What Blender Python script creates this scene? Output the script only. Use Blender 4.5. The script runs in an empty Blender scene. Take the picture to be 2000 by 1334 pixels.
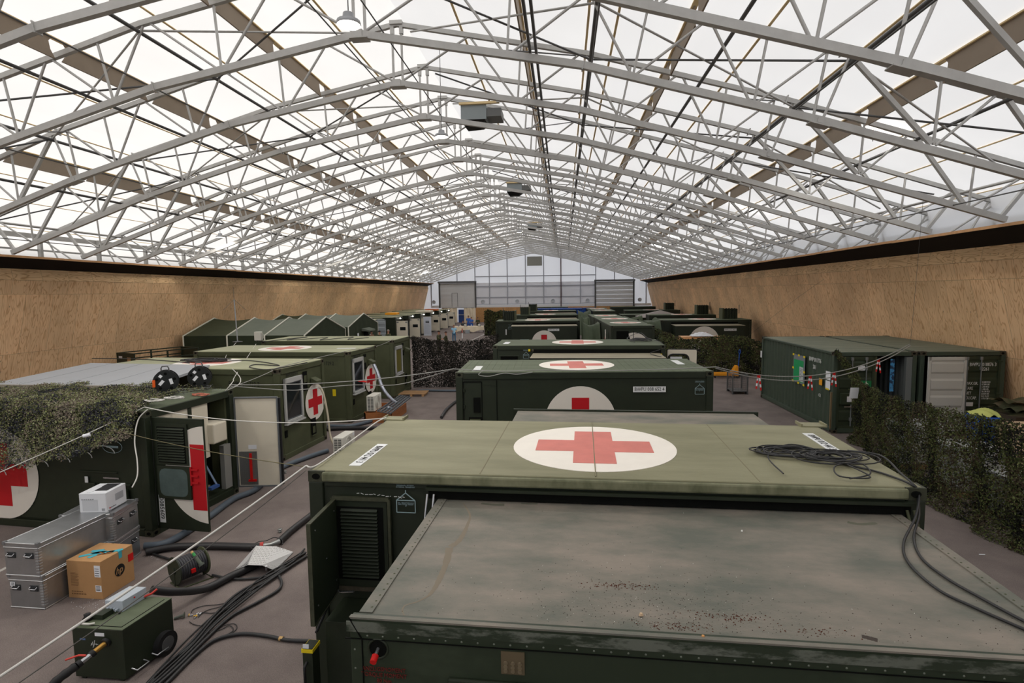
import bpy, bmesh, math, random
from math import sin, cos, pi, radians
from mathutils import Vector, Matrix
random.seed(7)
S = bpy.context.scene
COL = S.collection

# ---------------------------------------------------------------- camera
F, PIT, YAW, ROL, HC = 1084.12, .088, .093, -.0139, 4.538
def _axes():
    r = Vector((cos(YAW), sin(YAW), 0)); f0 = Vector((-sin(YAW), cos(YAW), 0)); u0 = Vector((0, 0, 1))
    f = f0*cos(PIT) - u0*sin(PIT); u = f0*sin(PIT) + u0*cos(PIT)
    return r*cos(ROL) + u*sin(ROL), u*cos(ROL) - r*sin(ROL), f
CX, CY, CD = _axes()
cd = bpy.data.cameras.new('camera'); cam = bpy.data.objects.new('camera', cd); COL.objects.link(cam)
cam.matrix_world = Matrix(((CX.x, CY.x, -CD.x, 0), (CX.y, CY.y, -CD.y, 0), (CX.z, CY.z, -CD.z, HC), (0, 0, 0, 1)))
cd.sensor_width = 36; cd.lens = F/2000*36; cd.clip_end = 400; cd.clip_start = .05
S.camera = cam
def G(u, v, z=0.0):          # survey helper: the point at height z seen at photo pixel u, v
    r = CD + CX*((u-1000)/F) - CY*((v-667)/F)
    t = (z-HC)/r.z
    return Vector((r.x*t, r.y*t, z))
def GY(u, v, y):
    r = CD + CX*((u-1000)/F) - CY*((v-667)/F); t = y/r.y
    return Vector((r.x*t, y, HC+r.z*t))

# ---------------------------------------------------------------- world, sun, exposure
w = bpy.data.worlds.new('sky'); S.world = w; w.use_nodes = True
nt = w.node_tree; nt.nodes.clear()
o_ = nt.nodes.new('ShaderNodeOutputWorld'); bg = nt.nodes.new('ShaderNodeBackground')
tc = nt.nodes.new('ShaderNodeTexCoord'); sp = nt.nodes.new('ShaderNodeSeparateXYZ'); mr = nt.nodes.new('ShaderNodeMapRange')
cr = nt.nodes.new('ShaderNodeValToRGB')
nt.links.new(tc.outputs['Generated'], sp.inputs[0]); nt.links.new(sp.outputs['X'], mr.inputs[0])
mr.inputs[1].default_value = -1; mr.inputs[2].default_value = 1
nt.links.new(mr.outputs[0], cr.inputs[0]); nt.links.new(cr.outputs[0], bg.inputs[0]); nt.links.new(bg.outputs[0], o_.inputs[0])
cr.color_ramp.elements[0].color = (.93, .905, .865, 1); cr.color_ramp.elements[1].color = (.42, .45, .51, 1)
bg.inputs[1].default_value = 2.15
sl = bpy.data.lights.new('sun', 'SUN'); sl.energy = 1.1; sl.angle = radians(20); sl.color = (1, .95, .88)
so = bpy.data.objects.new('sun', sl); COL.objects.link(so); so.location = (-30, 10, 40); so.rotation_euler = (radians(-12), radians(-40), 0)
S.view_settings.view_transform = 'Standard'; S.view_settings.look = 'None'; S.view_settings.gamma = 1
S.view_settings.exposure = 0.2
S.view_settings.use_curve_mapping = False
cy = S.cycles
cy.max_bounces = 7; cy.diffuse_bounces = 5; cy.glossy_bounces = 3; cy.transmission_bounces = 6; cy.transparent_max_bounces = 8
cy.use_denoising = True
cy.sample_clamp_indirect = 6

# ---------------------------------------------------------------- materials
def lin(c): return tuple((x/255/12.92 if x/255 <= .04045 else ((x/255+.055)/1.055)**2.4) for x in c)
MATS = {}
def mat(name, rgb, rough=.6, metal=0, var=.0, scale=4, emis=0, spec=.3, rgb2=None, bump=0, bscale=40, stretch=None, thr=(.4, .6), detail=4):
    """base colour rgb (0-255 sRGB of the thing itself), optional second colour by noise"""
    if name in MATS: return MATS[name]
    m = bpy.data.materials.new(name); m.use_nodes = True; t = m.node_tree; b = t.nodes['Principled BSDF']
    c = lin(rgb); b.inputs['Base Color'].default_value = (*c, 1)
    b.inputs['Roughness'].default_value = rough; b.inputs['Metallic'].default_value = metal
    b.inputs['Specular IOR Level'].default_value = spec
    if emis:
        b.inputs['Emission Color'].default_value = (*c, 1); b.inputs['Emission Strength'].default_value = emis
    if var or rgb2 or bump:
        geo = t.nodes.new('ShaderNodeTexCoord')
        mp = t.nodes.new('ShaderNodeMapping'); t.links.new(geo.outputs['Object'], mp.inputs[0])
        if stretch: mp.inputs['Scale'].default_value = stretch
    if var or rgb2:
        n = t.nodes.new('ShaderNodeTexNoise'); n.inputs['Scale'].default_value = scale; n.inputs['Detail'].default_value = detail
        n.inputs['Roughness'].default_value = .65
        t.links.new(mp.outputs[0], n.inputs['Vector'])
        r = t.nodes.new('ShaderNodeValToRGB'); t.links.new(n.outputs['Fac'], r.inputs[0])
        if rgb2:
            r.color_ramp.elements[0].position, r.color_ramp.elements[1].position = thr
            r.color_ramp.elements[0].color = (*c, 1); r.color_ramp.elements[1].color = (*lin(rgb2), 1)
        else:
            r.color_ramp.elements[0].position, r.color_ramp.elements[1].position = .3, .7
            r.color_ramp.elements[0].color = (*[x*(1-var) for x in c], 1); r.color_ramp.elements[1].color = (*[min(1, x*(1+var)) for x in c], 1)
        t.links.new(r.outputs[0], b.inputs['Base Color'])
    if bump:
        n2 = t.nodes.new('ShaderNodeTexNoise'); n2.inputs['Scale'].default_value = bscale; t.links.new(mp.outputs[0], n2.inputs['Vector'])
        bm_ = t.nodes.new('ShaderNodeBump'); bm_.inputs['Strength'].default_value = bump; bm_.inputs['Distance'].default_value = .02
        t.links.new(n2.outputs['Fac'], bm_.inputs['Height']); t.links.new(bm_.outputs[0], b.inputs['Normal'])
    MATS[name] = m
    return m

def node(t, k, **kw):
    n = t.nodes.new(k)
    for a, v in kw.items():
        if a.startswith('i_'): n.inputs[a[2:].replace('_', ' ')].default_value = v
        else: setattr(n, a, v)
    return n

# ---------------------------------------------------------------- mesh builder
I4 = Matrix.Identity(4)
def frame(o, x, y):         # matrix with origin o, x axis x, y axis y, z = x cross y
    x = Vector(x).normalized(); y = Vector(y).normalized(); z = x.cross(y)
    o = Vector(o)
    return Matrix(((x.x, y.x, z.x, o.x), (x.y, y.y, z.y, o.y), (x.z, y.z, z.z, o.z), (0, 0, 0, 1)))
class MB:
    def __init__(s, M=None): s.v = []; s.f = []; s.mi = []; s.sm = []; s.M = M or I4; s.m = 0
    def add(s, vs, fs, smooth=False):
        b = len(s.v); M = s.M
        s.v += [tuple(M @ Vector(p)) for p in vs]
        for f in fs: s.f.append([b+i for i in f]); s.mi.append(s.m); s.sm.append(smooth)
        return s
    def box(s, a, b):       # corners
        x0, y0, z0 = a; x1, y1, z1 = b
        return s.add([(x0, y0, z0), (x1, y0, z0), (x1, y1, z0), (x0, y1, z0), (x0, y0, z1), (x1, y0, z1), (x1, y1, z1), (x0, y1, z1)],
                     [(0, 3, 2, 1), (4, 5, 6, 7), (0, 1, 5, 4), (1, 2, 6, 5), (2, 3, 7, 6), (3, 0, 4, 7)])
    def cbox(s, c, d): return s.box([c[i]-d[i]/2 for i in range(3)], [c[i]+d[i]/2 for i in range(3)])
    def bar(s, p, q, w=.05, h=None, up=(0, 0, 1)):
        p = Vector(p); q = Vector(q); h = h or w; d = (q-p).normalized(); up = Vector(up)
        if abs(d.dot(up)) > .99: up = Vector((0, 1, 0))
        x = d.cross(up).normalized()*(w/2); y = x.cross(d).normalized()*(h/2)
        return s.add([p-x-y, p+x-y, p+x+y, p-x+y, q-x-y, q+x-y, q+x+y, q-x+y],
                     [(0, 3, 2, 1), (4, 5, 6, 7), (0, 1, 5, 4), (1, 2, 6, 5), (2, 3, 7, 6), (3, 0, 4, 7)])
    def tube(s, pts, r, n=8, cap=True, closed=False):
        pts = [Vector(p) for p in pts]; N = len(pts); rs = r if hasattr(r, '__len__') else [r]*N
        vs = []; prev = None
        for i, p in enumerate(pts):
            if closed: t = pts[(i+1) % N]-pts[i-1]
            else: t = pts[min(i+1, N-1)]-pts[max(i-1, 0)]
            if t.length < 1e-9: t = Vector((0, 0, 1))
            t.normalize()
            if prev is None:
                a = Vector((0, 0, 1)) if abs(t.z) < .9 else Vector((1, 0, 0)); x = t.cross(a).normalized()
            else:
                x = prev - t*prev.dot(t)
                if x.length < 1e-6: x = t.cross(Vector((0, 0, 1)))
                x.normalize()
            prev = x; y = t.cross(x)
            for k in range(n): vs.append(p+(x*cos(2*pi*k/n)+y*sin(2*pi*k/n))*rs[i])
        fs = []
        for i in range(N if closed else N-1):
            for k in range(n):
                a = i*n+k; b = i*n+(k+1) % n; j = ((i+1) % N)*n
                fs.append((a, b, j+(k+1) % n, j+k))
        s.add(vs, fs, True)
        if cap and not closed:
            s.add([vs[k] for k in range(n)], [tuple(range(n))[::-1]]); s.add([vs[(N-1)*n+k] for k in range(n)], [tuple(range(n))])
        return s
    def cyl(s, p, q, r, n=16, r2=None): return s.tube([p, q], [r, r if r2 is None else r2], n)
    def disc(s, c, r, n=48, z=None, th=.004, a0=0, a1=2*pi):     # flat plate in local xy
        z = c[2] if len(c) > 2 else 0
        full = abs(a1-a0-2*pi) < 1e-6
        ring = [(c[0]+r*cos(a0+(a1-a0)*k/n), c[1]+r*sin(a0+(a1-a0)*k/n)) for k in range(n if full else n+1)]
        return s.prism(ring, z, z+th)
    def prism(s, ring, z0, z1):
        n = len(ring)
        vs = [(x, y, z0) for x, y in ring]+[(x, y, z1) for x, y in ring]
        fs = [tuple(range(n))[::-1], tuple(range(n, 2*n))]+[(i, (i+1) % n, n+(i+1) % n, n+i) for i in range(n)]
        return s.add(vs, fs)
    def cross(s, c, L, w, z0=0, z1=.004):
        a, b = L/2, w/2; x, y = c
        ring = [(x-b, y-a), (x+b, y-a), (x+b, y-b), (x+a, y-b), (x+a, y+b), (x+b, y+b), (x+b, y+a), (x-b, y+a), (x-b, y+b), (x-a, y+b), (x-a, y-b), (x-b, y-b)]
        return s.prism(ring, z0, z1)
    def lathe(s, prof, c=(0, 0, 0), n=16):
        N = len(prof); vs = [(c[0]+r*cos(2*pi*k/n), c[1]+r*sin(2*pi*k/n), c[2]+z) for r, z in prof for k in range(n)]
        fs = [(i*n+k, i*n+(k+1) % n, (i+1)*n+(k+1) % n, (i+1)*n+k) for i in range(N-1) for k in range(n)]
        return s.add(vs, fs, True)
    def grid(s, fn, nu, nv, smooth=True):
        vs = [fn(i/nu, j/nv) for j in range(nv+1) for i in range(nu+1)]
        fs = [(j*(nu+1)+i, j*(nu+1)+i+1, (j+1)*(nu+1)+i+1, (j+1)*(nu+1)+i) for j in range(nv) for i in range(nu)]
        return s.add(vs, fs, smooth)
    def build(s, name, mats, parent=None, label=None, bevel=0, loc=None):
        me = bpy.data.meshes.new(name); me.from_pydata(s.v, [], s.f)
        mats = mats if isinstance(mats, (list, tuple)) else [mats]
        for m in mats: me.materials.append(m)
        me.polygons.foreach_set('material_index', s.mi); me.polygons.foreach_set('use_smooth', s.sm)
        me.update()
        o = bpy.data.objects.new(name, me); COL.objects.link(o)
        if parent: o.parent = parent
        if label: o['label'] = label
        if loc: o.location = loc
        if bevel:
            b = o.modifiers.new('bevel', 'BEVEL'); b.width = bevel; b.segments = 2; b.limit_method = 'ANGLE'
        return o

def tag(o, label, cat, group=None, kind=None):
    o['label'] = label; o['category'] = cat
    if group: o['group'] = group
    if kind: o['kind'] = kind
    return o
def struct(o): o['kind'] = 'structure'; return o
def thing(name, label, cat, loc=(0, 0, 0), rz=0, group=None):
    o = bpy.data.objects.new(name, None); COL.objects.link(o); o.location = loc; o.rotation_euler = (0, 0, rz); o.empty_display_size = .2
    return tag(o, label, cat, group)
def single(mb, name, m, label, cat, group=None, bevel=0, loc=None, kind=None):
    return tag(mb.build(name, m, None, None, bevel, loc), label, cat, group, kind)
def kids(o): return [c for c in COL.objects if c.parent == o]
KIDS = {}
def dup(root, parts, loc, rz=None, label=None):
    """copy a thing with the listed parts: parts = [(obj, [subparts])]"""
    r = root.copy(); COL.objects.link(r); r.location = loc
    if rz is not None: r.rotation_euler = (0, 0, rz)
    if label: r['label'] = label
    for c, subs in parts:
        k = c.copy(); COL.objects.link(k); k.parent = r
        for g in subs:
            d = g.copy(); COL.objects.link(d); d.parent = k
    return r
def text(body, M, size, m, parent=None, name='lettering', th=.002, align='LEFT', sx=1.0):
    cu = bpy.data.curves.new(name, 'FONT'); cu.body = body; cu.size = size; cu.extrude = th; cu.align_x = align; cu.align_y = 'CENTER'
    cu.resolution_u = 2
    t = bpy.data.objects.new(name, cu); COL.objects.link(t)
    bpy.context.view_layer.update()
    me = bpy.data.meshes.new_from_object(t.evaluated_get(bpy.context.evaluated_depsgraph_get()))
    bpy.data.objects.remove(t); bpy.data.curves.remove(cu)
    me.transform(M @ Matrix.Diagonal((sx, 1, 1, 1)))
    me.materials.clear(); me.materials.append(m); me.name = name
    o = bpy.data.objects.new(name, me); COL.objects.link(o)
    if parent: o.parent = parent
    return o
def smooth_path(pts, n=6):
    P = [Vector(p) for p in pts]; out = []
    for i in range(len(P)-1):
        a, b, c, d = P[max(i-1, 0)], P[i], P[i+1], P[min(i+2, len(P)-1)]
        for k in range(n):
            t = k/n
            out.append(.5*((2*b)+(c-a)*t+(2*a-5*b+4*c-d)*t*t+(3*b-a-3*c+d)*t**3))
    out.append(P[-1]); return out
def sag(p, q, s, n=12):
    p = Vector(p); q = Vector(q)
    return [p.lerp(q, i/n)-Vector((0, 0, s*4*(i/n)*(1-i/n))) for i in range(n+1)]
# ================================================================ materials of the hall
steel = mat('galvanised_steel', (190, 189, 186), .45, .25, var=.08, scale=3)
steel_dark = mat('dark_steel', (96, 96, 96), .5, .3)
asphalt = mat('asphalt', (104, 94, 91), .88, 0, bump=.3, bscale=90, rgb2=(128, 117, 112), scale=1.2, thr=(.3, .7), detail=9)
t = asphalt.node_tree                     # fine aggregate speckle on the asphalt
b_ = t.nodes['Principled BSDF']; old = b_.inputs['Base Color'].links[0].from_socket
sn = node(t, 'ShaderNodeTexNoise'); sn.inputs['Scale'].default_value = 90; sn.inputs['Detail'].default_value = 3
t.links.new(t.nodes['Mapping'].outputs[0], sn.inputs['Vector'])
sr = node(t, 'ShaderNodeValToRGB'); sr.color_ramp.elements[0].position = .38; sr.color_ramp.elements[1].position = .66
sr.color_ramp.elements[0].color = (.78, .78, .78, 1); sr.color_ramp.elements[1].color = (1.15, 1.15, 1.15, 1)
t.links.new(sn.outputs['Fac'], sr.inputs[0])
mx = node(t, 'ShaderNodeMix', data_type='RGBA', blend_type='MULTIPLY'); mx.inputs[0].default_value = 1
t.links.new(old, mx.inputs[6]); t.links.new(sr.outputs[0], mx.inputs[7]); t.links.new(mx.outputs[2], b_.inputs['Base Color'])

def membrane(name, dif, trans, tint):
    m = bpy.data.materials.new(name); m.use_nodes = True; t = m.node_tree; t.nodes.clear()
    o = node(t, 'ShaderNodeOutputMaterial'); d = node(t, 'ShaderNodeBsdfDiffuse'); tr = node(t, 'ShaderNodeBsdfTranslucent'); a = node(t, 'ShaderNodeAddShader')
    tcn = node(t, 'ShaderNodeTexCoord'); n = node(t, 'ShaderNodeTexNoise'); n.inputs['Scale'].default_value = .35; n.inputs['Detail'].default_value = 5
    mp = node(t, 'ShaderNodeMapping'); mp.inputs['Scale'].default_value = (2.2, .5, 1)
    t.links.new(tcn.outputs['Object'], mp.inputs[0]); t.links.new(mp.outputs[0], n.inputs['Vector'])
    r = node(t, 'ShaderNodeValToRGB'); r.color_ramp.elements[0].position = .25; r.color_ramp.elements[1].position = .75
    r.color_ramp.elements[0].color = (*[x*trans*.94 for x in tint], 1); r.color_ramp.elements[1].color = (*[x*trans for x in tint], 1)
    t.links.new(n.outputs['Fac'], r.inputs[0]); t.links.new(r.outputs[0], tr.inputs['Color'])
    d.inputs['Color'].default_value = (dif, dif, dif, 1)
    t.links.new(d.outputs[0], a.inputs[0]); t.links.new(tr.outputs[0], a.inputs[1]); t.links.new(a.outputs[0], o.inputs[0])
    MATS[name] = m; return m
m_roof = membrane('roof_fabric', .38, .46, (1, .985, .965))
m_gable = membrane('gable_fabric', .5, .27, (.9, .93, 1))
m_seam = mat('fabric_seam', (232, 206, 156), .7)

def plywood(name, base, dark, horiz=False):
    """plywood sheets: sheet joints, tone per sheet, grain figure, rows of screw holes and knots"""
    m = bpy.data.materials.new(name); m.use_nodes = True; t = m.node_tree; b = t.nodes['Principled BSDF']
    b.inputs['Roughness'].default_value = .62; b.inputs['Specular IOR Level'].default_value = .25
    tcn = node(t, 'ShaderNodeTexCoord'); sep = node(t, 'ShaderNodeSeparateXYZ'); t.links.new(tcn.outputs['UV'], sep.inputs[0])
    cmb = node(t, 'ShaderNodeCombineXYZ'); t.links.new(sep.outputs['X'], cmb.inputs[0]); t.links.new(sep.outputs['Y'], cmb.inputs[1])
    br = node(t, 'ShaderNodeTexBrick'); br.offset = .5; br.inputs['Scale'].default_value = 1; br.inputs['Brick Width'].default_value = 1.22; br.inputs['Row Height'].default_value = 2.44
    br.inputs['Mortar Size'].default_value = .006; br.inputs['Color1'].default_value = (0, 0, 0, 1); br.inputs['Color2'].default_value = (1, 1, 1, 1); br.inputs['Mortar'].default_value = (.5, .5, .5, 1)
    t.links.new(cmb.outputs[0], br.inputs['Vector'])
    # grain : distorted bands stretched along the sheet
    mp = node(t, 'ShaderNodeMapping'); mp.inputs['Scale'].default_value = (1, .16, 1) if not horiz else (.16, 1, 1)
    add = node(t, 'ShaderNodeVectorMath', operation='ADD'); scl = node(t, 'ShaderNodeVectorMath', operation='SCALE'); scl.inputs[3].default_value = 13.7
    t.links.new(br.outputs['Color'], scl.inputs[0]); t.links.new(cmb.outputs[0], add.inputs[0]); t.links.new(scl.outputs[0], add.inputs[1])
    t.links.new(add.outputs[0], mp.inputs[0])
    n = node(t, 'ShaderNodeTexNoise'); n.inputs['Scale'].default_value = 3.2; n.inputs['Detail'].default_value = 2.5; n.inputs['Distortion'].default_value = .4
    t.links.new(mp.outputs[0], n.inputs['Vector'])
    mu = node(t, 'ShaderNodeMath', operation='MULTIPLY'); mu.inputs[1].default_value = 24; t.links.new(n.outputs['Fac'], mu.inputs[0])
    fr = node(t, 'ShaderNodeMath', operation='PINGPONG'); fr.inputs[1].default_value = 1; t.links.new(mu.outputs[0], fr.inputs[0])
    rg = node(t, 'ShaderNodeValToRGB'); e = rg.color_ramp.elements; e[0].position = 0; e[0].color = (*lin(dark), 1); e[1].position = .42; e[1].color = (*lin(base), 1)
    t.links.new(fr.outputs[0], rg.inputs[0])
    # tone per sheet and big soft stains
    n2 = node(t, 'ShaderNodeTexNoise'); n2.inputs['Scale'].default_value = .5; n2.inputs['Detail'].default_value = 6; t.links.new(cmb.outputs[0], n2.inputs['Vector'])
    sm_ = node(t, 'ShaderNodeMapRange'); sm_.inputs[1].default_value = .3; sm_.inputs[2].default_value = .7; sm_.inputs[3].default_value = .86; sm_.inputs[4].default_value = 1.12; t.links.new(n2.outputs['Fac'], sm_.inputs[0])
    bt = node(t, 'ShaderNodeMapRange'); bt.inputs[3].default_value = .9; bt.inputs[4].default_value = 1.08; t.links.new(br.outputs['Color'], bt.inputs[0])
    m1 = node(t, 'ShaderNodeMath', operation='MULTIPLY'); t.links.new(sm_.outputs[0], m1.inputs[0]); t.links.new(bt.outputs[0], m1.inputs[1])
    # joints
    jm = node(t, 'ShaderNodeMath', operation='MULTIPLY'); jm.inputs[1].default_value = -.45; t.links.new(br.outputs['Fac'], jm.inputs[0])
    ja = node(t, 'ShaderNodeMath', operation='ADD'); t.links.new(jm.outputs[0], ja.inputs[0]); t.links.new(m1.outputs[0], ja.inputs[1])
    # knots
    vo = node(t, 'ShaderNodeTexVoronoi'); vo.inputs['Scale'].default_value = 1; mk = node(t, 'ShaderNodeMapping'); mk.inputs['Scale'].default_value = (6.5, 2.4, 1)
    t.links.new(cmb.outputs[0], mk.inputs[0]); t.links.new(mk.outputs[0], vo.inputs['Vector'])
    vo.inputs['Randomness'].default_value = .55
    kk = node(t, 'ShaderNodeMapRange'); kk.inputs[1].default_value = .05; kk.inputs[2].default_value = .12; kk.inputs[3].default_value = .35; kk.inputs[4].default_value = 1; t.links.new(vo.outputs['Distance'], kk.inputs[0])
    kn = node(t, 'ShaderNodeTexNoise'); kn.inputs['Scale'].default_value = .7; kg = node(t, 'ShaderNodeMath', operation='GREATER_THAN'); kg.inputs[1].default_value = .5
    t.links.new(cmb.outputs[0], kn.inputs['Vector']); t.links.new(kn.outputs['Fac'], kg.inputs[0])
    kmx = node(t, 'ShaderNodeMix'); t.links.new(kg.outputs[0], kmx.inputs[0]); kmx.inputs[2].default_value = 1; t.links.new(kk.outputs[0], kmx.inputs[3])
    m2 = node(t, 'ShaderNodeMath', operation='MULTIPLY'); t.links.new(ja.outputs[0], m2.inputs[0]); t.links.new(kmx.outputs[0], m2.inputs[1])
    vm = node(t, 'ShaderNodeVectorMath', operation='SCALE'); t.links.new(rg.outputs[0], vm.inputs[0]); t.links.new(m2.outputs[0], vm.inputs[3])
    t.links.new(vm.outputs[0], b.inputs['Base Color'])
    MATS[name] = m; return m
m_ply = plywood('plywood', (240, 202, 158), (206, 158, 114))
m_plyh = plywood('plywood_strip', (238, 202, 156), (196, 152, 108), True)
m_black = mat('black_fascia', (38, 33, 33), .8, spec=.1)
m_lath = mat('raw_pine', (216, 168, 122), .6, var=.12, scale=6)
m_white = mat('white_paint', (225, 226, 228), .5)

def uvquad(name, pts, m, u, v):
    me = bpy.data.meshes.new(name); me.from_pydata(pts, [], [(0, 1, 2, 3)]); me.materials.append(m)
    uv = me.uv_layers.new(name='uv')
    for i, c in enumerate(((0, 0), (u, 0), (u, v), (0, v))): uv.data[i].uv = c
    me.update(); o = bpy.data.objects.new(name, me); COL.objects.link(o)
    return o

# ================================================================ hall shell
XR = -4.63; Y0, Y1 = -9.0, 86.0
TS, TK0 = 3.016, 12.97
WL_T, WL_B, WR_T, WR_B = -21.2, -22.5, 12.75, 14.0      # plywood linings lean inwards
ZP = 5.72
floor = struct(MB().box((-30, -14, -.3), (22, 94, 0)).build('floor', asphalt))
def slab(o, th, d):
    s = o.modifiers.new('thick', 'SOLIDIFY'); s.thickness = th; s.offset = d
o = uvquad('wall_left', [(WL_B, Y0, 0), (WL_B, Y1, 0), (WL_T+.06, Y1, 5.3), (WL_T+.06, Y0, 5.3)], m_ply, Y1-Y0, 5.45); struct(o); slab(o, .03, 1)
strip = uvquad('top_strip', [(WL_T+.075, Y0, 5.28), (WL_T+.075, Y1, 5.28), (WL_T, Y1, ZP), (WL_T, Y0, ZP)], m_plyh, Y1-Y0, .45); strip.parent = o; slab(strip, .03, 1)
o = uvquad('wall_right', [(WR_B, Y1, 0), (WR_B, Y0, 0), (WR_T-.06, Y0, 5.3), (WR_T-.06, Y1, 5.3)], m_ply, Y1-Y0, 5.45); struct(o); slab(o, .03, 1)
strip = uvquad('top_strip', [(WR_T-.075, Y1, 5.28), (WR_T-.075, Y0, 5.28), (WR_T, Y0, ZP), (WR_T, Y1, ZP)], m_plyh, Y1-Y0, .45); strip.parent = o; slab(strip, .03, 1)
# ledges that carry the trusses: black soffit, raw pine edge
for nm, xi, xo, sx in (('trim_1', -20.22, WL_T-.05, -1), ('trim_2', 11.6, WR_T+.05, 1)):
    l = struct(MB().add([(xi, Y0, 6.08), (xi, Y1, 6.08), (xo, Y1, ZP-.02), (xo, Y0, ZP-.02), (xi, Y0, 6.14), (xi, Y1, 6.14), (xo+sx*1.5, Y1, 6.14), (xo+sx*1.5, Y0, 6.14)],
               [(0, 1, 2, 3), (0, 4, 5, 1), (4, 7, 6, 5), (2, 6, 7, 3), (0, 3, 7, 4), (1, 5, 6, 2)]).build(nm, m_black))
    e = MB()
    y = Y0
    while y < Y1:
        y2 = min(y+3.0, Y1); dz = random.uniform(-.012, .012)
        e.box((min(xi, xi-sx*.05), y, 6.09+dz), (max(xi, xi-sx*.05), y2-.01, 6.17+dz)); y = y2
    e.build('pine_edging', m_lath, l)

# roof polygon (x, z of the membrane)
def roofpt(s, side): # s: horizontal distance from ridge
    P = [(0, 12.5), (5.35, 11.42), (10.6, 9.98), (17.85, 7.48)]
    for (a, za), (b, zb) in zip(P, P[1:]):
        if s <= b: return (XR+side*s, za+(zb-za)*(s-a)/(b-a))
    return (XR+side*P[-1][0], P[-1][1])
prof = [roofpt(s, -1) for s in (17.85, 10.6, 5.35)]+[roofpt(0, 1)]+[roofpt(s, 1) for s in (5.35, 10.6, 18.1)]
mb = MB(); ny = 32
for (xa, za), (xb, zb) in zip(prof, prof[1:]):
    mb.grid(lambda u, v, xa=xa, za=za, xb=xb, zb=zb: (xa+(xb-xa)*u, Y0+(Y1-Y0)*v, za+(zb-za)*u), 1, ny, False)
# eave walls of fabric behind the ledges
xl, zl = prof[0]; xr_, zr = prof[-1]
mb.grid(lambda u, v: (xl-.6*u, Y0+(Y1-Y0)*v, zl+(5.2-zl)*u), 1, ny, False)
mb.grid(lambda u, v: (xr_+.6*u, Y0+(Y1-Y0)*v, zr+(5.2-zr)*u), 1, ny, False)
ceiling = struct(mb.build('ceiling', m_roof))
# outer walls below the fabric, outside the linings
for nm, x in (('wall_left_outer', -23.2), ('wall_right_outer', 14.8)):
    struct(MB().box((x-.05, Y0, 0), (x+.05, Y1, 6.6)).build(nm, m_white))
# welded seams in the fabric
for side in (-1, 1):
    for s in (1.75, 5.3, 6.0, 9.2, 11.2, 14.1, 15.7, 17.8):
        x, z = roofpt(s, side)
        MB().box((x-.03, Y0, z-.035), (x+.03, Y1, z-.015)).build('fabric_seam', m_seam, ceiling)

# ---------------------------------------------------------------- deep fabric fins running along the roof
m_fin = mat('fin_fabric', (150, 136, 120), .7, var=.05, scale=2)
nth = ['first', 'second', 'third']
for side, sn_ in ((-1, 'left'), (1, 'right')):
    for k, s in enumerate((3.55, 7.55, 12.6)):
        x, z = roofpt(s, side); t_ = thing('fabric_fin', f'{nth[k]} long brown fabric fin down the {sn_} roof slope, counted from the ridge', 'fin', (x, 0, 0), group='roof fins')
        mb = MB(); mf = MB()
        for i in range(-6, 25):
            ya = TK0+TS*i+.2; yb = TK0+TS*(i+1)-.2
            if yb > Y1: break
            if ya < Y0: continue
            d = .48; zt = z-.03
            ring = [(ya-.05, zt), (ya+.05, zt-.12), (ya+.02, zt-.3), (ya-.1, zt-d), (yb+.1, zt-d), (yb-.02, zt-.3), (yb-.05, zt-.12), (yb+.05, zt)]
            n = len(ring)
            mb.add([(-.02, y_, z_) for y_, z_ in ring]+[(.02, y_, z_) for y_, z_ in ring],
                   [tuple(range(n)), tuple(range(n, 2*n))[::-1]]+[(i2, n+i2, n+(i2+1) % n, (i2+1) % n) for i2 in range(n)])
        mb.build('web', m_fin, t_)
        mf.box((-.07, Y0, z-.05), (.07, Y1, z-.02)).build('flange', m_seam, t_)

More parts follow.
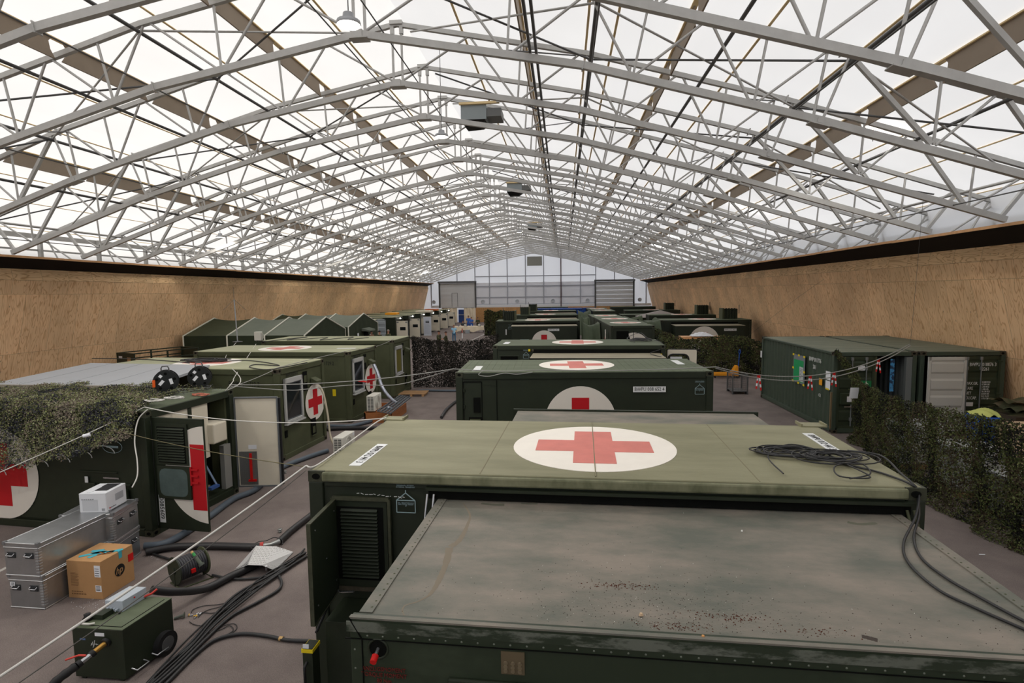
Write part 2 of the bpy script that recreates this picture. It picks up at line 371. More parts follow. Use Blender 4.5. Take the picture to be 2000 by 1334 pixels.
# ================================================================ trusses
TOPC = [(0, 12.1), (5.35, 11.03), (10.6, 9.58), (17.6, 7.12)]
BOTC = [(0, 10.5), (5.1, 9.56), (10.15, 8.17), (15.7, 6.27)]
def zc(P, s):
    for (a, za), (b, zb) in zip(P, P[1:]):
        if s <= b+1e-6: return za+(zb-za)*(s-a)/(b-a)
    return P[-1][1]
tr0 = thing('roof_truss', 'x', 'truss', (XR, TK0-TS, 0), group='roof trusses')
tparts = []
def tp(mb, name): o = mb.build(name, steel, tr0); tparts.append((o, [])); return o
for side in (-1, 1):
    k = 1.0 if side < 0 else 1.035      # the right half is a little wider
    X = lambda s: side*s*(k if s > 11 else 1)
    mb = MB()
    for (a, za), (b, zb) in zip(TOPC, TOPC[1:]): mb.bar((X(a), 0, za), (X(b), 0, zb), .11, .12)
    tp(mb, 'top_chord')
    mb = MB()
    for (a, za), (b, zb) in zip(BOTC, BOTC[1:]): mb.bar((X(a), 0, za), (X(b), 0, zb), .12, .155)
    tp(mb, 'bottom_chord')
    T = lambda s: (X(s), 0, zc(TOPC, s)-.06); Bt = lambda s: (X(s), 0, zc(BOTC, s)+.06)
    thin = [(T(2.0), Bt(.1)), (T(2.1), Bt(3.3)), (T(3.5), Bt(3.4)), (T(5.1), Bt(3.5)), (T(5.3), Bt(6.15)), (T(6.5), Bt(6.2)), (T(7.7), Bt(6.25)),
            (T(7.9), Bt(8.7)), (T(9.05), Bt(8.8)), (T(10.3), Bt(8.85)), (T(10.3), Bt(10.05)), (T(10.75), Bt(10.25)),
            (T(12.2), Bt(12.1)), (T(13.3), Bt(12.15)), (T(14.9), Bt(14.8)), (T(16.3), Bt(14.85)), (T(17.5), (X(16.2), 0, 6.2)), (T(17.3), (X(16.8), 0, 6.2))]
    thick = [(T(10.8), Bt(12.05)), (T(13.4), Bt(14.7)), (T(16.4), Bt(15.6))]
    for p, q in thin:
        tp(MB().tube([p, q], .031, 6), 'web_strut')
    for p, q in thick:
        tp(MB().bar(p, q, .09), 'web_strut')
    tp(MB().bar((0+side*.13, 0, 12.05), (0+side*.13, 0, 10.5), .05, .07), 'king_post')
    tp(MB().bar((X(17.6), 0, 7.3), (X(17.6), 0, 6.16), .16, .12), 'eave_post')
    g = MB(frame((X(10.15), 0, zc(BOTC, 10.15)-.11), (1, 0, -side*.3), (0, 1, 0))); g.cbox((0, 0, 0), (.42, .26, .03)); g.cbox((-.0, 0, .09), (.12, .16, .1)); tp(g, 'splice_plate')
    g = MB(frame((X(5.1), 0, zc(BOTC, 5.1)), (1, 0, -side*.25), (0, 1, 0))); g.cbox((0, 0, 0), (.025, .17, .22)); tp(g, 'splice_flange')
    g = MB(frame((X(10.6), 0, zc(TOPC, 10.6)), (1, 0, -side*.3), (0, 1, 0))); g.cbox((0, 0, 0), (.03, .17, .2)); tp(g, 'splice_flange')
g = MB(); g.cbox((0, 0, 10.39), (.42, .28, .03)); g.cbox((0, 0, 10.5), (.16, .16, .18)); tp(g, 'ridge_plate')
g = MB(); g.cbox((0, 0, 12.12), (.36, .22, .1)); g.cbox((-.13, 0, 11.95), (.1, .1, .25)); g.cbox((.13, 0, 11.95), (.1, .1, .25)); tp(g, 'ridge_joint')
ords = ['first', 'second', 'third', 'fourth', 'fifth', 'sixth', 'seventh', 'eighth', 'ninth', 'tenth', 'eleventh', 'twelfth', 'thirteenth', 'fourteenth', 'fifteenth', 'sixteenth',
        'seventeenth', 'eighteenth', 'nineteenth', 'twentieth', 'twenty-first', 'twenty-second', 'twenty-third', 'twenty-fourth', 'twenty-fifth', 'twenty-sixth']
tr0['label'] = 'grey lattice roof truss nearest the camera, cut off by the top of the picture'
for i in range(1, 26):
    lab = f'grey lattice roof truss, {ords[i]} from the camera' if i < 25 else 'grey lattice roof truss standing against the far gable wall'
    dup(tr0, tparts, (XR, TK0+TS*(i-1), 0), label=lab)

# purlin tubes along the hall, under the top chords; thin ties above the bottom chords
side_n = {-1: 'left', 1: 'right'}
for side in (-1, 1):
    for k, s in enumerate((5.4, 8.3, 10.8, 13.45, 16.3)):
        X = side*s*(1 if side < 0 or s < 11 else 1.035)
        single(MB().tube([(XR+X, Y0, zc(TOPC, s)-.17), (XR+X, Y1, zc(TOPC, s)-.17)], .045, 8), 'purlin_tube', steel_dark if s < 14 else steel,
               f'long dark purlin tube under the top chords, {ords[k]} from the ridge on the {side_n[side]}', 'purlin', 'purlin tubes')
    for k, s in enumerate((.55, 5.3, 9.7, 14.9)):
        X = side*s
        single(MB().tube([(XR+X, Y0, zc(BOTC, s)+.13), (XR+X, Y1, zc(BOTC, s)+.13)], .017, 6), 'tie_rod', steel_dark,
               f'thin dark tie rod over the bottom chords, {ords[k]} from the ridge on the {side_n[side]}', 'rod', 'tie rods')
t_ = thing('door_rail', 'paired dark perforated rail hung under the roof, running to the dark gable post', 'rail', (XR+3.98, 0, 9.98))
for dx in (-.07, .07): MB().box((dx-.028, Y0, -.06), (dx+.028, Y1, .06)).build('track', steel_dark, t_)
for i in range(-7, 25):
    y = TK0+TS*i
    if y < Y1: MB().box((-.1, y-.02, -.02), (.1, y+.02, .1)).build('bracket', steel, t_)
# wind bracing in the roof plane
for bay, (i, j) in enumerate(((0, 1), (2, 3), (7, 8), (12, 13), (17, 18), (22, 23))):
    t_ = thing('wind_bracing', f'crossed bracing rods in the roof plane, {ords[bay]} braced bay from the camera', 'bracing', (XR, TK0+TS*i, 0), group='wind bracing')
    for side in (-1, 1):
        for a, b in ((.4, 5.4), (5.4, 10.8), (10.8, 16.3)):
            for f in (0, 1):
                sa, sb = (a, b) if f else (b, a)
                MB().tube([(side*sa, 0, zc(TOPC, sa)-.14), (side*sb, TS, zc(TOPC, sb)-.14)], .026, 6).build('rod', steel if (a > 5) == (f == 1) else steel_dark, t_)
        for a in (3.4, 8.7, 12.1):
            MB().tube([(side*a, 0, zc(BOTC, a)+.1), (side*(a+1.6), TS, zc(TOPC, a+1.6)-.1)], .018, 6).build('cable', steel_dark, t_)
# eaves beams
for side, x in ((-1, -22.35), (1, 13.65)):
    t_ = thing('eaves_beam', f'pale eaves beam above the {side_n[side]} ledge', 'beam', (x, 0, 7.2))
    MB().box((-.06, Y0, -.1), (.06, Y1, .1)).build('beam', steel, t_)
    MB().box((-.05, Y0, -.62), (.05, Y1, -.55)).build('lower_rail', steel, t_)

# ---------------------------------------------------------------- gable walls
gprof = [(xl-.5, 0)]+[(xl, zl)]+prof[1:-1]+[(xr_, zr), (xr_+.6, 0)]
for nm, y in (('wall_back', Y1), ('wall_front', Y0)):
    mb = MB(); n = len(gprof)
    mb.add([(x, y, z) for x, z in gprof], [tuple(range(n))])
    gw = struct(mb.build(nm, m_gable))
    if nm == 'wall_back': wall_back = gw
gs = mat('gable_steel', (172, 174, 182), .5, .2)
dark_red = mat('dark_post', (96, 78, 80), .6)
yg = Y1-.12
def gx(u, v=560): return GY(u, v, yg).x
def groof(x): return roofpt(min(abs(x-XR), 17.8), 1)[1]
posts = [842, 893, 928, 956, 991, 1026.6, 1062, 1133.8, 1163.5, 1200, 1237, 1262]
for k, u in enumerate(posts):
    x = gx(u); z0 = 6.1 if u in (893, 1200) else 2.3
    single(MB().box((x-.07, yg-.08, z0), (x+.07, yg+.08, groof(x)-.6)), 'gable_post', gs, f'slim grey upright on the far gable wall, {ords[k]} from the left', 'post', 'gable posts')
x = gx(1095.7)
single(MB().box((x-.08, yg-.2, 2.3), (x+.08, yg-.02, groof(x)-.6)), 'gable_column', dark_red, 'dark reddish upright in the middle right of the far gable wall', 'post')
for nm, z, h in (('upper', 7.08, .1), ('middle', 5.55, .12), ('lower', 3.85, .1), ('bottom', 2.78, .06)):
    single(MB().box((gx(928), yg-.05, z-h), (gx(1163.5), yg+.03, z+h/2)), 'gable_rail', gs, f'pale horizontal rail across the far gable wall, {nm} one', 'rail', 'gable rails')
skirt = struct(MB().box((gx(842), yg-.1, 2.28), (gx(1272), yg+.03, 2.66)).build('trim_3', m_white))
single(MB().box((gx(1030), yg-.02, 8.6), (gx(1059), yg+.02, 10.0)), 'fabric_patch', mat('grey_patch', (150, 150, 142), .8), 'greyish square patch high under the far ridge', 'patch')
band = struct(MB().box((gx(928), yg+.03, 2.7), (gx(1163), yg+.06, 6.1)).build('trim_4', membrane('lower_gable_fabric', .62, .3, (.94, .94, 1))))
mdoor = mat('sectional_door', (206, 206, 206), .5, var=.03)
for nm, ua, ub, za, zb in (('door_1', 860, 927, 2.35, 6.1), ('door_2', 1164.5, 1236, 2.15, 6.0)):
    xa, xb = gx(ua), gx(ub); d = MB(); n = 6 if nm == 'door_2' else 5
    for k in range(n):
        h = (zb-za)/n; gp_ = .03 if nm == 'door_2' else .006; d.box((xa, yg-.12, za+h*k+gp_), (xb, yg-.04, za+h*(k+1)-gp_))
        for j in range(5): d.cbox((xa+(xb-xa)*(j+.5)/5, yg-.13, za+h*(k+.5)), (.1, .03, .1))
    dd = struct(d.build(nm, mdoor))
    MB().box((xa-.25, yg-.2, za-.1), (xa-.02, yg-.02, zb+.1)).build('door_track', steel_dark, dd)
    MB().box((xb+.02, yg-.2, za-.1), (xb+.25, yg-.02, zb+.1)).build('door_track', steel_dark, dd)
    MB().box((xa-.3, yg-.5, zb+.02), (xb+.3, yg-.02, zb+.3)).build('door_header', steel_dark, dd)
    if nm == 'door_1':
        xm = (xa*.58+xb*.42); f_ = MB()
        for a, b in (((xm-.45, za+.1), (xm-.45, za+2.2)), ((xm+.45, za+.1), (xm+.45, za+2.2)), ((xm-.45, za+2.2), (xm+.45, za+2.2))): f_.bar((a[0], yg-.14, a[1]), (b[0], yg-.14, b[1]), .04)
        f_.build('wicket_door_frame', steel_dark, dd)
fanm = mat('fan_metal', (200, 205, 210), .3, .4)
for k, u in enumerate((847, 943, 1010, 1080, 1147.6, 1249.5)):
    x = gx(u); t_ = thing('wall_vent', f'small round vent low on the far gable wall, {ords[k]} from the left', 'vent', (x, yg-.1, 3.2), group='round gable vents')
    MB().tube([(.26*cos(a*pi/8), 0, .26*sin(a*pi/8)) for a in range(16)], .05, 6, closed=True).build('ring', fanm, t_)
    MB(frame((0, .02, 0), (1, 0, 0), (0, 0, 1))).disc((0, 0, 0), .22, 16).build('disc', mat('vent_dark', (190, 194, 200), .4), t_)
# plywood base of the gable
o = uvquad('baseboard_back', [(gx(928), yg-.15, 0), (gx(1240), yg-.15, 0), (gx(1240), yg-.15, 2.28), (gx(928), yg-.15, 2.28)], plywood('plywood_gable', (196, 150, 98), (170, 124, 78)), 28, 2.28); struct(o)

# ---------------------------------------------------------------- high bay lamps
m_lampglow = mat('lamp_glow', (255, 250, 235), .5, emis=6)
m_lampbody = mat('lamp_body', (170, 172, 175), .4, .4)
lamp_l = ['above the nearest truss ridge, left of the ridge line', 'on the right, below the nearest full truss', 'second on the right side', 'second along the ridge line', 'far along the ridge line, third one',
          'on the left slope above the left wall', 'third on the right side', 'fourth on the right side', 'fifth on the right side']
lamp_l += ['on the right, level with the camera, added for even light', 'on the left behind the camera, added for even light', 'on the left slope, third one, added for even light', 'on the left slope, fourth one, added for even light', 'on the left slope far away, added for even light']  # extra lamps beyond the visible ones, added to brighten the hall evenly
lamps = [(-3.67, 9.75, 9.2), (8.68, 16.9, 9.2), (9.0, 30.0, 9.25), (-3.7, 17.3, 9.35), (-3.5, 45, 9.35), (-17.6, 27.5, 7.6), (9.0, 47, 9.2), (9.0, 56, 9.2), (9.0, 66, 9.2), (8.7, 4.0, 9.2), (-11.5, 2.0, 9.2), (-17.6, 42, 7.6), (-17.6, 56, 7.6), (-17.6, 70, 7.6)]
for (x, y, z), lb in zip(lamps, lamp_l):
    t_ = thing('high_bay_lamp', 'round lit lamp hanging '+lb, 'lamp', (x, y, z), group='high bay lamps')
    zt = zc(TOPC, abs(x-XR))-z
    MB().lathe([(.02, .2), (.09, .18), (.1, .1), (.2, .05), (.21, 0), (.2, -.02)]).build('housing', m_lampbody, t_)
    MB().lathe([(.0, -.02), (.1, -.022), (.19, -.018), (.2, -.01)]).build('lens', m_lampglow, t_)
    MB().tube([(0, 0, .2), (0, 0, zt)], .01, 5).build('chain', steel_dark, t_)
    ld = bpy.data.lights.new('lamp_light', 'SPOT'); ld.energy = 820 if x > -15 else 240; ld.spot_size = radians(165); ld.spot_blend = .5; ld.shadow_soft_size = .22; ld.color = (1, .95, .87)
    lo_ = bpy.data.objects.new('lamp_light', ld); COL.objects.link(lo_); lo_.parent = t_; lo_.location = (0, 0, -.04)
# heater boxes hanging by the ridge
for k, (x, y) in enumerate(((-3.2, 21.5), (-3.0, 36.5), (-3.0, 57))):
    t_ = thing('air_heater', 'grey box heater with black intake hanging by the ridge, '+['nearest', 'second', 'farthest'][k]+' one', 'heater', (x, y, 11.05), group='ridge heaters')
    MB().box((-.55, -.5, -.1), (.4, .5, .42)).build('casing', mat('heater_grey', (150, 158, 160), .45, .3), t_)
    MB().add([(-.55, -.5, -.1), (.35, -.5, -.1), (.35, .5, -.1), (-.55, .5, -.1), (-.4, -.3, -.3), (.2, -.3, -.26), (.2, .3, -.26), (-.4, .3, -.3)],
             [(0, 1, 5, 4), (1, 2, 6, 5), (2, 3, 7, 6), (3, 0, 4, 7), (4, 5, 6, 7)]).build('intake', mat('intake_black', (30, 30, 30), .7), t_)
    MB().box((.4, -.45, .0), (.95, .45, .3)).build('louvre', mat('heater_louvre', (120, 122, 122), .5), t_)
    MB().box((-.6, -.6, .42), (.9, -.5, .5)).build('frame', m_seam, t_)
# ================================================================ containers
g_dark = mat('nato_green', (37, 44, 31), .5, var=.12, scale=2.5, spec=.35)
g_mid = mat('olive_green', (75, 79, 57), .55, var=.12, scale=2, spec=.3)
g_iso = mat('iso_green', (64, 76, 64), .5, var=.1, scale=3, spec=.35)
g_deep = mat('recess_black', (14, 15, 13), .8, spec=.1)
def roofmat(name, a, b, thr=(.35, .65), sc=1.3, st=(.5, 2.2, 1)):
    return mat(name, a, .62, rgb2=b, scale=sc, thr=thr, stretch=st, detail=8, bump=.15, bscale=60, spec=.25)
r_sage = roofmat('sage_roof', (121, 119, 93), (140, 137, 110))
r_pale = roofmat('pale_roof', (150, 152, 122), (168, 168, 138))
r_green = roofmat('green_roof', (80, 89, 68), (96, 104, 84))
r_grey = roofmat('weathered_grey_roof', (97, 99, 90), (136, 127, 116), (.36, .66), 1.25, (.9, 1.8, 1))
r_beige = roofmat('dusty_roof', (138, 132, 114), (156, 148, 128))
emb_w = mat('emblem_white', (236, 230, 220), .6, var=.03, scale=3)
emb_w2 = mat('emblem_white_side', (222, 216, 206), .6)
emb_r = mat('emblem_faded_red', (206, 122, 112), .6, var=.08, scale=3)
emb_r2 = mat('emblem_red', (186, 26, 34), .5)
plate_w = mat('plate_white', (222, 224, 224), .5)
ink = mat('ink_black', (26, 26, 26), .6)
pale_ink = mat('stencil_pale', (150, 172, 176), .6)
white_ink = mat('stencil_white', (216, 218, 216), .6)
cast_m = mat('casting_worn', (72, 66, 54), .6, var=.3, scale=14)
rubber = mat('rubber_black', (24, 24, 25), .55, spec=.4)
chrome = mat('chrome', (190, 192, 195), .25, .9)
cream = mat('cream_panel', (212, 204, 186), .5, var=.03, scale=2)
grey_edge = mat('aluminium_edge', (120, 124, 128), .4, .5)
glass_dark = mat('window_glass', (34, 38, 40), .08, spec=.8)
winframe = mat('window_frame_white', (176, 176, 174), .45)
yellow = mat('safety_yellow', (226, 200, 30), .6)
red_m = mat('signal_red', (200, 24, 22), .5)
paper = mat('paper_white', (226, 228, 232), .7)

def castings(parent, L, W, H, m=cast_m, z0=0.0):
    """eight slotted corner castings"""
    for x in (0, L):
        for y in (0, W):
            for z in (z0, H):
                sx = 1 if x == 0 else -1; sy = 1 if y == 0 else -1; sz = 1 if z == z0 else -1
                c = MB(); lx, ly, lz = .178, .162, .118
                c.box((min(x, x+sx*lx), min(y, y+sy*ly), min(z, z+sz*lz)), (max(x, x+sx*lx), max(y, y+sy*ly), max(z, z+sz*lz)))
                c.m = 1
                def hole(M, a, b):
                    c.M = M; c.prism([(a*cos(q*pi/6), b*sin(q*pi/6)) for q in range(12)], -.004, .003); c.M = I4
                hole(frame((x+sx*lx/2, y-sy*.001, z+sz*lz/2), (1, 0, 0), (0, 0, 1)), .045, .032)
                hole(frame((x-sx*.001, y+sy*ly/2, z+sz*lz/2), (0, 1, 0), (0, 0, 1)), .045, .032)
                if sz < 0: hole(frame((x+sx*lx/2, y+sy*ly/2, z), (1, 0, 0), (0, 1, 0)), .06, .032)
                c.build('corner_casting', [m, g_deep], parent)
def plate(parent, M, w, h, body, size, m=plate_w, tm=ink, sx=.8, name='number_plate', align='CENTER'):
    p = MB(M).box((-w/2, -h/2, 0), (w/2, h/2, .006)).build(name, m, parent)
    text(body, M @ Matrix.Translation((0, 0, .007)), size, tm, p, align=align, sx=sx)
    return p
def emblem(parent, M, r, L, w, roof=True, cut=None, sub=True):
    a, b = (emb_w, emb_r) if roof else (emb_w2, emb_r2)
    d = MB(M).disc((0, 0, 0), r, 64, th=.005).build('emblem_disc', a, parent)
    MB(M).cross((0, 0), L, w, .005, .009).build('emblem_cross', b, d)
    return d
def half_emblem(parent, M, r, L, w):
    """the white disc with the upper part of the cross"""
    d = MB(M).disc((0, 0, 0), r, 64, th=.005).build('emblem_disc', emb_w2, parent)
    MB(M).box((-w/2, -L/2, .005), (w/2, L/2, .009)).build('emblem_cross', emb_r2, d)
def lift_label(parent, M, s=1.0):
    o = MB(M); w, h = .2*s, .13*s
    for a, b in (((-w/2, -h/2), (w/2, -h/2)), ((w/2, -h/2), (w/2, h/2)), ((w/2, h/2), (-w/2, h/2)), ((-w/2, h/2), (-w/2, -h/2)), ((-w/2, h/2), (0, h/2+.08*s)), ((w/2, h/2), (0, h/2+.08*s)), ((0, h/2+.08*s), (0, h/2+.11*s))):
        o.bar((a[0], a[1], .003), (b[0], b[1], .003), .009*s, .004)
    l = o.build('lifting_symbol', pale_ink, parent)
    text('EISENBAHN, SEITENW.\nEXTERNAL TRANSPORT', M @ Matrix.Translation((0, .215*s, .002)), .019*s, pale_ink, l, align='CENTER')
    text('ZUL. GESAMTGEWICHT\nMAX. TOTAL WEIGHT\n9T', M @ Matrix.Translation((0, 0.02*s, .002)), .0165*s, pale_ink, l, align='CENTER')

def med_shell(t, L=6.058, W=2.438, H=2.6, body=g_dark, roof=r_green, rail=None, open_end=False, skids=True, ribs=True):
    """frame container: body, top frame, bottom frame, roof skin, castings"""
    rail = rail or body
    b = MB()
    if not open_end: b.box((.03, .03, .14), (L-.03, W-.03, H-.05))
    else:
        b.box((.03, .03, .14), (L-.03, .07, H-.05)); b.box((.03, W-.07, .14), (L-.03, W-.03, H-.05)); b.box((.03, .03, .14), (.07, W-.03, H-.05))
        b.box((.03, .03, .14), (L-.03, W-.03, .2)); b.box((.03, .03, H-.09), (L-.03, W-.03, H-.05))
    b.build('body', body, t)
    f = MB()
    for y in (0, W):
        s = 1 if y == 0 else -1
        f.box((.178, min(y, y+s*.1), H-.165), (L-.178, max(y, y+s*.1), H-.012)); f.box((.178, min(y, y+s*.12), 0), (L-.178, max(y, y+s*.12), .15))
    for x in (0, L):
        s = 1 if x == 0 else -1
        f.box((min(x, x+s*.1), .162, H-.165), (max(x, x+s*.1), W-.162, H-.012)); f.box((min(x, x+s*.12), .162, 0), (max(x, x+s*.12), W-.162, .15))
        for y in (0, W):
            q = 1 if y == 0 else -1
            f.box((min(x, x+s*.16), min(y, y+q*.14), .118), (max(x, x+s*.16), max(y, y+q*.14), H-.118))
    f.build('frame', rail, t, bevel=.012)
    MB().box((.02, .02, H-.03), (L-.02, W-.02, H+.004)).build('roof_skin', roof, t, bevel=.02)
    castings(t, L, W, H, cast_m if body is not g_dark else mat('casting_green', (58, 60, 46), .6, var=.3, scale=12))

FF = lambda x, z, y=-.004: frame((x, y, z), (1, 0, 0), (0, 0, 1))         # on the front face (looks to -y)
RE = lambda L, y, z: frame((L+.004, y, z), (0, 1, 0), (0, 0, 1))           # on the right end (looks to +x)
TOP = lambda x, y, z, a=0: frame((x, y, z), (cos(a), sin(a), 0), (-sin(a), cos(a), 0))

def rivets(parent, pts, nrm, m, r=.011):
    for p in pts:
        b = MB(); p = Vector(p); n = Vector(nrm); a = n.cross(Vector((.3, .5, .8))).normalized(); c = n.cross(a)
        vs = [p+(a*cos(k*pi/4)+c*sin(k*pi/4))*r for k in range(8)]+[p+n*r*.6]
        b.add(vs, [(k, (k+1) % 8, 8) for k in range(8)])
        b.build('rivet', m, parent)

# ---------------------------------------------------------------- A: the nearest container with its big slide-out
A = thing('medical_container', 'nearest green medical container with pale roof, cable coil and large folded-out box', 'container', (-2.716, 5.533, .09), -.035)
L, W, H = 6.058, 2.438, 2.59
med_shell(A, L, W, H, g_dark, r_sage)
emblem(A, TOP(L/2, 1.16, H+.004), .96, 1.36, .47)
plate(A, TOP(.44, .62, H+.004, -pi/2), .86, .13, 'BWPU 012 441 3', .12, sx=.78)
plate(A, TOP(L-.3, 1.55, H+.004, -pi/2), .84, .13, 'BWPU 012 441 3', .12, sx=.78)
# roof seams, lifting eyes plates and front lip
sm = MB()
for x in (1.85, L/2, 4.6): sm.box((x-.005, .05, H+.004), (x+.005, W-.05, H+(.0145 if x == L/2 else .007)))
sm.build('roof_seams', mat('seam_stain', (128, 122, 98), .8), A)
lip = MB(); lip.box((.17, -.05, H-.1), (L-.17, .0, H-.0)); lip.build('roof_lip', mat('mossy_lip', (84, 88, 64), .7, rgb2=(128, 128, 102), scale=2.6, thr=(.34, .6), stretch=(1, 1, .6)), A, bevel=.02)
for x in (.09, L-.12):
    p = MB(); p.box((x-.13, W-.12, H+.004), (x+.2, W+.1, H+.02)); p.box((x-.13, W-.12, H+.02), (x-.11, W+.1, H+.045)); p.box((x+.18, W-.12, H+.02), (x+.2, W+.1, H+.045)); p.build('lifting_plate', r_sage, A)
# front left compartment: louvred opening, folded-back door, shelf
lv = MB(); lv.box((.28, -.012, 1.34), (.86, .0, 2.28)); lv.m = 1
lv.box((.31, -.016, 1.42), (.82, -.012, 2.22)); lv.m = 0
for k in range(20):
    z = 1.45+k*.038; lv.add([(.36, -.016, z), (.76, -.016, z), (.76, -.042, z+.006), (.36, -.042, z+.006), (.36, -.016, z+.026), (.76, -.016, z+.026)], [(0, 1, 2, 3), (3, 2, 5, 4), (0, 3, 4), (1, 5, 2)])
lv.build('louvre_panel', [g_dark, g_deep], A)
MB().box((.27, -.03, 1.3), (.89, .0, 1.34)).build('sill', cast_m, A)
fr = MB()
for a, b in (((.27, 1.34), (.27, 2.31)), ((.27, 2.31), (.89, 2.31)), ((.89, 2.31), (.89, 1.34))): fr.bar((a[0], -.015, a[1]), (b[0], -.015, b[1]), .03, .04)
fr.build('louvre_frame', mat('worn_edge', (66, 68, 52), .6, var=.25, scale=20), A)
d = MB(frame((.28, -.02, 0), (.07, -1.0, 0), (0, 0, 1))); d.box((0, 1.3, -.03), (.66, 2.3, 0)); dl = d.build('hatch_leaf', g_dark, A)
rim = MB(frame((.28, -.02, 0), (.07, -1.0, 0), (0, 0, 1)))
for a, b in (((0, 2.3), (.66, 2.3)), ((.66, 2.3), (.66, 1.3)), ((.66, 1.3), (0, 1.3))): rim.bar((a[0], a[1], -.015), (b[0], b[1], -.015), .012, .04, up=(0, 0, 1))
rim.build('leaf_rim', mat('worn_edge', ()), dl)
rivets(dl, [(.285+.05*s_+.03, -.02-.74*s_, z) for s_, z in ((.1, 2.2), (.75, 2.2), (.75, 1.45), (.1, 1.45), (.42, 1.8))], (1, .07, 0), chrome, .012)
MB().tube([(.24, -.03, 1.3), (.38, -.1, 1.32), (.52, -.13, 1.35)], .012).build('hatch_stay', chrome, A)
MB().tube([(.3, -.05, 1.36), (.34, -.62, 1.2)], .014).build('gas_strut', rubber, A)
lw = MB(); lw.box((.33, -.42, .3), (1.36, .02, 1.19)); lw.m = 1; lw.box((.62, -.428, .86), (.84, -.42, 1.08)); lw.box((.62, -.428, .5), (.84, -.42, .78)); lw.m = 0
for k in range(5): lw.box((.64, -.438, .88+k*.04), (.82, -.428, .895+k*.04))
lw.build('lower_locker', [g_dark, g_deep], A, bevel=.012)
pt = MB(); pt.box((.2, -.64, .1), (.3, -.5, 1.04)); pt.build('door_post', g_dark, A)
MB().box((.192, -.648, 1.0), (.308, -.492, 1.035)).build('yellow_band', yellow, A)
MB().box((.21, -.648, 1.045), (.27, -.64, 1.085)).build('paper_tag', paper, A)
MB().tube([(.24, -.64, .9), (.24, -.69, .88), (.24, -.69, .68), (.24, -.64, .66)], .014).build('grab_handle', rubber, A)
text('ECHNICK\n0 3 1', frame((.25, -.644, .4), (0, 0, -1), (1, 0, 0)), .05, white_ink, A, align='CENTER', sx=.8)
lift_label(A, FF(1.07, 2.24), 1.0)
MB().bar((.72, -.006, H-.09), (1.08, -.006, H-.088), .012, .006).build('scratch_mark', pale_ink, A)
sc = MB(); random.seed(3)
for k in range(12): x = .55+k*.045; sc.bar((x, -.034, 2.38-.003*k+random.uniform(-.01, .01)), (x+random.uniform(.01, .04), -.034, 2.38-.004*k+random.uniform(-.012, .012)), .006, .004)
sc.M = I4; sc.build('paint_scrapes', white_ink, A)
# slide-out box in front of A
SX0, SX1, SY, SZ = 1.44, 5.82, -2.06, 2.32
so_ = MB(); so_.box((SX0, SY, .35), (SX1, .0, SZ-.02)); so_.build('slide_out_box', g_dark, A)
ro = MB(); ro.box((SX0-.02, SY-.02, SZ-.02), (SX1+.02, .02, SZ+.01)); rof = ro.build('slide_out_roof', r_grey, A)
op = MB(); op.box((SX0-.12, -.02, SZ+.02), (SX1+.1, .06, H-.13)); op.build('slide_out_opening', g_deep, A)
MB().box((SX0-.14, -.06, H-.155), (SX1+.12, .0, H-.125)).build('rain_gutter', g_dark, A)
for x, s in ((SX0-.02, 1), (SX1+.02, -1)): MB().box((min(x, x+s*.09), SY, SZ+.01), (max(x, x+s*.09), 0, SZ+.02)).build('edge_strip', r_grey, rof)
pts = [(SX0+.045, SY+.06+.075*k, SZ+.02) for k in range(28)]+[(SX1-.045, SY+.06+.075*k, SZ+.02) for k in range(28)]
rivets(rof, pts, (0, 0, 1), g_mid, .009)
fp = MB(); fp.box((SX0-.06, SY-.07, .3), (SX1+.1, SY-.0, SZ+.014)); fpn = fp.build('slide_out_front', mat('front_green', (44, 53, 39), .45, rgb2=(56, 65, 50), scale=2.2, thr=(.5, .75), stretch=(1, 1, 2)), A, bevel=.006)
MB().box((SX0-.06, SY-.074, SZ+.012), (SX1+.1, SY-.04, SZ+.024)).build('front_lip', r_grey, A)
wr = MB(); 
wr.box((SX0-.08, SY-.0765, SZ-.075), (SX1+.08, SY-.0705, SZ-.005)); wr.build('weathered_strip', mat('weathered_strip', (44, 53, 39), .6, rgb2=(100, 104, 94), scale=4, thr=(.46, .58), stretch=(1, 1, 3), detail=9), fpn)
gr = MB(); gr.box((SX0-.09, SY-.078, SZ-.125), (SX1+.09, SY-.07, SZ-.12)); gr.box((SX0+.02, SY-.078, .35), (SX0+.026, SY-.07, SZ-.12)); gr.bar((SX0-.06, SY-.074, SZ+.02), (SX0+.02, SY-.074, SZ-.12), .007); gr.build('panel_joint', g_deep, fpn)
rivets(fpn, [(SX0+.06+.105*k, SY-.072, SZ-.1) for k in range(42)]+[(SX0-.03, SY-.072, SZ-.2-.13*k) for k in range(12)], (0, -1, 0), mat('rivet_pale', (112, 118, 106), .4, .4), .0075)
rp = MB(frame((SX0+.13, SY-.07, SZ-.185), (1, 0, 0), (0, 0, 1))); rp.tube([(.066*cos(a*pi/12), .066*sin(a*pi/12), 0) for a in range(24)], .009, 6, closed=True); rp.m = 1; rp.disc((0, 0, -.003), .06, 24); rp.m = 2; rp.cyl((0, 0, 0), (.0, -.028, .09), .012, 12); rp.m = 3; rp.cyl((0, -.014, .05), (0, -.03, .095), .022, 12)
rp.build('locking_spindle', [g_dark, g_deep, chrome, red_m], A)
text('ANZUGSMOMENT\nTORQUE MOMENT\n80 Nm', frame((SX0+.165, SY-.0745, SZ-.365), (1, 0, 0), (0, 0, 1)), .04, mat('faded_red_ink', (104, 38, 32), .7), A, align='CENTER', sx=.9)
vp = MB(frame((SX0+1.02, SY-.07, SZ-.215), (1, 0, 0), (0, 0, 1))); vp.box((-.075, -.075, 0), (.075, .075, .008)); vp.m = 1
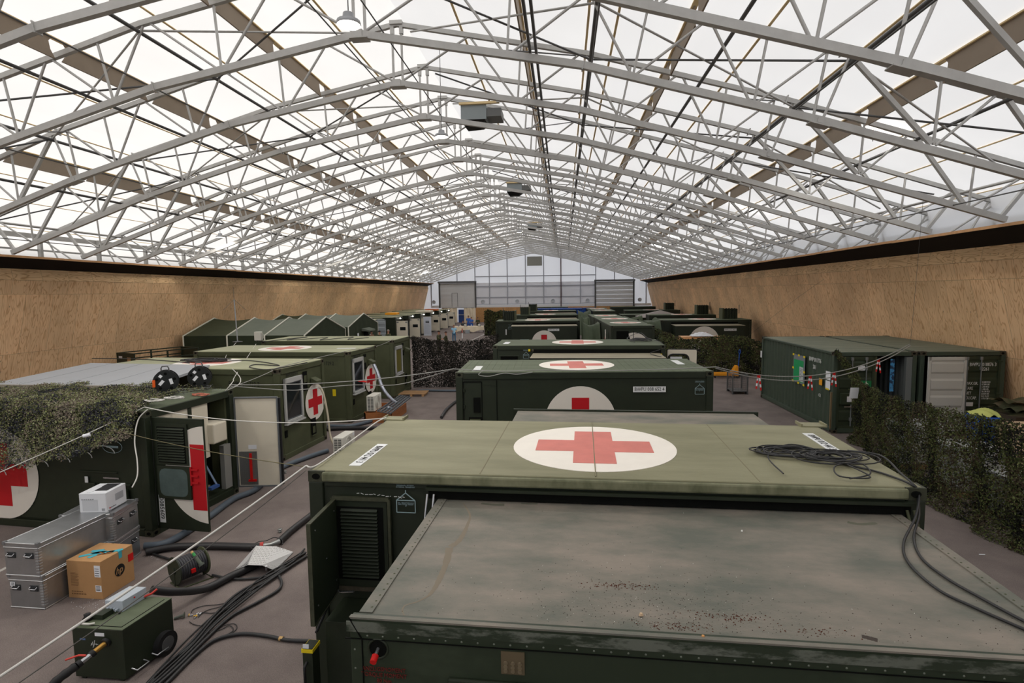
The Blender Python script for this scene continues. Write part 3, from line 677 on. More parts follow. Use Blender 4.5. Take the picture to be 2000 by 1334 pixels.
for i in range(3):
    for j in range(3): vp.cyl((-.045+.045*i, -.05+.026*j, .008), (-.045+.045*i, -.052+.026*j, .017), .014, 10)
vp.build('vent_plate', [mat('brass_plate', (112, 100, 78), .45, .4), mat('brass_louvre', (142, 130, 106), .4, .5)], A)
MB().box((SX0+.6, SY-.1, 1.3), (SX1-.3, SY-.07, SZ-.34)).build('front_hatch', g_dark, A, bevel=.01)
# props of the slide-out at its far corners
for x in (SX0-.13, SX0-.06, SX1+.12, SX1+.06):
    MB().tube([(x, -.03, H-.2), (x+(-.02 if x < 3 else .07), -.35, 1.6)], .013).build('support_stay', chrome if x < 3 else g_mid, A)
# same box on the far side
bk = MB(); bk.box((SX0+.3, W, .35), (SX1-.0, W+2.05, SZ-.06)); bk.build('slide_out_box', g_dark, A)
MB().box((SX0+.28, W, SZ-.06), (SX1+.02, W+2.07, SZ-.03)).build('slide_out_roof', r_grey, A)
MB().box((SX0+.2, W+2.07, SZ-.12), (SX1+.1, W+2.12, SZ+.0)).build('front_lip', g_dark, A)
feet = MB()
for x in (.09, L-.09):
    for y in (.09, W-.09): feet.cyl((x, y, -.09), (x, y, .02), .06, 12)
for x in (SX0+.1, SX1-.1): feet.bar((x, SY+.1, .35), (x, SY+.1, -.09), .08); feet.bar((x, W+1.9, .35), (x, W+1.9, -.09), .08)
feet.bar((.25, -.57, .12), (.25, -.57, -.09), .1); feet.build('jack_feet', steel_dark, A)
st_m = mat('water_stain', (122, 112, 97), .8); st2 = mat('damp_stain', (98, 98, 84), .7)
random.seed(17)
def stain(px, m_, w0, w1):
    P = smooth_path([tuple(G(u, v, 2.41)) for u, v in px], 6); M0 = Matrix.LocRotScale(A.location, A.rotation_euler, None).inverted(); P = [M0 @ p for p in P]
    L_, R_2 = [], []
    for i, p in enumerate(P):
        t = (P[min(i+1, len(P)-1)]-P[max(i-1, 0)]).normalized(); n_ = Vector((-t.y, t.x, 0)); ww = lerp_(w0, w1, i/len(P))*random.uniform(.85, 1.15)
        L_.append(p+n_*ww); R_2.append(p-n_*ww)
    b = MB(); n = len(P); z_ = SZ+.0108
    b.add([(q.x, q.y, z_) for q in L_]+[(q.x, q.y, z_) for q in R_2], [(i, i+1, n+i+1, n+i) for i in range(n-1)]); b.build('water_stain', m_, rof)
lerp_ = lambda a, b, t: a+(b-a)*t
stain([(905, 985), (918, 1008), (912, 1030), (905, 1045), (895, 1060), (880, 1070)], st_m, .006, .03)
stain([(878, 1072), (872, 1100), (860, 1130), (850, 1150), (838, 1166)], st_m, .03, .012)
stain([(838, 1166), (815, 1178), (792, 1185), (786, 1195), (790, 1205)], st_m, .008, .004)
stain([(940, 985), (965, 988), (985, 988)], st2, .02, .03); stain([(1018, 985), (1035, 986), (1050, 986)], st2, .02, .015)
stain([(1655, 1022), (1680, 1026), (1712, 1024)], st2, .03, .02); stain([(1683, 1246), (1700, 1250), (1714, 1254)], mat('dark_stain', (66, 58, 52), .8), .02, .02)
# litter lying on the slide-out roof
random.seed(11)
lb = MB(frame((-2.716, 5.533, .09), (cos(-.035), sin(-.035), 0), (-sin(-.035), cos(-.035), 0)))
for k in range(900):
    x = random.gauss(3.4, .5) if k % 3 else random.uniform(SX0+.2, SX1-.1); y = SY+abs(random.gauss(0, .35 if k % 4 else .8))+.02
    if not SX0 < x < SX1 or y > -.1: continue
    r = random.uniform(.0015, .0045); lb.m = 0 if random.random() < .88 else 1
    a = random.random()*6; lb.add([(x+r*cos(a), y+r*sin(a), SZ+.011), (x+r*cos(a+2.1), y+r*sin(a+2.1), SZ+.011), (x+r*cos(a+4.2), y+r*sin(a+4.2), SZ+.011), (x, y, SZ+.011+r)], [(0, 1, 3), (1, 2, 3), (2, 0, 3)])
lb.m = 2
for cx, cy_, n_ in ((3.15, SY+.52, 130), (3.85, SY+.2, 110), (3.5, SY+.06, 100), (4.3, SY+.09, 60)):
    for k in range(n_):
        x = cx+random.gauss(0, .13); y = cy_+random.gauss(0, .025); r = random.uniform(.003, .008)
        if y < SY: continue
        a = random.random()*6; lb.add([(x+r*cos(a), y+r*sin(a)*.5, SZ+.011), (x+r*cos(a+2.1), y+r*sin(a+2.1)*.5, SZ+.011), (x+r*cos(a+4.2), y+r*sin(a+4.2)*.5, SZ+.011), (x, y, SZ+.011+r*.7)], [(0, 1, 3), (1, 2, 3), (2, 0, 3)])
single(lb, 'debris', [mat('grit_dark', (52, 40, 34), .9), mat('grit_white', (220, 216, 208), .8), mat('grit_rust', (92, 44, 28), .9)], 'scattered grit and rust crumbs on the nearest folded-out roof', 'debris', kind='stuff')
for (u, v, r, m_, lb_) in ((1252, 1201, .016, (196, 170, 140), 'small tan stone on the nearest folded-out roof'), (1373, 1244, .014, (206, 150, 92), 'small orange stone by the front edge of the nearest folded-out roof'), (1449, 1037, .011, (226, 226, 220), 'small white pebble far up on the nearest folded-out roof')):
    p = G(u, v, 2.43); s_ = MB()
    s_.add([(p.x+r*random.uniform(.7, 1.2)*cos(a*1.05), p.y+r*random.uniform(.7, 1.1)*sin(a*1.05), 2.427) for a in range(6)]+[(p.x+r*.6*cos(a*1.05), p.y+r*.5*sin(a*1.05), 2.427+r) for a in range(6)],
           [(5, 4, 3, 2, 1, 0), (6, 7, 8, 9, 10, 11)]+[(i, (i+1) % 6, 6+(i+1) % 6, 6+i) for i in range(6)])
    single(s_, 'stone', mat('stone_%d' % u, m_, .8), lb_, 'stone')

# ---------------------------------------------------------------- B
B = thing('medical_container', 'green medical container numbered BWPU 008652 4 with half disc and red square on its side', 'container', (-2.577, 12.965, .06), .036)
med_shell(B, L, W, H, g_dark, r_green)
rb = MB()
for k in range(34): rb.box((.12+k*.173, .06, H+.003), (.15+k*.173, W-.06, H+.008))
rb.build('roof_ribs', r_green, B)
emblem(B, TOP(L/2-.08, 1.22, H+.008), .96, 1.36, .42)
M_ = FF(L/2-.06, 1.41); half_emblem(B, M_, .84, 1.13, .41)
plate(B, FF(4.58, 2.17), .76, .135, 'BWPU 008 652 4', .125, sx=.78)
for px_, py_ in ((.46, .65), (L-.45, 1.6)): MB(TOP(px_, py_, H+.006, -pi/2)).box((-.42, -.09, 0), (.42, .09, .006)).build('number_plate', plate_w, B)
lift_label(B, FF(5.74, 2.12), 1.05)
pn = MB()
for a, b in (((.18, .3), (.18, 2.36)), ((.62, .3), (.62, 2.36)), ((.18, 2.36), (.62, 2.36)), ((.98, .2), (.98, 2.4))): pn.bar((a[0], .022, a[1]), (b[0], .022, b[1]), .014, .02)
pn.build('panel_joint', g_deep, B)
lo = MB(); lo.box((.42, -.0, 1.62), (.58, .028, 1.98)); lo.box((.3, .0, 1.2), (.62, .028, 1.5)); lo.m = 1; lo.box((.33, -.02, 1.36), (.58, .0, 1.46)); lo.build('lock_recess', [g_deep, g_mid], B)
for k, x in enumerate((.2, .2)): MB().cyl((x, .01, 2.2-.4*k), (x, .01, 2.12-.4*k), .02, 8).build('hinge', g_dark, B)

# ---------------------------------------------------------------- C
C_ = thing('medical_container', 'third green medical container in the centre row, beige folded-out roof in front', 'container', (-2.535, 19.698, .06), -.022)
med_shell(C_, L, W, H, g_dark, r_green)
emblem(C_, TOP(L/2, 1.2, H+.004), .95, 1.35, .45)
MB(TOP(.4, .9, H+.006, -pi/2)).box((-.4, -.1, 0), (.4, .1, .006)).build('number_plate', plate_w, C_)
cs = MB(); cs.box((1.5, -1.65, .35), (5.82, 0, 2.28)); cs.build('slide_out_box', g_dark, C_)
MB().box((1.45, -1.67, 2.28), (5.86, .02, 2.31)).build('slide_out_roof', r_beige, C_)
MB().box((1.45, -1.72, 2.2), (5.86, -1.67, 2.33)).build('front_lip', g_deep, C_)
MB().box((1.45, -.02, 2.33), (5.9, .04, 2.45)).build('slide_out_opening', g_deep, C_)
lo = MB(); lo.box((.28, -.012, 1.85), (.9, .0, 2.2)); lo.m = 1; lo.bar((.24, -.05, 2.22), (.94, -.05, 2.22), .03, .03); lo.build('lock_recess', [g_deep, g_dark], C_)
lift_label(C_, FF(1.2, 2.2), 1.0)
for x, m_ in ((1.32, yellow), (1.44, cast_m), (5.9, yellow)): MB().cbox((x, -.03, 2.42 if x < 5 else 2.25), (.07, .05, .08)).build('latch', m_, C_)
# open cream door frame beside C
t_ = thing('open_door_leaf', 'cream door leaf with rounded window and black seal beside the third container', 'door', (3.62, 19.75, .32), -.1)
d = MB(frame((0, 0, 0), (1, 0, 0), (0, 0, 1)))
ring = lambda x0, y0, x1, y1, r: [(x1-r+r*cos(a), y1-r+r*sin(a)) for a in (0, .52, 1.05, 1.57)]+[(x0+r+r*cos(a), y1-r+r*sin(a)) for a in (1.57, 2.1, 2.6, 3.14)]+[(x0+r+r*cos(a), y0+r+r*sin(a)) for a in (3.14, 3.66, 4.2, 4.71)]+[(x1-r+r*cos(a), y0+r+r*sin(a)) for a in (4.71, 5.24, 5.76, 6.28)]
o_r = ring(0, 0, .98, 2.15, .04); i_r = ring(-.0+.02, .9, .72, 1.99, .16); n = 16
d.add([(x, y, 0) for x, y in o_r]+[(x, y, 0) for x, y in i_r]+[(x, y, -.06) for x, y in o_r]+[(x, y, -.06) for x, y in i_r],
      [(i, (i+1) % n, n+(i+1) % n, n+i) for i in range(n)]+[(2*n+i, 3*n+i, 3*n+(i+1) % n, 2*n+(i+1) % n) for i in range(n)]+[(i, 2*n+i, 2*n+(i+1) % n, (i+1) % n) for i in range(n)]+[(n+i, n+(i+1) % n, 3*n+(i+1) % n, 3*n+i) for i in range(n)])
d.build('leaf', cream, t_)
s_ = MB(frame((0, 0, 0), (1, 0, 0), (0, 0, 1))); s_.tube([(x, y, 0) for x, y in i_r], .025, 6, closed=True); s_.tube([(x, y, -.03) for x, y in o_r], .03, 6, closed=True); s_.build('seal', rubber, t_)
MB(frame((0, 0, 0), (1, 0, 0), (0, 0, 1))).box((.1, 1.2, -.045), (.5, 1.9, -.035)).build('notice', paper, t_)

# ---------------------------------------------------------------- far centre and right rows
def far_med(name_label, x, y, H, rz, slide=None, emb=True, half=None, plate_x=None, L=6.058, roof=r_green, group='distant medical containers'):
    t = thing('medical_container', name_label, 'container', (x, y, 0), rz)
    med_shell(t, L, 2.438, H, g_dark, roof)
    if emb: emblem(t, TOP(L/2, 1.2, H+.004), .95, 1.35, .42)
    if slide:
        a, b, dp, zt = slide
        MB().box((a, -dp, .3), (b, 0, zt-.03)).build('slide_out_box', g_dark, t)
        MB().box((a-.04, -dp-.03, zt-.03), (b+.04, .02, zt)).build('slide_out_roof', r_beige, t)
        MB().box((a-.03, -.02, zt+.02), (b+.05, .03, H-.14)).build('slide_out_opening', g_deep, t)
        f = -dp-.034
    else: f = -.004
    if half is not None:
        d = MB(frame((half[0], f, half[1]), (1, 0, 0), (0, 0, 1))).disc((0, 0, 0), half[2], 48, th=.005).build('emblem_disc', emb_w2, t)
        MB(frame((half[0], f, half[1]), (1, 0, 0), (0, 0, 1))).box((-.2, -.56, .005), (.2, .56, .01)).build('emblem_cross', emb_r2, d)
    if plate_x: plate(t, frame((plate_x, f, zt-.28), (1, 0, 0), (0, 0, 1)), .78, .15, 'BWPU 012 342 2', .13, sx=.78)
    return t
D = far_med('green medical container with plate and red square, front of the distant left centre row', -4.88, 39.7, 2.49, .03, (1.25, 5.75, 1.6, 2.22), True, (3.5, 1.05, .86), 4.15)
MB().box((.72, -.03, 1.5), (.8, .0, 1.9)).build('door_window', plate_w, D)
lift_label(D, FF(1.03, 1.98), 1.1)
fw_ = MB(frame((2.15, -1.64, 1.25), (1, 0, 0), (0, 0, 1)))
for k in range(12): fw_.box((-.3+k*.05, .0, 0), (-.262+k*.05, .06, .004)); fw_.box((-.33+k*.055, -.11, 0), (-.288+k*.055, -.03, .004))
fw_.build('faded_stencil', pale_ink, D)
far_med('second green medical container behind the front one of the distant left centre row', -4.66, 52.2, 2.40, .05, (1.3, 5.8, 1.6, 2.1))
far_med('third green medical container of the distant left centre row, pale slide-out roof strip', -4.5, 65.5, 2.32, .05, (1.2, 5.8, 1.6, 2.1))
far_med('dark container roof at the far end of the centre row behind the blue one', -5.4, 80.0, 2.36, .02, None, False)
E1 = far_med('end-on green medical container with open hatch, nearest of the lengthwise centre line', 5.07, 31.5, 2.6, .03+pi/2, None)
E2 = far_med('second lengthwise green medical container behind the end-on one', 4.97, 37.7, 2.55, .03+pi/2)
E3 = far_med('third lengthwise green medical container of the line, faint pale disc on roof', 4.8, 44.0, 2.5, .03+pi/2)
far_med('fourth lengthwise green medical container, small roof with red cross', 5.6, 60, 2.42, pi/2)
far_med('fifth lengthwise green medical container near the far gable wall', 5.4, 67.5, 2.38, pi/2)
# end face of E1 looks to -y : opening, half disc
def E1M(x, z): return frame((-.006, 2.438-x, z), (0, -1, 0), (0, 0, 1))
MB(E1M(0, 0)).box((.32, .4, 0), (1.0, 2.3, .012)).build('open_hatch', g_deep, E1)
o_ = MB(E1M(1.28, 1.35)).disc((0, 0, .002), .86, 40, a0=-.35*pi, a1=.62*pi, th=.006).build('emblem_disc', emb_w2, E1)
MB(E1M(1.28, 1.35)).box((-.24, .1, .008), (.2, .34, .012)).build('emblem_cross', emb_r2, o_)
MB(E1M(0, 0)).bar((1.26, .3, .012), (1.26, 2.3, .012), .03).build('door_gap', g_deep, E1)
wl = thing('folded_door', 'narrow white door edge with red stripe on the side of the end-on container', 'door', (2.4, 32.6, .15))
MB().add([(0, 0, 0), (.08, .5, 0), (.08, .5, 1.9), (.02, .25, 2.15), (0, 0, 1.7), (.05, 0, 0), (.13, .5, 0), (.13, .5, 1.9), (.07, .25, 2.15), (.05, 0, 1.7)], [(0, 1, 2, 3, 4), (9, 8, 7, 6, 5), (0, 4, 9, 5), (1, 6, 7, 2), (2, 7, 8, 3), (3, 8, 9, 4), (0, 5, 6, 1)]).build('leaf', emb_w2, wl)
MB().box((-.01, .1, .2), (.06, .14, 1.7)).build('stripe', emb_r2, wl)
Fc = far_med('green medical container with half disc and plate at the right wall, behind stacked boards', 6.70, 39.2, 2.48, -.02, (.75, 5.1, 1.7, 2.2), True, (2.55, 1.2, .95), 4.2)
far_med('second green medical container in the right-hand distant row', 7.65, 50.6, 2.34, -.02)
far_med('third green medical container in the right-hand distant row, beyond the grey tent roof', 6.95, 63.6, 2.34, -.01)
far_med('fourth dark green container in the right-hand row near the far wall', 6.6, 78, 2.35, 0, None, False)
for k, (x, y, z, rz) in enumerate(((6.9, 47.0, 1.95, 0), (6.1, 60.3, 2.0, 0))):
    MB_ = far_med(['low green container roof between the second and first right-hand rows', 'low green container roof beyond the grey tent roof'][k], x, y, z, rz, None, False, L=4.5)
# blue corrugated container
def iso_side(b, M, Lw, z0, z1, d=.036, pitch=.278):
    """trapezoid-corrugated wall in local x (length), y (up), z (out)"""
    s_ = MB(M); xs = []; x = 0; 
    while x < Lw-.001:
        for dx, o in ((.0, 0), (.07, 0), (.139, -d), (.209, -d)): 
            if x+dx < Lw: xs.append((x+dx, o))
        x += pitch
    xs.append((Lw, 0))
    vs = [(a, z0, o) for a, o in xs]+[(a, z1, o) for a, o in xs]; n = len(xs)
    b.M = M; b.add(vs, [(i, i+1, n+i+1, n+i) for i in range(n-1)]); b.M = I4
def iso(t, L, W, H, m, roof, front='doors', m_in=None):
    """shipping container, long axis local y, front at y=0"""
    b = MB()
    iso_side(b, frame((.05, L-.1, 0), (0, -1, 0), (0, 0, 1)), L-.2, .16, H-.1)
    iso_side(b, frame((W-.05, .1, 0), (0, 1, 0), (0, 0, 1)), L-.2, .16, H-.1)
    iso_side(b, frame((W-.1, L-.05, 0), (-1, 0, 0), (0, 0, 1)), W-.2, .16, H-.1)
    b.build('corrugated_walls', m, t)
    f = MB()
    for x in (0, W):
        s = 1 if x == 0 else -1
        f.box((min(x, x+s*.08), .16, H-.09), (max(x, x+s*.08), L-.16, H-.02)); f.box((min(x, x+s*.1), .16, .02), (max(x, x+s*.1), L-.16, .17))
        for y in (0, L): q = 1 if y == 0 else -1; f.box((min(x, x+s*.12), min(y, y+q*.14), .118), (max(x, x+s*.12), max(y, y+q*.14), H-.118))
    for y in (0, L):
        q = 1 if y == 0 else -1
        f.box((.16, min(y, y+q*.12), H-.13), (W-.16, max(y, y+q*.12), H-.01)); f.box((.16, min(y, y+q*.12), .02), (W-.16, max(y, y+q*.12), .16))
    f.build('frame', m, t, bevel=.008)
    r = MB(); xs = []; y = .1
    while y < L-.1: xs += [(y, 0), (y+.08, 0), (y+.1, .018), (y+.18, .018)]; y += .21
    xs.append((L-.1, 0)); n = len(xs)
    r.add([(.06, a, H-.03+o) for a, o in xs]+[(W-.06, a, H-.03+o) for a, o in xs], [(i, n+i, n+i+1, i+1) for i in range(n-1)]); r.box((.02, .02, H-.045), (W-.02, L-.02, H-.035))
    r.build('roof_sheet', roof, t)
    castings(t, W, L, H, cast_m)
blue = mat('container_blue', (34, 74, 150), .5, var=.1)
t_ = thing('shipping_container', 'blue corrugated container in the far centre of the hall', 'container', (2.6, 73.0, 0), pi/2)
iso(t_, 6.058, 2.438, 2.36, blue, blue)
t_ = thing('shipping_container', 'second blue container right behind the first, only its end showing', 'container', (4.3, 76.2, 0), pi/2)
iso(t_, 6.058, 2.438, 2.3, blue, blue)

# exhaust stacks standing on the roofs
def stack(x, y, z, w, h, lab, flip=1):
    t = thing('ventilation_cowl', lab, 'vent cowl', (x, y, z), group='ribbed cowls')
    b = MB(); n = 5
    b.box((0, 0, 0), (w, .8, h*.94))
    for k in range(n): b.box((w*(k+.1)/n, -.08, .0), (w*(k+.62)/n, .0, h*.97))
    b.build('ribbed_casing', g_dark, t)
    MB().box((w if flip > 0 else -.1, -.1, 0), (w+.1 if flip > 0 else 0, .8, h)).build('side_plate', g_mid, t)
    MB().tube([(0 if flip > 0 else w+.1, 0, h*.5), (0 if flip > 0 else w+.1, 0, h*1.3)], .025, 5).build('aerial', steel_dark, t)
    e = MB()
    for k in range(n): e.cyl((w*(k+.35)/n, .3, h*.94), (w*(k+.35)/n, .3, h*1.0), .05, 6)
    e.build('vent_stubs', g_dark, t)
stack(-4.4, 40.5, 2.49, .82, .72, 'ribbed green cowl on the front container of the distant left centre row')
stack(-4.1, 53.0, 2.40, .8, .75, 'ribbed green cowl on the second container of the left centre row')
stack(-4.4+.3, 66.2, 2.33, .85, .8, 'plain-faced green cowl farthest back in the left centre row')
stack(11.2, 40.2, 2.48, .95, .75, 'ribbed green cowl nearest on the right-hand row, against the plywood', -1)
stack(12.05, 51.4, 2.34, .95, .85, 'ribbed green cowl in the middle of the right-hand row', -1)
stack(11.55, 64.4, 2.34, .95, .8, 'ribbed green cowl farthest back on the right-hand row', -1)

# ---------------------------------------------------------------- left row L1, L2, L3 (olive, end faces to the aisle)
def window_unit(t, y0, y1, z0, z1, glass):
    w_ = MB(); X = L
    def fr_(a, b): w_.box((X-.0, a[0], a[1]), (X+.06, b[0], b[1]))
    k = .07
    fr_((y0, z0), (y1, z0+k)); fr_((y0, z1-k*2), (y1, z1)); fr_((y0, z0), (y0+k, z1)); fr_((y1-k, z0), (y1, z1))
    f = w_.build('window_frame', winframe, t, bevel=.008)
    MB().box((X+.005, y0+k, z0+k), (X+.02, y1-k, z1-k*2)).build('pane', glass, f)
    i_ = MB()
    for a, b in (((y0+k, z0+k), (y1-k, z0+k+.03)), ((y0+k, z1-2*k-.03), (y1-k, z1-2*k)), ((y0+k, z0+k), (y0+k+.03, z1-2*k)), ((y1-k-.03, z0+k), (y1-k, z1-2*k))): i_.box((X+.02, *a), (X+.035, *b))
    i_.build('inner_sash', grey_edge, f)
    MB().box((X+.0, y0-.02, z0-.05), (X+.1, y1+.02, z0-.01)).build('window_sill', winframe, f)
def left_med(label, x, y, H, rz, roof, num, emb_roof, emb_end, glass):
    t = thing('medical_container', label, 'container', (x-6.058*cos(rz), y-6.058*sin(rz), 0), rz)
    med_shell(t, L, W, H, g_mid, roof)
    if emb_roof: emblem(t, TOP(L/2-.1, 1.22, H+.004), .95, 1.35, .42)
    if num:
        text('BWPU '+num, FF(5.0, H-.42, .026), .19, ink, t, align='CENTER', sx=.72)
        text('BWPU '+num, RE(L, .66, H-.225), .12, ink, t, align='CENTER', sx=.72)
    window_unit(t, .2, 1.1, 1.02, 2.26, glass)
    if emb_end:
        emblem(t, RE(L, 1.82, 1.32), .55, .78, .26, False)
    r = MB(); r.box((L-.0, 1.2, 1.75), (L+.012, 1.42, 2.32)); r.box((L, 1.55, .35), (L+.012, 1.8, .85)); r.box((L, .18, .62), (L+.015, .3, .82)); r.m = 1
    r.box((L+.01, 1.24, 2.0), (L+.02, 1.38, 2.2)); r.box((L+.01, 1.6, .4), (L+.02, 1.74, .6)); r.bar((L+.03, 1.52, .33), (L+.03, 1.83, .33), .02)
    r.build('vent_recess', [g_deep, g_mid], t)
    h = MB(); h.add([(L, 1.62, 2.08), (L, 1.9, 2.08), (L+.2, 1.9, 1.98), (L+.2, 1.62, 1.98), (L, 1.62, 1.88), (L, 1.9, 1.88), (L+.2, 1.9, 1.92), (L+.2, 1.62, 1.92)], [(0, 3, 2, 1), (4, 5, 6, 7), (0, 4, 7, 3), (1, 2, 6, 5), (2, 3, 7, 6)]); h.build('cable_hood', g_mid, t)
    rod = MB()
    for y in (.12, 2.3): rod.box((L-.0, y-.02, .2), (L+.01, y+.02, H-.2))
    rod.build('door_edge', g_mid, t)
    return t
L1 = left_med('olive medical container BWPU 011733 2 with window and red cross on its end', -7.68, 14.2, 2.555, -.085, r_pale, '011733 2', True, True, glass_dark)
L2 = left_med('olive medical container numbered 011729 2, middle of the three olive ones', -7.5, 18.75, 2.54, -.06, r_pale, '011729 2', True, True, glass_dark)
L3 = left_med('olive medical container with yellow lit window, farthest of the three olive ones', -7.335, 23.27, 2.555, -.03, r_pale, '', False, False, mat('lit_window', (92, 86, 40), .3, emis=.12))
plate(L2, TOP(5.4, 1.2, 2.545, .1), .7, .16, '', .1)
text('CE\nKL', frame((5.45, .02, 1.05), (1, 0, 0), (0, 0, 1)), .1, ink, L2, align='CENTER')
MB().box((5.38, .012, .96), (5.5, .024, 1.2)).build('yellow_label', yellow, L2)

# ---------------------------------------------------------------- L0 open container on the left
L0 = thing('medical_container', 'open dark green medical container with white inner door, camouflage net over its roof', 'container', (-7.782-6.058*cos(-.098), 9.499-6.058*sin(-.098), 0), -.098)
H0 = 2.427
med_shell(L0, L, W, H0, g_dark, r_green, open_end=True)
emblem(L0, FF(2.58, 1.06, .018), .92, 1.3, .46, False)
fi = MB(); fi.box((4.5, .0, 1.2), (5.35, .026, 1.23)); fi.box((5.3, -.02, .98), (5.65, .02, 1.02)); fi.box((4.55, -.02, .85), (4.85, .02, 1.0)); fi.box((4.95, -.05, .3), (5.6, .0, .92)); fi.build('lockers', g_dark, L0, bevel=.01)
dec = MB(frame((5.28, .02, 1.72), (1, 0, 0), (0, 0, 1))); dec.tube([(.19*cos(a*pi/10)*(1.15 if abs(cos(a*pi/10)) > .3 else 1), .12*sin(a*pi/10), .004) for a in range(20)], .006, 4, closed=True); dec.box((-.13, -.02, 0), (.13, .02, .004)); dec.build('lettered_oval', pale_ink, L0)
lift_label(L0, FF(5.33, 2.02, .02), .9)
MB().box((4.62, -.01, .98), (4.69, .0, 1.12)).build('socket_label', plate_w, L0)
MB().box((5.05, -.012, 1.1), (5.4, .0, 1.13)).build('silver_handle', chrome, L0)
rc = MB()
for k in range(6):
    a0 = 2.2+k*.52; rc.tube([(a0+.27*(1-cos(q*pi/10)), .0, 1.05+.11*k+.14*sin(q*pi/10)) for q in range(11)], .008, 5)
rc.build('hanging_wire', white_ink, L0)
# interior
X1 = L
inn = MB(); inn.box((4.0, .08, .2), (5.2, W-.08, .23)); inn.build('inner_floor', cream, L0)
MB().box((3.5, .08, .2), (3.55, W-.08, H0-.1)).build('inner_partition', cream, L0)
MB().box((3.55, .08, .22), (L-.3, .12, H0-.12)).build('inner_lining', cream, L0)
cb = MB(); cb.box((4.8, .1, 1.3), (X1-.2, .95, H0-.12)); cb.box((4.9, .1, .3), (X1-.25, .75, 1.25)); cb.build('wall_cabinet', cream, L0, bevel=.01)
MB().box((X1-.14, .14, H0-.75), (X1-.03, 1.08, H0-.17)).build('lintel_panel', cream, L0)
MB().box((X1-.16, 1.08, H0-1.1), (X1-.01, 1.17, H0-.17)).build('door_mullion', g_dark, L0)
MB().box((X1-.16, 1.17, 1.08), (X1-.03, 1.64, H0-.16)).build('door_jamb', cream, L0)
MB().box((5.1, 1.6, 1.36), (X1+.12, 2.02, 1.8)).build('wall_unit', cream, L0, bevel=.03)
MB().box((X1-.14, 2.06, .2), (X1-.03, 2.28, 1.2)).build('chequer_jamb', mat('chequer_dark', (150, 150, 146), .5, .2), L0)
MB().box((X1-.5, 2.24, .2), (X1-.1, 2.32, H0-.15)).build('green_lining', g_mid, L0)
MB().box((X1-.14, 1.17, .25), (X1-.05, 1.45, 1.05)).build('inner_cabinet_front', cream, L0)
MB().box((5.3, 1.1, .22), (X1-.3, 1.9, .34)).build('step', mat('tan_floor', (150, 142, 120), .7), L0)
MB().bar((X1-.2, 1.5, 1.2), (X1-.08, 1.85, .35), .035).build('broom_handle', mat('broom_blue', (140, 160, 190), .5), L0)
MB().cbox((X1-.06, 1.72, .37), (.1, .25, .06)).build('broom_head', mat('broom_head_blue', (60, 90, 150), .7), L0)
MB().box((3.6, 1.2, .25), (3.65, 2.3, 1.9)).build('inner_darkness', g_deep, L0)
# left leaf (with vents), swung open towards the camera's right
def leaf_frame(u0, v0, u1, v1, z): 
    p, q = G(u0, v0, z), G(u1, v1, z); return p, q
p = Vector((-7.80, 9.66, .12)); q = Vector((-6.66, 9.52, .12)); dx = (q-p).normalized()
lf = thing('container_door', 'green louvred door leaf with red and white disc part, opened on the left container', 'door', p)
Mf = frame((0, 0, 0), dx, (0, 0, 1)); wd = (q-p).length
MB(Mf).box((0, 0, -.05), (wd, 2.16, 0)).build('leaf', g_dark, lf, bevel=.006)
def arc_poly(cx, cz, r, x0, x1, z0, z1):
    """disc clipped to a rectangle"""
    P = [(cx+r*cos(a*pi/48), cz+r*sin(a*pi/48)) for a in range(96)]
    def clip(P, f, g):
        out = []
        for i, a in enumerate(P):
            b = P[(i+1) % len(P)]
            if f(a): out.append(a)
            if f(a) != f(b): out.append(g(a, b))
        return out
    for ax, lim, sg in ((0, x0, 1), (0, x1, -1), (1, z0, 1), (1, z1, -1)):
        f = lambda a: sg*(a[ax]-lim) >= 0
        def g(a, b): t_ = (lim-a[ax])/(b[ax]-a[ax]); return (a[0]+(b[0]-a[0])*t_, a[1]+(b[1]-a[1])*t_)
        P = clip(P, f, g)
    return P
dd = MB(Mf).prism(arc_poly(wd+.05, 1.1, .93, 0, wd, 0, 2.1), 0, .004).build('emblem_disc', emb_w2, lf)
MB(Mf).box((wd-.3, .42, .004), (wd, 1.68, .009)).build('emblem_cross', emb_r2, dd)
lv = MB(Mf); lv.box((.12, 1.27, .01), (wd-.33, 2.06, .03)); lv.m = 1; lv.box((.16, 1.31, .03), (wd-.37, 2.0, .032)); lv.m = 0
for k in range(13): z = 1.33+k*.051; lv.add([(.18, z, .03), (wd-.39, z, .03), (wd-.39, z+.01, .06), (.18, z+.01, .06), (.18, z+.036, .032), (wd-.39, z+.036, .032)], [(0, 1, 2, 3), (3, 2, 5, 4), (0, 3, 4), (1, 5, 2)])
lv.build('louvre_panel', [g_dark, g_deep], lf)
fl_ = MB(Mf); fl_.box((.12, .62, .01), (wd-.3, 1.25, .045)); fl_.m = 1; fl_.prism(ring(.17, .67, wd-.36, 1.2, .12), .045, .05); fl_.build('filter_cover', [g_dark, mat('filter_grey', (78, 92, 90), .7, var=.15, scale=5)], lf)
hn = MB(Mf); 
for z in (.95, 1.08, 1.2): hn.bar((wd-.29, z, .03), (wd-.14, z, .03), .03)
hn.bar((wd-.29, .9, .03), (wd-.29, 1.25, .03), .03); hn.build('red_bracket', emb_r2, lf)
pl_ = MB(Mf).box((.07, .12, 0), (.2, .66, .005)).build('number_plate', plate_w, lf)
text('0085609', Mf @ frame((.135, .62, .007), (0, -1, 0), (1, 0, 0)), .13, ink, pl_, sx=.95)
MB(Mf).tube([(0, .05, 0), (0, 2.1, 0)], .02).build('hinge_tube', steel_dark, lf)
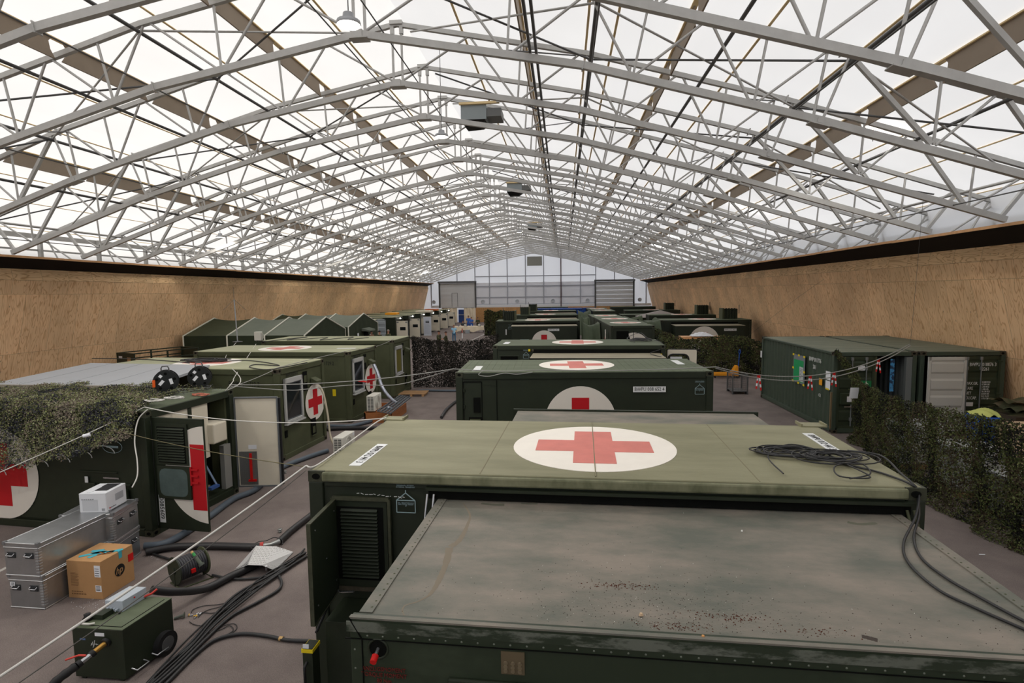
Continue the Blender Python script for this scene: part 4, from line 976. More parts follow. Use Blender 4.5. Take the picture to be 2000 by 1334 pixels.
# white inner leaf on the far jamb
p = Vector((-7.53, 11.93, .14)); q = Vector((-6.56, 12.03, .14)); dx = (q-p).normalized()
rf_ = thing('container_door', 'cream inner door leaf with grey rim and red lever, opened beside the olive container', 'door', p)
Mf = frame((0, 0, 0), dx, (0, 0, 1)); wd = (q-p).length
MB(Mf).box((0, 0, -.06), (wd, 2.08, 0)).build('leaf', cream, rf_)
rm = MB(Mf)
for a, b in (((0, 0), (wd, 0)), ((wd, 0), (wd, 2.08)), ((wd, 2.08), (0, 2.08)), ((0, 2.08), (0, 0))): rm.bar((a[0], a[1], .005), (b[0], b[1], .005), .05, .03, up=(dx.x, dx.y, .001))
rm.build('rim', grey_edge, rf_)
MB(Mf).box((wd+.01, .02, -.07), (wd+.05, 2.06, -.01)).build('edge_seal', rubber, rf_)
cq = mat('chequer_plate', (150, 150, 148), .35, .7)
ck = MB(Mf); ck.box((.04, .03, .002), (.45, .82, .006))
for i in range(9):
    for j in range(17): ck.cbox((.065+i*.045, .06+j*.046, .008), (.03, .012, .006) if (i+j) % 2 else (.012, .03, .006))
ck.build('kick_plate', cq, rf_)
lv = MB(Mf); lv.bar((.31, .12, .03), (.31, .78, .03), .05, .03); lv.bar((.24, .14, .03), (.42, .14, .03), .05, .03); lv.build('red_lever', red_m, rf_)
MB(Mf).box((.26, .87, .002), (.45, .97, .005)).build('paper_label', paper, rf_)

# ---------------------------------------------------------------- R: two corrugated containers on the right
r_iso = roofmat('iso_roof', (112, 117, 102), (130, 132, 116))
dg = mat('iso_door_green', (52, 62, 46), .5, var=.08)
R1 = thing('shipping_container', 'green corrugated container BWP 011776 with a green floor plan taped on its side', 'container', (8.334, 17.91, 0), .013)
iso(R1, 6.058, 2.438, 2.565, g_iso, r_iso)
def lockbars(t, M, xs, h):
    for x in xs:
        b = MB(M); b.tube([(x, .08, .05), (x, h, .05)], .018); 
        for z in (.3, h-.35, h-.05): b.cbox((x, z, .04), (.07, .1, .04))
        b.build('lock_bar', chrome if False else mat('zinc_bar', (132, 138, 140), .4, .5), t)
def iso_leaf(t, M, w, h, m, name='door_leaf'):
    """door leaf with pressed panels, local x width, y height, z out"""
    b = MB(M); b.box((0, 0, -.05), (w, h, -.02))
    for a, b2 in (((0, 0), (w, .08)), ((0, h-.1), (w, h)), ((0, 0), (.07, h)), ((w-.07, 0), (w, h))): b.box((a[0], a[1], -.02), (b2[0], b2[1], .015))
    n = 4
    for k in range(n):
        z = .1+(h-.2)*k/n; hh = (h-.2)/n
        b.add([(.08, z+.2*hh, -.02), (w-.08, z+.2*hh, -.02), (w-.08, z+.32*hh, .012), (.08, z+.32*hh, .012), (.08, z+.8*hh, .012), (w-.08, z+.8*hh, .012), (w-.08, z+.92*hh, -.02), (.08, z+.92*hh, -.02)], [(0, 1, 2, 3), (3, 2, 5, 4), (4, 5, 6, 7), (0, 3, 4, 7), (1, 6, 5, 2)])
    return b.build(name, m, t)
M1 = frame((.12, .02, .16), (1, 0, 0), (0, 0, 1))
iso_leaf(R1, M1, 1.1, 2.26, dg); lockbars(R1, M1, (.42, .84), 2.24)
bx = MB(M1); bx.box((.1, .78, .015), (.62, 1.12, .1)); bx.build('lock_box', dg, R1)
MB(M1).box((.27, .86, .1), (.5, 1.03, .106)).build('paper_label', paper, R1)
MB(M1).bar((.2, .7, .08), (.58, .7, .08), .03).build('door_handle', chrome, R1)
MB(M1).box((.6, 1.83, .03), (.8, 1.98, .036)).build('notice_paper', paper, R1)
sg = MB(M1).box((.46, 1.28, .08), (.98, 1.52, .088)).build('exit_sign', mat('exit_green', (30, 120, 70), .5), R1)
w_ = mat('sign_white', (226, 240, 220), .5); fg = MB(M1)
def sgn(pts, wd_=.022):
    for a, b in zip(pts, pts[1:]): fg.bar((.46+a[0], 1.28+a[1], .09), (.46+b[0], 1.28+b[1], .09), wd_, .004)
fg.cbox((.06, 0, 0), (0, 0, 0)) if False else None
sgn([(.05, .12), (.28, .12)], .018); sgn([(.09, .16), (.05, .12), (.09, .08)], .016)
sgn([(.36, .165), (.35, .12), (.39, .085), (.385, .04)], .024); sgn([(.35, .12), (.31, .1), (.31, .05)], .022); sgn([(.355, .155), (.4, .15), (.43, .13)], .016); sgn([(.355, .155), (.32, .15), (.31, .12)], .016)
fg.M = M1 @ Matrix.Translation((.46+.365, 1.28+.195, .088)); fg.disc((0, 0, 0), .02, 12); fg.build('running_figure', w_, sg)
pl_ = MB(frame((.0, 0, 0), (0, -1, 0), (0, 0, 1))) 
MS = frame((.012, 5.958, 0), (0, -1, 0), (0, 0, 1))     # outer left side, x runs from far end towards the door end
pp = MB(MS).box((3.1, 1.2, .03), (4.02, 2.2, .036)).build('floor_plan_sheet', mat('sheet_grey', (120, 126, 132), .5), R1)
MB(MS).box((3.14, 1.25, .036), (3.92, 2.02, .040)).build('floor_plan_field', mat('plan_green', (30, 150, 90), .5), pp)
q_ = MB(MS); q_.box((3.62, 1.28, .041), (3.92, 1.8, .044)); q_.build('floor_plan_table', mat('plan_white', (190, 196, 198), .6), pp)
ln = MB(MS)
for k in range(9): ln.box((3.65, 1.32+k*.05, .0445), (3.65+random.uniform(.12, .24), 1.33+k*.05, .046))
ln.build('floor_plan_lines', ink, pp)
tb = MB(MS)
for x, z in ((3.1, 2.18), (3.55, 2.19), (3.98, 2.18), (3.1, 1.22), (3.55, 1.21), (3.98, 1.2), (3.1, 1.7), (3.99, 1.65)): tb.cbox((x, z, .045), (.13, .07, .006))
tb.build('yellow_tape', yellow, pp)
text('BWP 011776', MS @ Matrix.Translation((4.25, 2.16, .004)), .2, white_ink, R1, sx=.8, th=.004); text('261', MS @ Matrix.Translation((4.55, 1.92, .004)), .2, white_ink, R1, sx=.8, th=.004)
MB(MS).box((5.05, 1.4, .01), (5.25, 1.62, .02)).build('orange_label', mat('label_orange', (230, 160, 30), .6), R1)
text('CE', MS @ Matrix.Translation((5.0, 1.05, .004)), .14, white_ink, R1, th=.004)
for z in (1.35, 1.65): MB(MS).box((5.5, z, .02), (5.8, z+.27, .026)).build('notice_paper', paper, R1)
MB(MS).box((5.52, 1.33, .027), (5.75, 1.38, .03)).build('tape_strip', yellow, R1)
MB(MS).box((-.05, 1.7, .07), (.1, 1.98, .076)).build('notice_paper', paper, R1)
ws = MB(frame((-.02, .05, 0), (0, 1, 0), (0, 0, 1))).box((-.03, .15, -.02), (.03, 1.3, .02)).build('wooden_lath', mat('old_lath', (112, 96, 70), .8), R1)
# inside of R1, lit grey corrugation behind the missing right leaf
iw = MB(); iso_side(iw, frame((W-.12, 5.9, 0), (0, -1, 0), (0, 0, 1)), 5.75, .18, 2.4); iw.build('inner_wall', mat('iso_inner', (110, 116, 116), .6), R1)
MB().box((1.23, .04, .16), (1.3, .14, 2.42)).build('door_edge', g_mid, R1)
MB().box((W-.3, .0, .16), (W-.13, .12, 2.4)).build('jamb', mat('iso_inner', ()), R1)
R2 = thing('shipping_container', 'green corrugated container BWPU 018876 3 with white door swung open, by the right wall', 'container', (8.334+2.54, 17.94, 0), .013)
iso(R2, 6.058, 2.438, 2.565, g_iso, r_iso)
M2 = frame((1.22, .02, .16), (1, 0, 0), (0, 0, 1)); iso_leaf(R2, M2, 1.1, 2.26, dg); lockbars(R2, M2, (.12, .52), 2.24)
text('BWPU', M2 @ Matrix.Translation((.2, 2.0, .02)), .15, white_ink, R2, sx=.72, th=.004); text('018876 3', M2 @ Matrix.Translation((.56, 2.0, .02)), .15, white_ink, R2, sx=.72, th=.004); text('2261', M2 @ Matrix.Translation((.56, 1.86, .02)), .15, white_ink, R2, sx=.72, th=.004)
for k, s_ in enumerate(('MAX.GR.', 'TARE', 'NET', 'CU.CAP.')): text(s_, M2 @ Matrix.Translation((.12, 1.42-.15*k, .02)), .13, white_ink, R2, sx=.7, th=.004)
for k, s_ in enumerate(('30.480 KGS', '67.200 LBS', '2.350 KGS', '5.180 LBS', '28.130 KGS', '62.020 LBS', '33.2 CU.M', '1.172 CUFT')): text(s_, M2 @ Matrix.Translation((.58, 1.46-.072*k, .02)), .07, white_ink, R2, sx=.72, th=.004)
MB(M2).box((.14, .72, .02), (.36, .84, .026)).build('notice_plate', plate_w, R2)
for z in (1.2, 2.2): MB(M2).cbox((1.06, z-.1, .03), (.12, .05, .04)).build('hinge', dg, R2)
t_ = thing('container_door', 'white pressed steel door leaf standing open between the two green corrugated containers', 'door', (10.98, 17.72, .16), .02)
iso_leaf(t_, frame((0, 0, 0), (1, .0, 0), (0, 0, 1)), 1.08, 2.26, mat('door_white', (196, 196, 190), .5)); 
dk = MB(); dk.box((1.1, .05, .1), (1.2, .3, 2.3)); dk.build('dark_gap', g_deep, R2)

def adopt(root, dt, name):
    """a door built at its hinge becomes a part of its container; its pieces become sub-parts"""
    inv = Matrix.LocRotScale(root.location, root.rotation_euler, None).inverted() @ Matrix.LocRotScale(dt.location, dt.rotation_euler, None)
    ch = [c for c in COL.objects if c.parent == dt]; leaf = ch[0]
    leaf.name = name; leaf.parent = root; leaf.matrix_local = inv
    for c in ch[1:]:
        c.parent = leaf
        for g in [g for g in COL.objects if g.parent == c]: g.parent = leaf
    leaf['label'] = dt['label']; bpy.data.objects.remove(dt)
adopt(L0, lf, 'louvred_door'); adopt(L0, rf_, 'inner_door')
for c in [c for c in COL.objects if c.name.startswith('open_door_leaf')]: adopt(C_, c, 'cream_door')
for c in [c for c in COL.objects if c.type == 'EMPTY' and c.name.startswith('container_door')]: adopt(R2, c, 'white_door')
adopt(E1, wl, 'folded_door')
# ================================================================ camouflage nets (loose leaf flakes on a net: uncountable)
def camo_mat(name, cols, thr_dark=.42, rough=.85):
    m = bpy.data.materials.new(name); m.use_nodes = True; t = m.node_tree; b = t.nodes['Principled BSDF']; b.inputs['Roughness'].default_value = rough; b.inputs['Specular IOR Level'].default_value = .15
    g = node(t, 'ShaderNodeNewGeometry'); tcn = node(t, 'ShaderNodeTexCoord')
    n = node(t, 'ShaderNodeTexNoise'); n.inputs['Scale'].default_value = 1.5; n.inputs['Detail'].default_value = 2; n.inputs['Distortion'].default_value = .6
    t.links.new(tcn.outputs['Object'], n.inputs['Vector'])
    a = node(t, 'ShaderNodeMath', operation='MULTIPLY_ADD'); a.inputs[1].default_value = .28; t.links.new(g.outputs['Random Per Island'], a.inputs[0]); 
    s1 = node(t, 'ShaderNodeMath', operation='SUBTRACT'); s1.inputs[1].default_value = .14; t.links.new(n.outputs['Fac'], s1.inputs[0]); t.links.new(s1.outputs[0], a.inputs[2])
    r = node(t, 'ShaderNodeValToRGB'); r.color_ramp.interpolation = 'CONSTANT'; e = r.color_ramp.elements
    pos = [.0, .40, .47, .52, .58, .64][:len(cols)]
    while len(e) < len(cols): e.new(.5)
    for k, c in enumerate(cols): e[k].position = pos[k]; e[k].color = (*lin(c), 1)
    t.links.new(a.outputs[0], r.inputs[0]); t.links.new(r.outputs[0], b.inputs['Base Color'])
    MATS[name] = m; return m
camo = camo_mat('camouflage_leaves', [(34, 34, 32), (62, 70, 40), (84, 92, 54), (62, 52, 38), (96, 104, 64), (70, 62, 50)])
camo_l = camo_mat('camouflage_leaves_light', [(66, 66, 72), (104, 108, 76), (128, 134, 88), (120, 108, 98), (150, 154, 118), (128, 118, 106)])
camo_d = camo_mat('camouflage_leaves_dark', [(30, 30, 29), (48, 46, 42), (60, 56, 52), (40, 40, 34), (66, 60, 54), (50, 46, 44)])
def net(name, label, fn, n, m, size=(.03, .055), thick=.06, seed=1, hole=None, cord=(26, 12), dens=None):
    """fn(u, v) gives a point of the draped net; n leaf flakes are scattered over it"""
    random.seed(seed); vs = []; fs = []; k = 0
    while k < n:
        u, v = random.random(), random.random()
        if hole and random.random() < hole(u, v): k += 1; continue
        p = Vector(fn(u, v)); e = .01
        du = Vector(fn(min(u+e, 1), v))-Vector(fn(max(u-e, 0), v)); dv = Vector(fn(u, min(v+e, 1)))-Vector(fn(u, max(v-e, 0)))
        N = du.cross(dv); N = N.normalized() if N.length > 1e-9 else Vector((0, 0, 1))
        p += N*random.uniform(-thick, thick)+Vector((random.gauss(0, .02), random.gauss(0, .02), random.gauss(0, .02)))
        a = Vector((random.gauss(0, 1), random.gauss(0, 1), random.gauss(0, 1))); a = (a - N*a.dot(N)*.55).normalized()
        b = (N*.8+Vector((random.gauss(0, .6), random.gauss(0, .6), random.gauss(0, .6)))).cross(a).normalized()
        s = random.uniform(*size); c = b.cross(a)*s*.35
        i = len(vs); vs += [p-a*s, p+b*s*.6+c, p+a*s, p-b*s*.55+c]; fs += [(i, i+1, i+2, i+3)] if random.random() < .5 else [(i, i+1, i+2)]
        if len(fs[-1]) == 3: fs[-1] = (i, i+1, i+3)
        k += 1
    mb = MB(); mb.v = [tuple(p) for p in vs]; mb.f = fs; mb.mi = [0]*len(fs); mb.sm = [False]*len(fs)
    o = mb.build(name, m); tag(o, label, 'camouflage net', kind='stuff')
    c = MB()
    for i in range(cord[0]+1): c.tube([fn(i/cord[0], j/10) for j in range(11)], .004, 3)
    for j in range(cord[1]+1): c.tube([fn(i/24, j/cord[1]) for i in range(25)], .004, 3)
    c.build('net_cord', mat('net_cord', (48, 50, 38), .9), o)
    return o
def lerp(a, b, t): return a+(b-a)*t
def poly(P, t):
    """point on polyline with equal parameter steps (smoothed)"""
    n = len(P)-1; x = min(t, .99999)*n; i = int(x); f = x-i; f = f*f*(3-2*f)*.5+f*.5
    return Vector(P[i]).lerp(Vector(P[i+1]), f)
# net over L0 : from the rear edge of its roof to the sagging front hem held by a rope
a0 = -.098
def L0w(x, y, z): c, s = cos(a0), sin(a0); return Vector((-7.782-6.058*c+c*x-s*y, 9.499-6.058*s+s*x+c*y, z))
def net0(u, v):
    x = lerp(-1.6, 5.95, u)
    back = L0w(x, lerp(1.75, 2.3, max(0, (x-3)/3)), 2.55+.02*sin(x*5)); front = L0w(x, -.06, 2.53)
    zh = 1.28 if x < 3 else lerp(1.28, 1.73, (x-3)/2.1) if x < 5.1 else lerp(1.73, 2.02, (x-5.1)/.8)
    hem = L0w(x, -.12-.40*min(1, max(0, 6.1-x)*2), zh-.03*abs(sin(x*5)))
    if v < .72: t = v/.72; p = back.lerp(front, t); p.z += .045*sin(x*3.1+t*4)+.03*sin(x*7.3-t*6); return p
    t = (v-.72)/.28; p = front.lerp(hem, t); p.z += .02*sin(x*6); return p
net('camouflage_net', 'light green and brown camouflage net draped over the left container roof', net0, 115000, camo_l, (.012, .029), .03, 1, lambda u, v: .93 if (u > .93 and v < .5) or (u > .86 and v < .2) else 0, (34, 14))
# big fence of net on the right
base = [(8.72, 17.35), (8.5, 16.2), (7.95, 14.0), (7.74, 12.3), (7.76, 11.0), (7.81, 10.0), (8.0, 8.8), (8.4, 7.4)]
tops = [1.76, 1.77, 1.89, 1.99, 2.08, 2.17, 2.25, 2.3]
def net1(u, v):
    p = poly([(x, y, 0) for x, y in base], u); q = poly([(x-.02+.1*min(1, i/3), y+.05, z) for i, ((x, y), z) in enumerate(zip(base, tops))], u)
    r = p.lerp(q, v); bul = .10*sin(v*pi)*sin(u*23)+.06*sin(u*57+v*5); r.x += bul; r.z += .03*sin(u*70)*v
    if v < .08: r.x -= (.08-v)*3.5*(.6+.4*sin(u*31))
    return r
def hole1(u, v):
    h = sin(u*17+1)*cos(v*9+u*7)+.6*sin(u*41+v*13)
    return .6 if (h > .9 and .2 < v < .62) else .0
net('camouflage_net', 'tall dark green camouflage net fence bordering the right side', net1, 85000, camo, (.014, .036), .06, 2, hole1, (44, 18))
def net1b(u, v):
    p = Vector((8.36, 17.86, 2.6)).lerp(Vector((8.78, 17.3, 1.72)), u); d_ = .05+.10*u; return p+Vector((.5, .1, .8)).normalized()*((v-.5)*2*d_)
net('camouflage_net', 'narrow twisted strip of camouflage net tied to the corner of the corrugated container', net1b, 2200, camo, (.014, .034), .05, 12, None, (6, 3))
def net2(u, v):
    p = poly([(-7.28, 26.2, 0), (-5.4, 26.3, 0), (-4.2, 26.2, 0), (-3.1, 26.0, 0)], u); zt = [2.45, 2.12, 2.14, 2.5]
    q = poly([(-7.28, 26.2, 2.5), (-6.5, 26.2, 2.33), (-5.4, 26.2, 2.24), (-4.0, 26.2, 2.3), (-3.1, 26.1, 2.6)], u)
    r = p.lerp(q, v); r.y += .05*sin(u*30+v*4); return r
net('camouflage_net', 'very dark camouflage net hung across the aisle behind the olive containers', net2, 24000, camo_d, (.025, .052), .05, 3, lambda u, v: .0, (40, 22))
def net3(u, v):
    p = poly([(4.6, 30.2, 0), (6.0, 29.6, 0), (7.8, 29.9, 0), (9.5, 30.0, 0), (10.9, 30.2, 0)], u)
    q = poly([(4.9, 33.2, 2.6), (5.7, 31.6, 2.2), (6.7, 31.0, 1.82), (7.7, 31.0, 1.92), (8.6, 31.0, 2.05), (9.7, 31.0, 2.0), (10.9, 31.2, 1.6)], u)
    r = p.lerp(q, v**.8); r.y -= .25*sin(v*pi); return r
net('camouflage_net', 'dark camouflage net bulging over stores behind the yellow pallet truck', net3, 26000, camo_d if False else camo, (.03, .07), .06, 4, None, (40, 14))
def net4(u, v):
    x = lerp(-6.2, -4.6, u)+.0; z = lerp(0, 2.35+.1*sin(u*9)-.5*max(0, u-.7), v)
    return Vector((lerp(-8.3, -6.0, u), 58+.25*sin(u*8)+.2*(1-v), z*1.12))
net('camouflage_net', 'camouflage net hanging beside the far work table', net4, 6000, camo, (.06, .11), .07, 5, None, (12, 8))
def net5(u, v):
    x = lerp(-5.6, -3.2, u); return Vector((x, 34.5-2.2*v, .05+.45*sin(v*pi)*sin(u*pi)+.5*u))
net('camouflage_net', 'low heap of camouflage net in front of the distant left centre container', net5, 4000, camo_d, (.05, .09), .06, 6, None, (10, 6))
# solid things that show through the right net
random.seed(5)
wrap = mat('white_wrap', (168, 172, 172), .5, var=.05, scale=3)
for k, (x, y, w_, d_, h_, lb) in enumerate(((8.9, 14.8, 1.0, .8, 1.0, 'white wrapped crate behind the right net, nearest the corrugated containers'), (8.9, 12.9, 1.0, .9, .95, 'white wrapped crate behind the middle of the right net'),
                                        (8.85, 11.2, 1.0, .8, .8, 'white wrapped crate behind the right net, second from the near end'), (8.9, 9.7, 1.0, .8, .9, 'white wrapped crate nearest the camera behind the right net'))):
    t_ = thing('wrapped_crate', lb, 'crate', (x, y, 0), group='wrapped crates')
    MB().box((-w_/2, -d_/2, .12), (w_/2, d_/2, .12+h_)).build('load', wrap, t_, bevel=.04)
    p = MB()
    for j in (-.45, 0, .45): p.box((-w_/2, j*d_-.05, 0), (w_/2, j*d_+.05, .1))
    p.build('pallet', mat('pallet_wood', (150, 118, 82), .8), t_)

# ================================================================ grey sheet roof between L0 and L1
t_ = thing('flat_canopy', 'light grey sheet canopy bridging the net-covered and the olive containers', 'canopy', (-13.3, 11.45, 0))
sheet = mat('canopy_sheet', (158, 161, 166), .45, var=.03, scale=1.5)
cv = [(.1, .05, 2.60), (4.2, -.15, 2.60), (3.45, 3.1, 2.64), (-.6, 3.6, 2.64)]
MB().add([(x, y, z) for x, y, z in cv]+[(x, y, z-.06) for x, y, z in cv], [(0, 1, 2, 3), (7, 6, 5, 4), (0, 4, 5, 1), (1, 5, 6, 2), (2, 6, 7, 3), (3, 7, 4, 0)]).build('sheet', sheet, t_)
sj = MB()
for k in (.2, .45, .7): 
    a = Vector(cv[0]).lerp(Vector(cv[1]), k); b = Vector(cv[3]).lerp(Vector(cv[2]), k); sj.bar(a+Vector((0, 0, .002)), b+Vector((0, 0, .002)), .012, .004)
sj.build('sheet_joints', mat('joint_grey', (138, 142, 146), .6), t_)
MB().bar((.1, .03, 2.56), (4.2, -.17, 2.56), .05, .08).build('front_batten', mat('batten_grey', (150, 142, 128), .7), t_)
for x, y in ((.3, .2), (.1, 3.2)): MB().bar((x, y, 0), (x, y, 2.55), .08).build('post', m_lath, t_)
# two cable drums on the left container roof
def cable_drum(x, y, z, rz, lab, clip=None):
    t = thing('cable_drum', lab, 'cable drum', (x, y, z), rz, 'cable drums on the roof')
    r = .24
    MB().cyl((0, .09, r), (0, .1, r), r, 28).build('front_flange', rubber, t)
    MB(frame((0, -.085, r), (1, 0, 0), (0, 0, 1))).disc((0, 0, 0), r, 28, th=.012).build('rear_flange', mat('drum_black', (32, 34, 34), .4), t)
    MB().cyl((0, -.08, r), (0, .09, r), r*.8, 24).build('wound_cable', mat('cable_dark', (36, 34, 34), .5), t)
    h = MB(); h.tube([(-.07, -.07, r*1.8), (-.07, -.09, r*2.2), (-.05, -.09, r*2.38), (.05, -.09, r*2.38), (.07, -.09, r*2.2), (.07, -.07, r*1.8)], .014, 6); h.tube([(0, .08, 0.02), (0, .12, -.0), (.2, .12, 0), (.2, -.12, 0), (0, -.12, 0), (0, -.09, .02)], .012, 6); h.build('carry_frame', steel_dark, t)
    Mx = frame((0, -.09, r), (1, 0, 0), (0, 0, 1))
    for ang, dx, dz in ((-.7, -.08, -.02), (.25, .1, 0), (-.7, -.09, .12)):
        m2 = Mx @ Matrix.Translation((dx, dz, .008)) @ Matrix.Rotation(ang+pi/2*0, 4, 'Z')
        MB(m2).box((-.03, -.06 if dz < .1 else -.03, 0), (.03, .06 if dz < .1 else .03, .004)).build('sticker', paper, t)
    for a in range(5):
        MB(Mx).disc((.17*cos(a*1.257+.3), .17*sin(a*1.257+.3), -.001), .03, 12, th=.015).build('flange_hole', g_deep, t)
    if clip: MB().box((-r-.0, -.13, r-.1), (-r+.05, -.06, r+.05)).build('orange_clip', mat('clip_orange', (230, 96, 30), .5), t)
p = G(326, 764, 2.52); cable_drum(p.x, p.y, 2.5, .55, 'left cable drum with orange clip standing on the camouflage net', True)
p = G(386, 756, 2.52); cable_drum(p.x, p.y+.1, 2.5, .5, 'right cable drum standing on the camouflage net near the olive container')

# ================================================================ aluminium cases, printer, carton
alu = mat('aluminium', (172, 174, 176), .34, .85, var=.08, scale=6, bump=.05, bscale=18)
alu_e = mat('aluminium_trim', (196, 198, 200), .3, .85)
def case(loc, rz, w, d, h, lab, handles=2, side=None, tagno=None):
    """w along local x (short end looks to -y), d along y"""
    t = thing('aluminium_case', lab, 'case', loc, rz, 'aluminium cases')
    MB().box((0, 0, .0), (w, d, h-.07)).build('shell', alu, t, bevel=.012)
    MB().box((-.006, -.006, h-.068), (w+.006, d+.006, h)).build('lid', alu, t, bevel=.014)
    e = MB()
    for z in (h-.07, h-.005, .012):
        for a, b in (((0, 0), (w, 0)), ((w, 0), (w, d)), ((w, d), (0, d)), ((0, d), (0, 0))): e.tube([(a[0], a[1], z), (b[0], b[1], z)], .011, 6)
    e.build('rim', alu_e, t)
    for x in (0, w):
        for y in (0, d): MB().box((x-.035 if x else -.012, y-.035 if y else -.012, h-.03), (x+.012 if x else .035, y+.012 if y else .035, h+.014)).build('corner_cap', mat('corner_grey', (130, 132, 134), .4, .5), t)
    rb_ = MB()
    for k in range(9):
        z = .06+k*(h-.16)/8
        rb_.box((w-.0, -.008, z), (w+.008, .05, z+.016)); rb_.box((w-.05, -.008, z), (w+.008, 0, z+.016))
    rb_.build('corner_ribs', alu_e, t)
    ends = [(w*(.22 if handles == 2 else .5), 0, 0), (w*.74, 0, 0)][:handles] if not side else []
    if side: ends = [(w, d*.25, 1), (w, d*.75, 1)]
    for hx, hy, o in ends:
        Mh = frame((hx, hy-.004, h*.62), (1, 0, 0), (0, 0, 1)) if not o else frame((hx+.004, hy, h*.6), (0, 1, 0), (0, 0, 1))
        b = MB(Mh); b.box((-.065, -.035, 0), (.065, .05, .006)); hb = b.build('handle_plate', mat('handle_tray', (62, 64, 66), .5, .3), t)
        MB(Mh).tube([(-.055, .03, .006), (-.055, .01, .04), (.055, .01, .04), (.055, .03, .006)], .008, 6).build('handle', chrome, hb)
    if tagno:
        pl2 = MB(frame((.06, -.007, h-.13), (1, 0, 0), (0, 0, 1))).box((-.03, -.03, 0), (.05, .03, .003)).build('number_tag', paper, t)
        text(tagno, frame((.07, -.0105, h-.13), (1, 0, 0), (0, 0, 1)), .05, ink, pl2, align='CENTER')
    return t
case((-8.16, 7.12, 0), -.04, .57, 1.25, .5, 'lower aluminium case numbered 37 at the left edge', tagno='37')
case((-8.18, 7.11, .5), -.04, .57, 1.25, .5, 'long aluminium case on top of the one numbered 37')
case((-8.30, 8.12, 0), .14, .86, .56+.1, .49, 'lower aluminium case of the stack under the white printer', side=True)
case((-8.28, 8.13, .49), .14, .84, .56+.1, .49, 'aluminium case right under the white printer', side=True)
# printer
pr = thing('printer', 'white laser printer standing on the aluminium cases', 'printer', (-8.0, 8.22, .995), .12)
pw = mat('printer_white', (214, 216, 220), .45)
MB().box((0, 0, .0), (.44, .5, .31)).build('body', pw, pr, bevel=.012)
MB().box((0, 0, .295), (.44, .5, .33)).build('top_cover', pw, pr, bevel=.01)
MB().box((.16, .12, .328), (.38, .46, .336)).build('output_tray', mat('tray_dark', (48, 48, 50), .5), pr)
MB().box((.05, -.002, .03), (.3, .0, .22)).build('front_flap', mat('printer_seam', (190, 192, 196), .5), pr)
MB().box((.12, .02, .325), (.18, .3, .34)).build('paper_stop', pw, pr)
vv = MB()
for k in range(12): vv.box((.44, .22, .12+k*.01), (.443, .42, .124+k*.01))
vv.build('vent_slots', mat('slot_grey', (150, 152, 156), .6), pr)
vv = MB()
for k in range(6): vv.box((.04+k*.035, -.004, .215), (.062+k*.035, 0, .235))
vv.build('front_marks', mat('slot_grey', ()), pr)
MB().box((.36, -.004, .03), (.41, 0, .07)).build('corner_grille', mat('slot_grey', ()), pr)
MB(frame((.443, .07, .05), (0, 1, 0), (0, 0, 1))).disc((0, 0, 0), .012, 16).build('red_mark', red_m, pr)
lm = MB(frame((.443, .095, .05), (0, 1, 0), (0, 0, 1)))
for k in range(7): lm.box((k*.019, -.009, 0), (k*.019+.013, .009 if k in (0, 3) else .004, .001))
lm.build('brand_mark', mat('logo_grey', (90, 90, 96), .5), pr)
# carton
crd = mat('cardboard', (178, 136, 92), .75, var=.05, scale=5)
ct = thing('cardboard_box', 'brown cardboard box with round black logo and blue tape in front of the cases', 'box', (-7.53, 7.43, 0), -.04)
MB().box((0, 0, 0), (.58, .6, .59)).build('carton', crd, ct, bevel=.006)
tp_ = MB(); teal = mat('tape_teal', (70, 170, 186), .4)
for a, b in (((.1, .12), (.32, .3)), ((.2, .25), (.5, .33)), ((.28, .1), (.36, .34)), ((.42, .28), (.58, .42)), ((.14, .3), (.3, .36))): tp_.bar((*a, .594), (*b, .594), .07, .003, up=(0, 0, 1))
tp_.box((.56, .33, .48), (.583, .39, .595)); tp_.build('blue_tape', teal, ct)
tr_ = MB(); tr_.bar((.34, .2, .597), (.5, .3, .597), .03, .002); tr_.bar((.3, .28, .597), (.44, .24, .597), .02, .002); tr_.build('torn_print', mat('torn_brown', (140, 96, 62), .8), ct)
MB().box((.581, .5, .34), (.584, .6, .46)).build('red_label', red_m, ct)
lg = MB(frame((.583, .33, .3), (0, 1, 0), (0, 0, 1))).disc((0, 0, 0), .092, 40, th=.002).build('logo_disc', ink, ct)
text('hp', frame((.5855, .325, .3), (0, 1, 0), (-.0, 0.0, 1)) @ Matrix(((1, .25, 0, 0), (0, 1, 0, .0), (0, 0, 1, 0), (0, 0, 0, 1))), .15, crd, lg, align='CENTER', sx=.9)
for z, h_ in ((.36, .18), (.09, .1)):
    l = MB(frame((.52, -.001, z+.08), (1, 0, 0), (0, 0, 1))).box((-.05, -h_/2, 0), (.05, h_/2, .002)).build('shipping_label', paper, ct)
    ll = MB(frame((.52, -.003, z+.08), (1, 0, 0), (0, 0, 1)))
    for k in range(4): ll.box((-.04, -h_/2+.02+k*h_/5, .001), (.03, -h_/2+.028+k*h_/5, .002))
    ll.build('label_print', ink, l)
pm = MB(frame((.06, -.001, .06), (1, 0, 0), (0, 0, 1)))
for k in range(9): pm.box((0+k*.028, 0, 0), (.016+k*.028, .02, .001)); pm.box((k*.028, .04, 0), (.018+k*.028, .055, .001)) if k < 7 else None
for k in range(12): pm.box((0, .14+k*.018, 0), (random.uniform(.08, .14), .145+k*.018, .001))
pm.build('printed_symbols', mat('carton_print', (112, 80, 52), .8), ct)

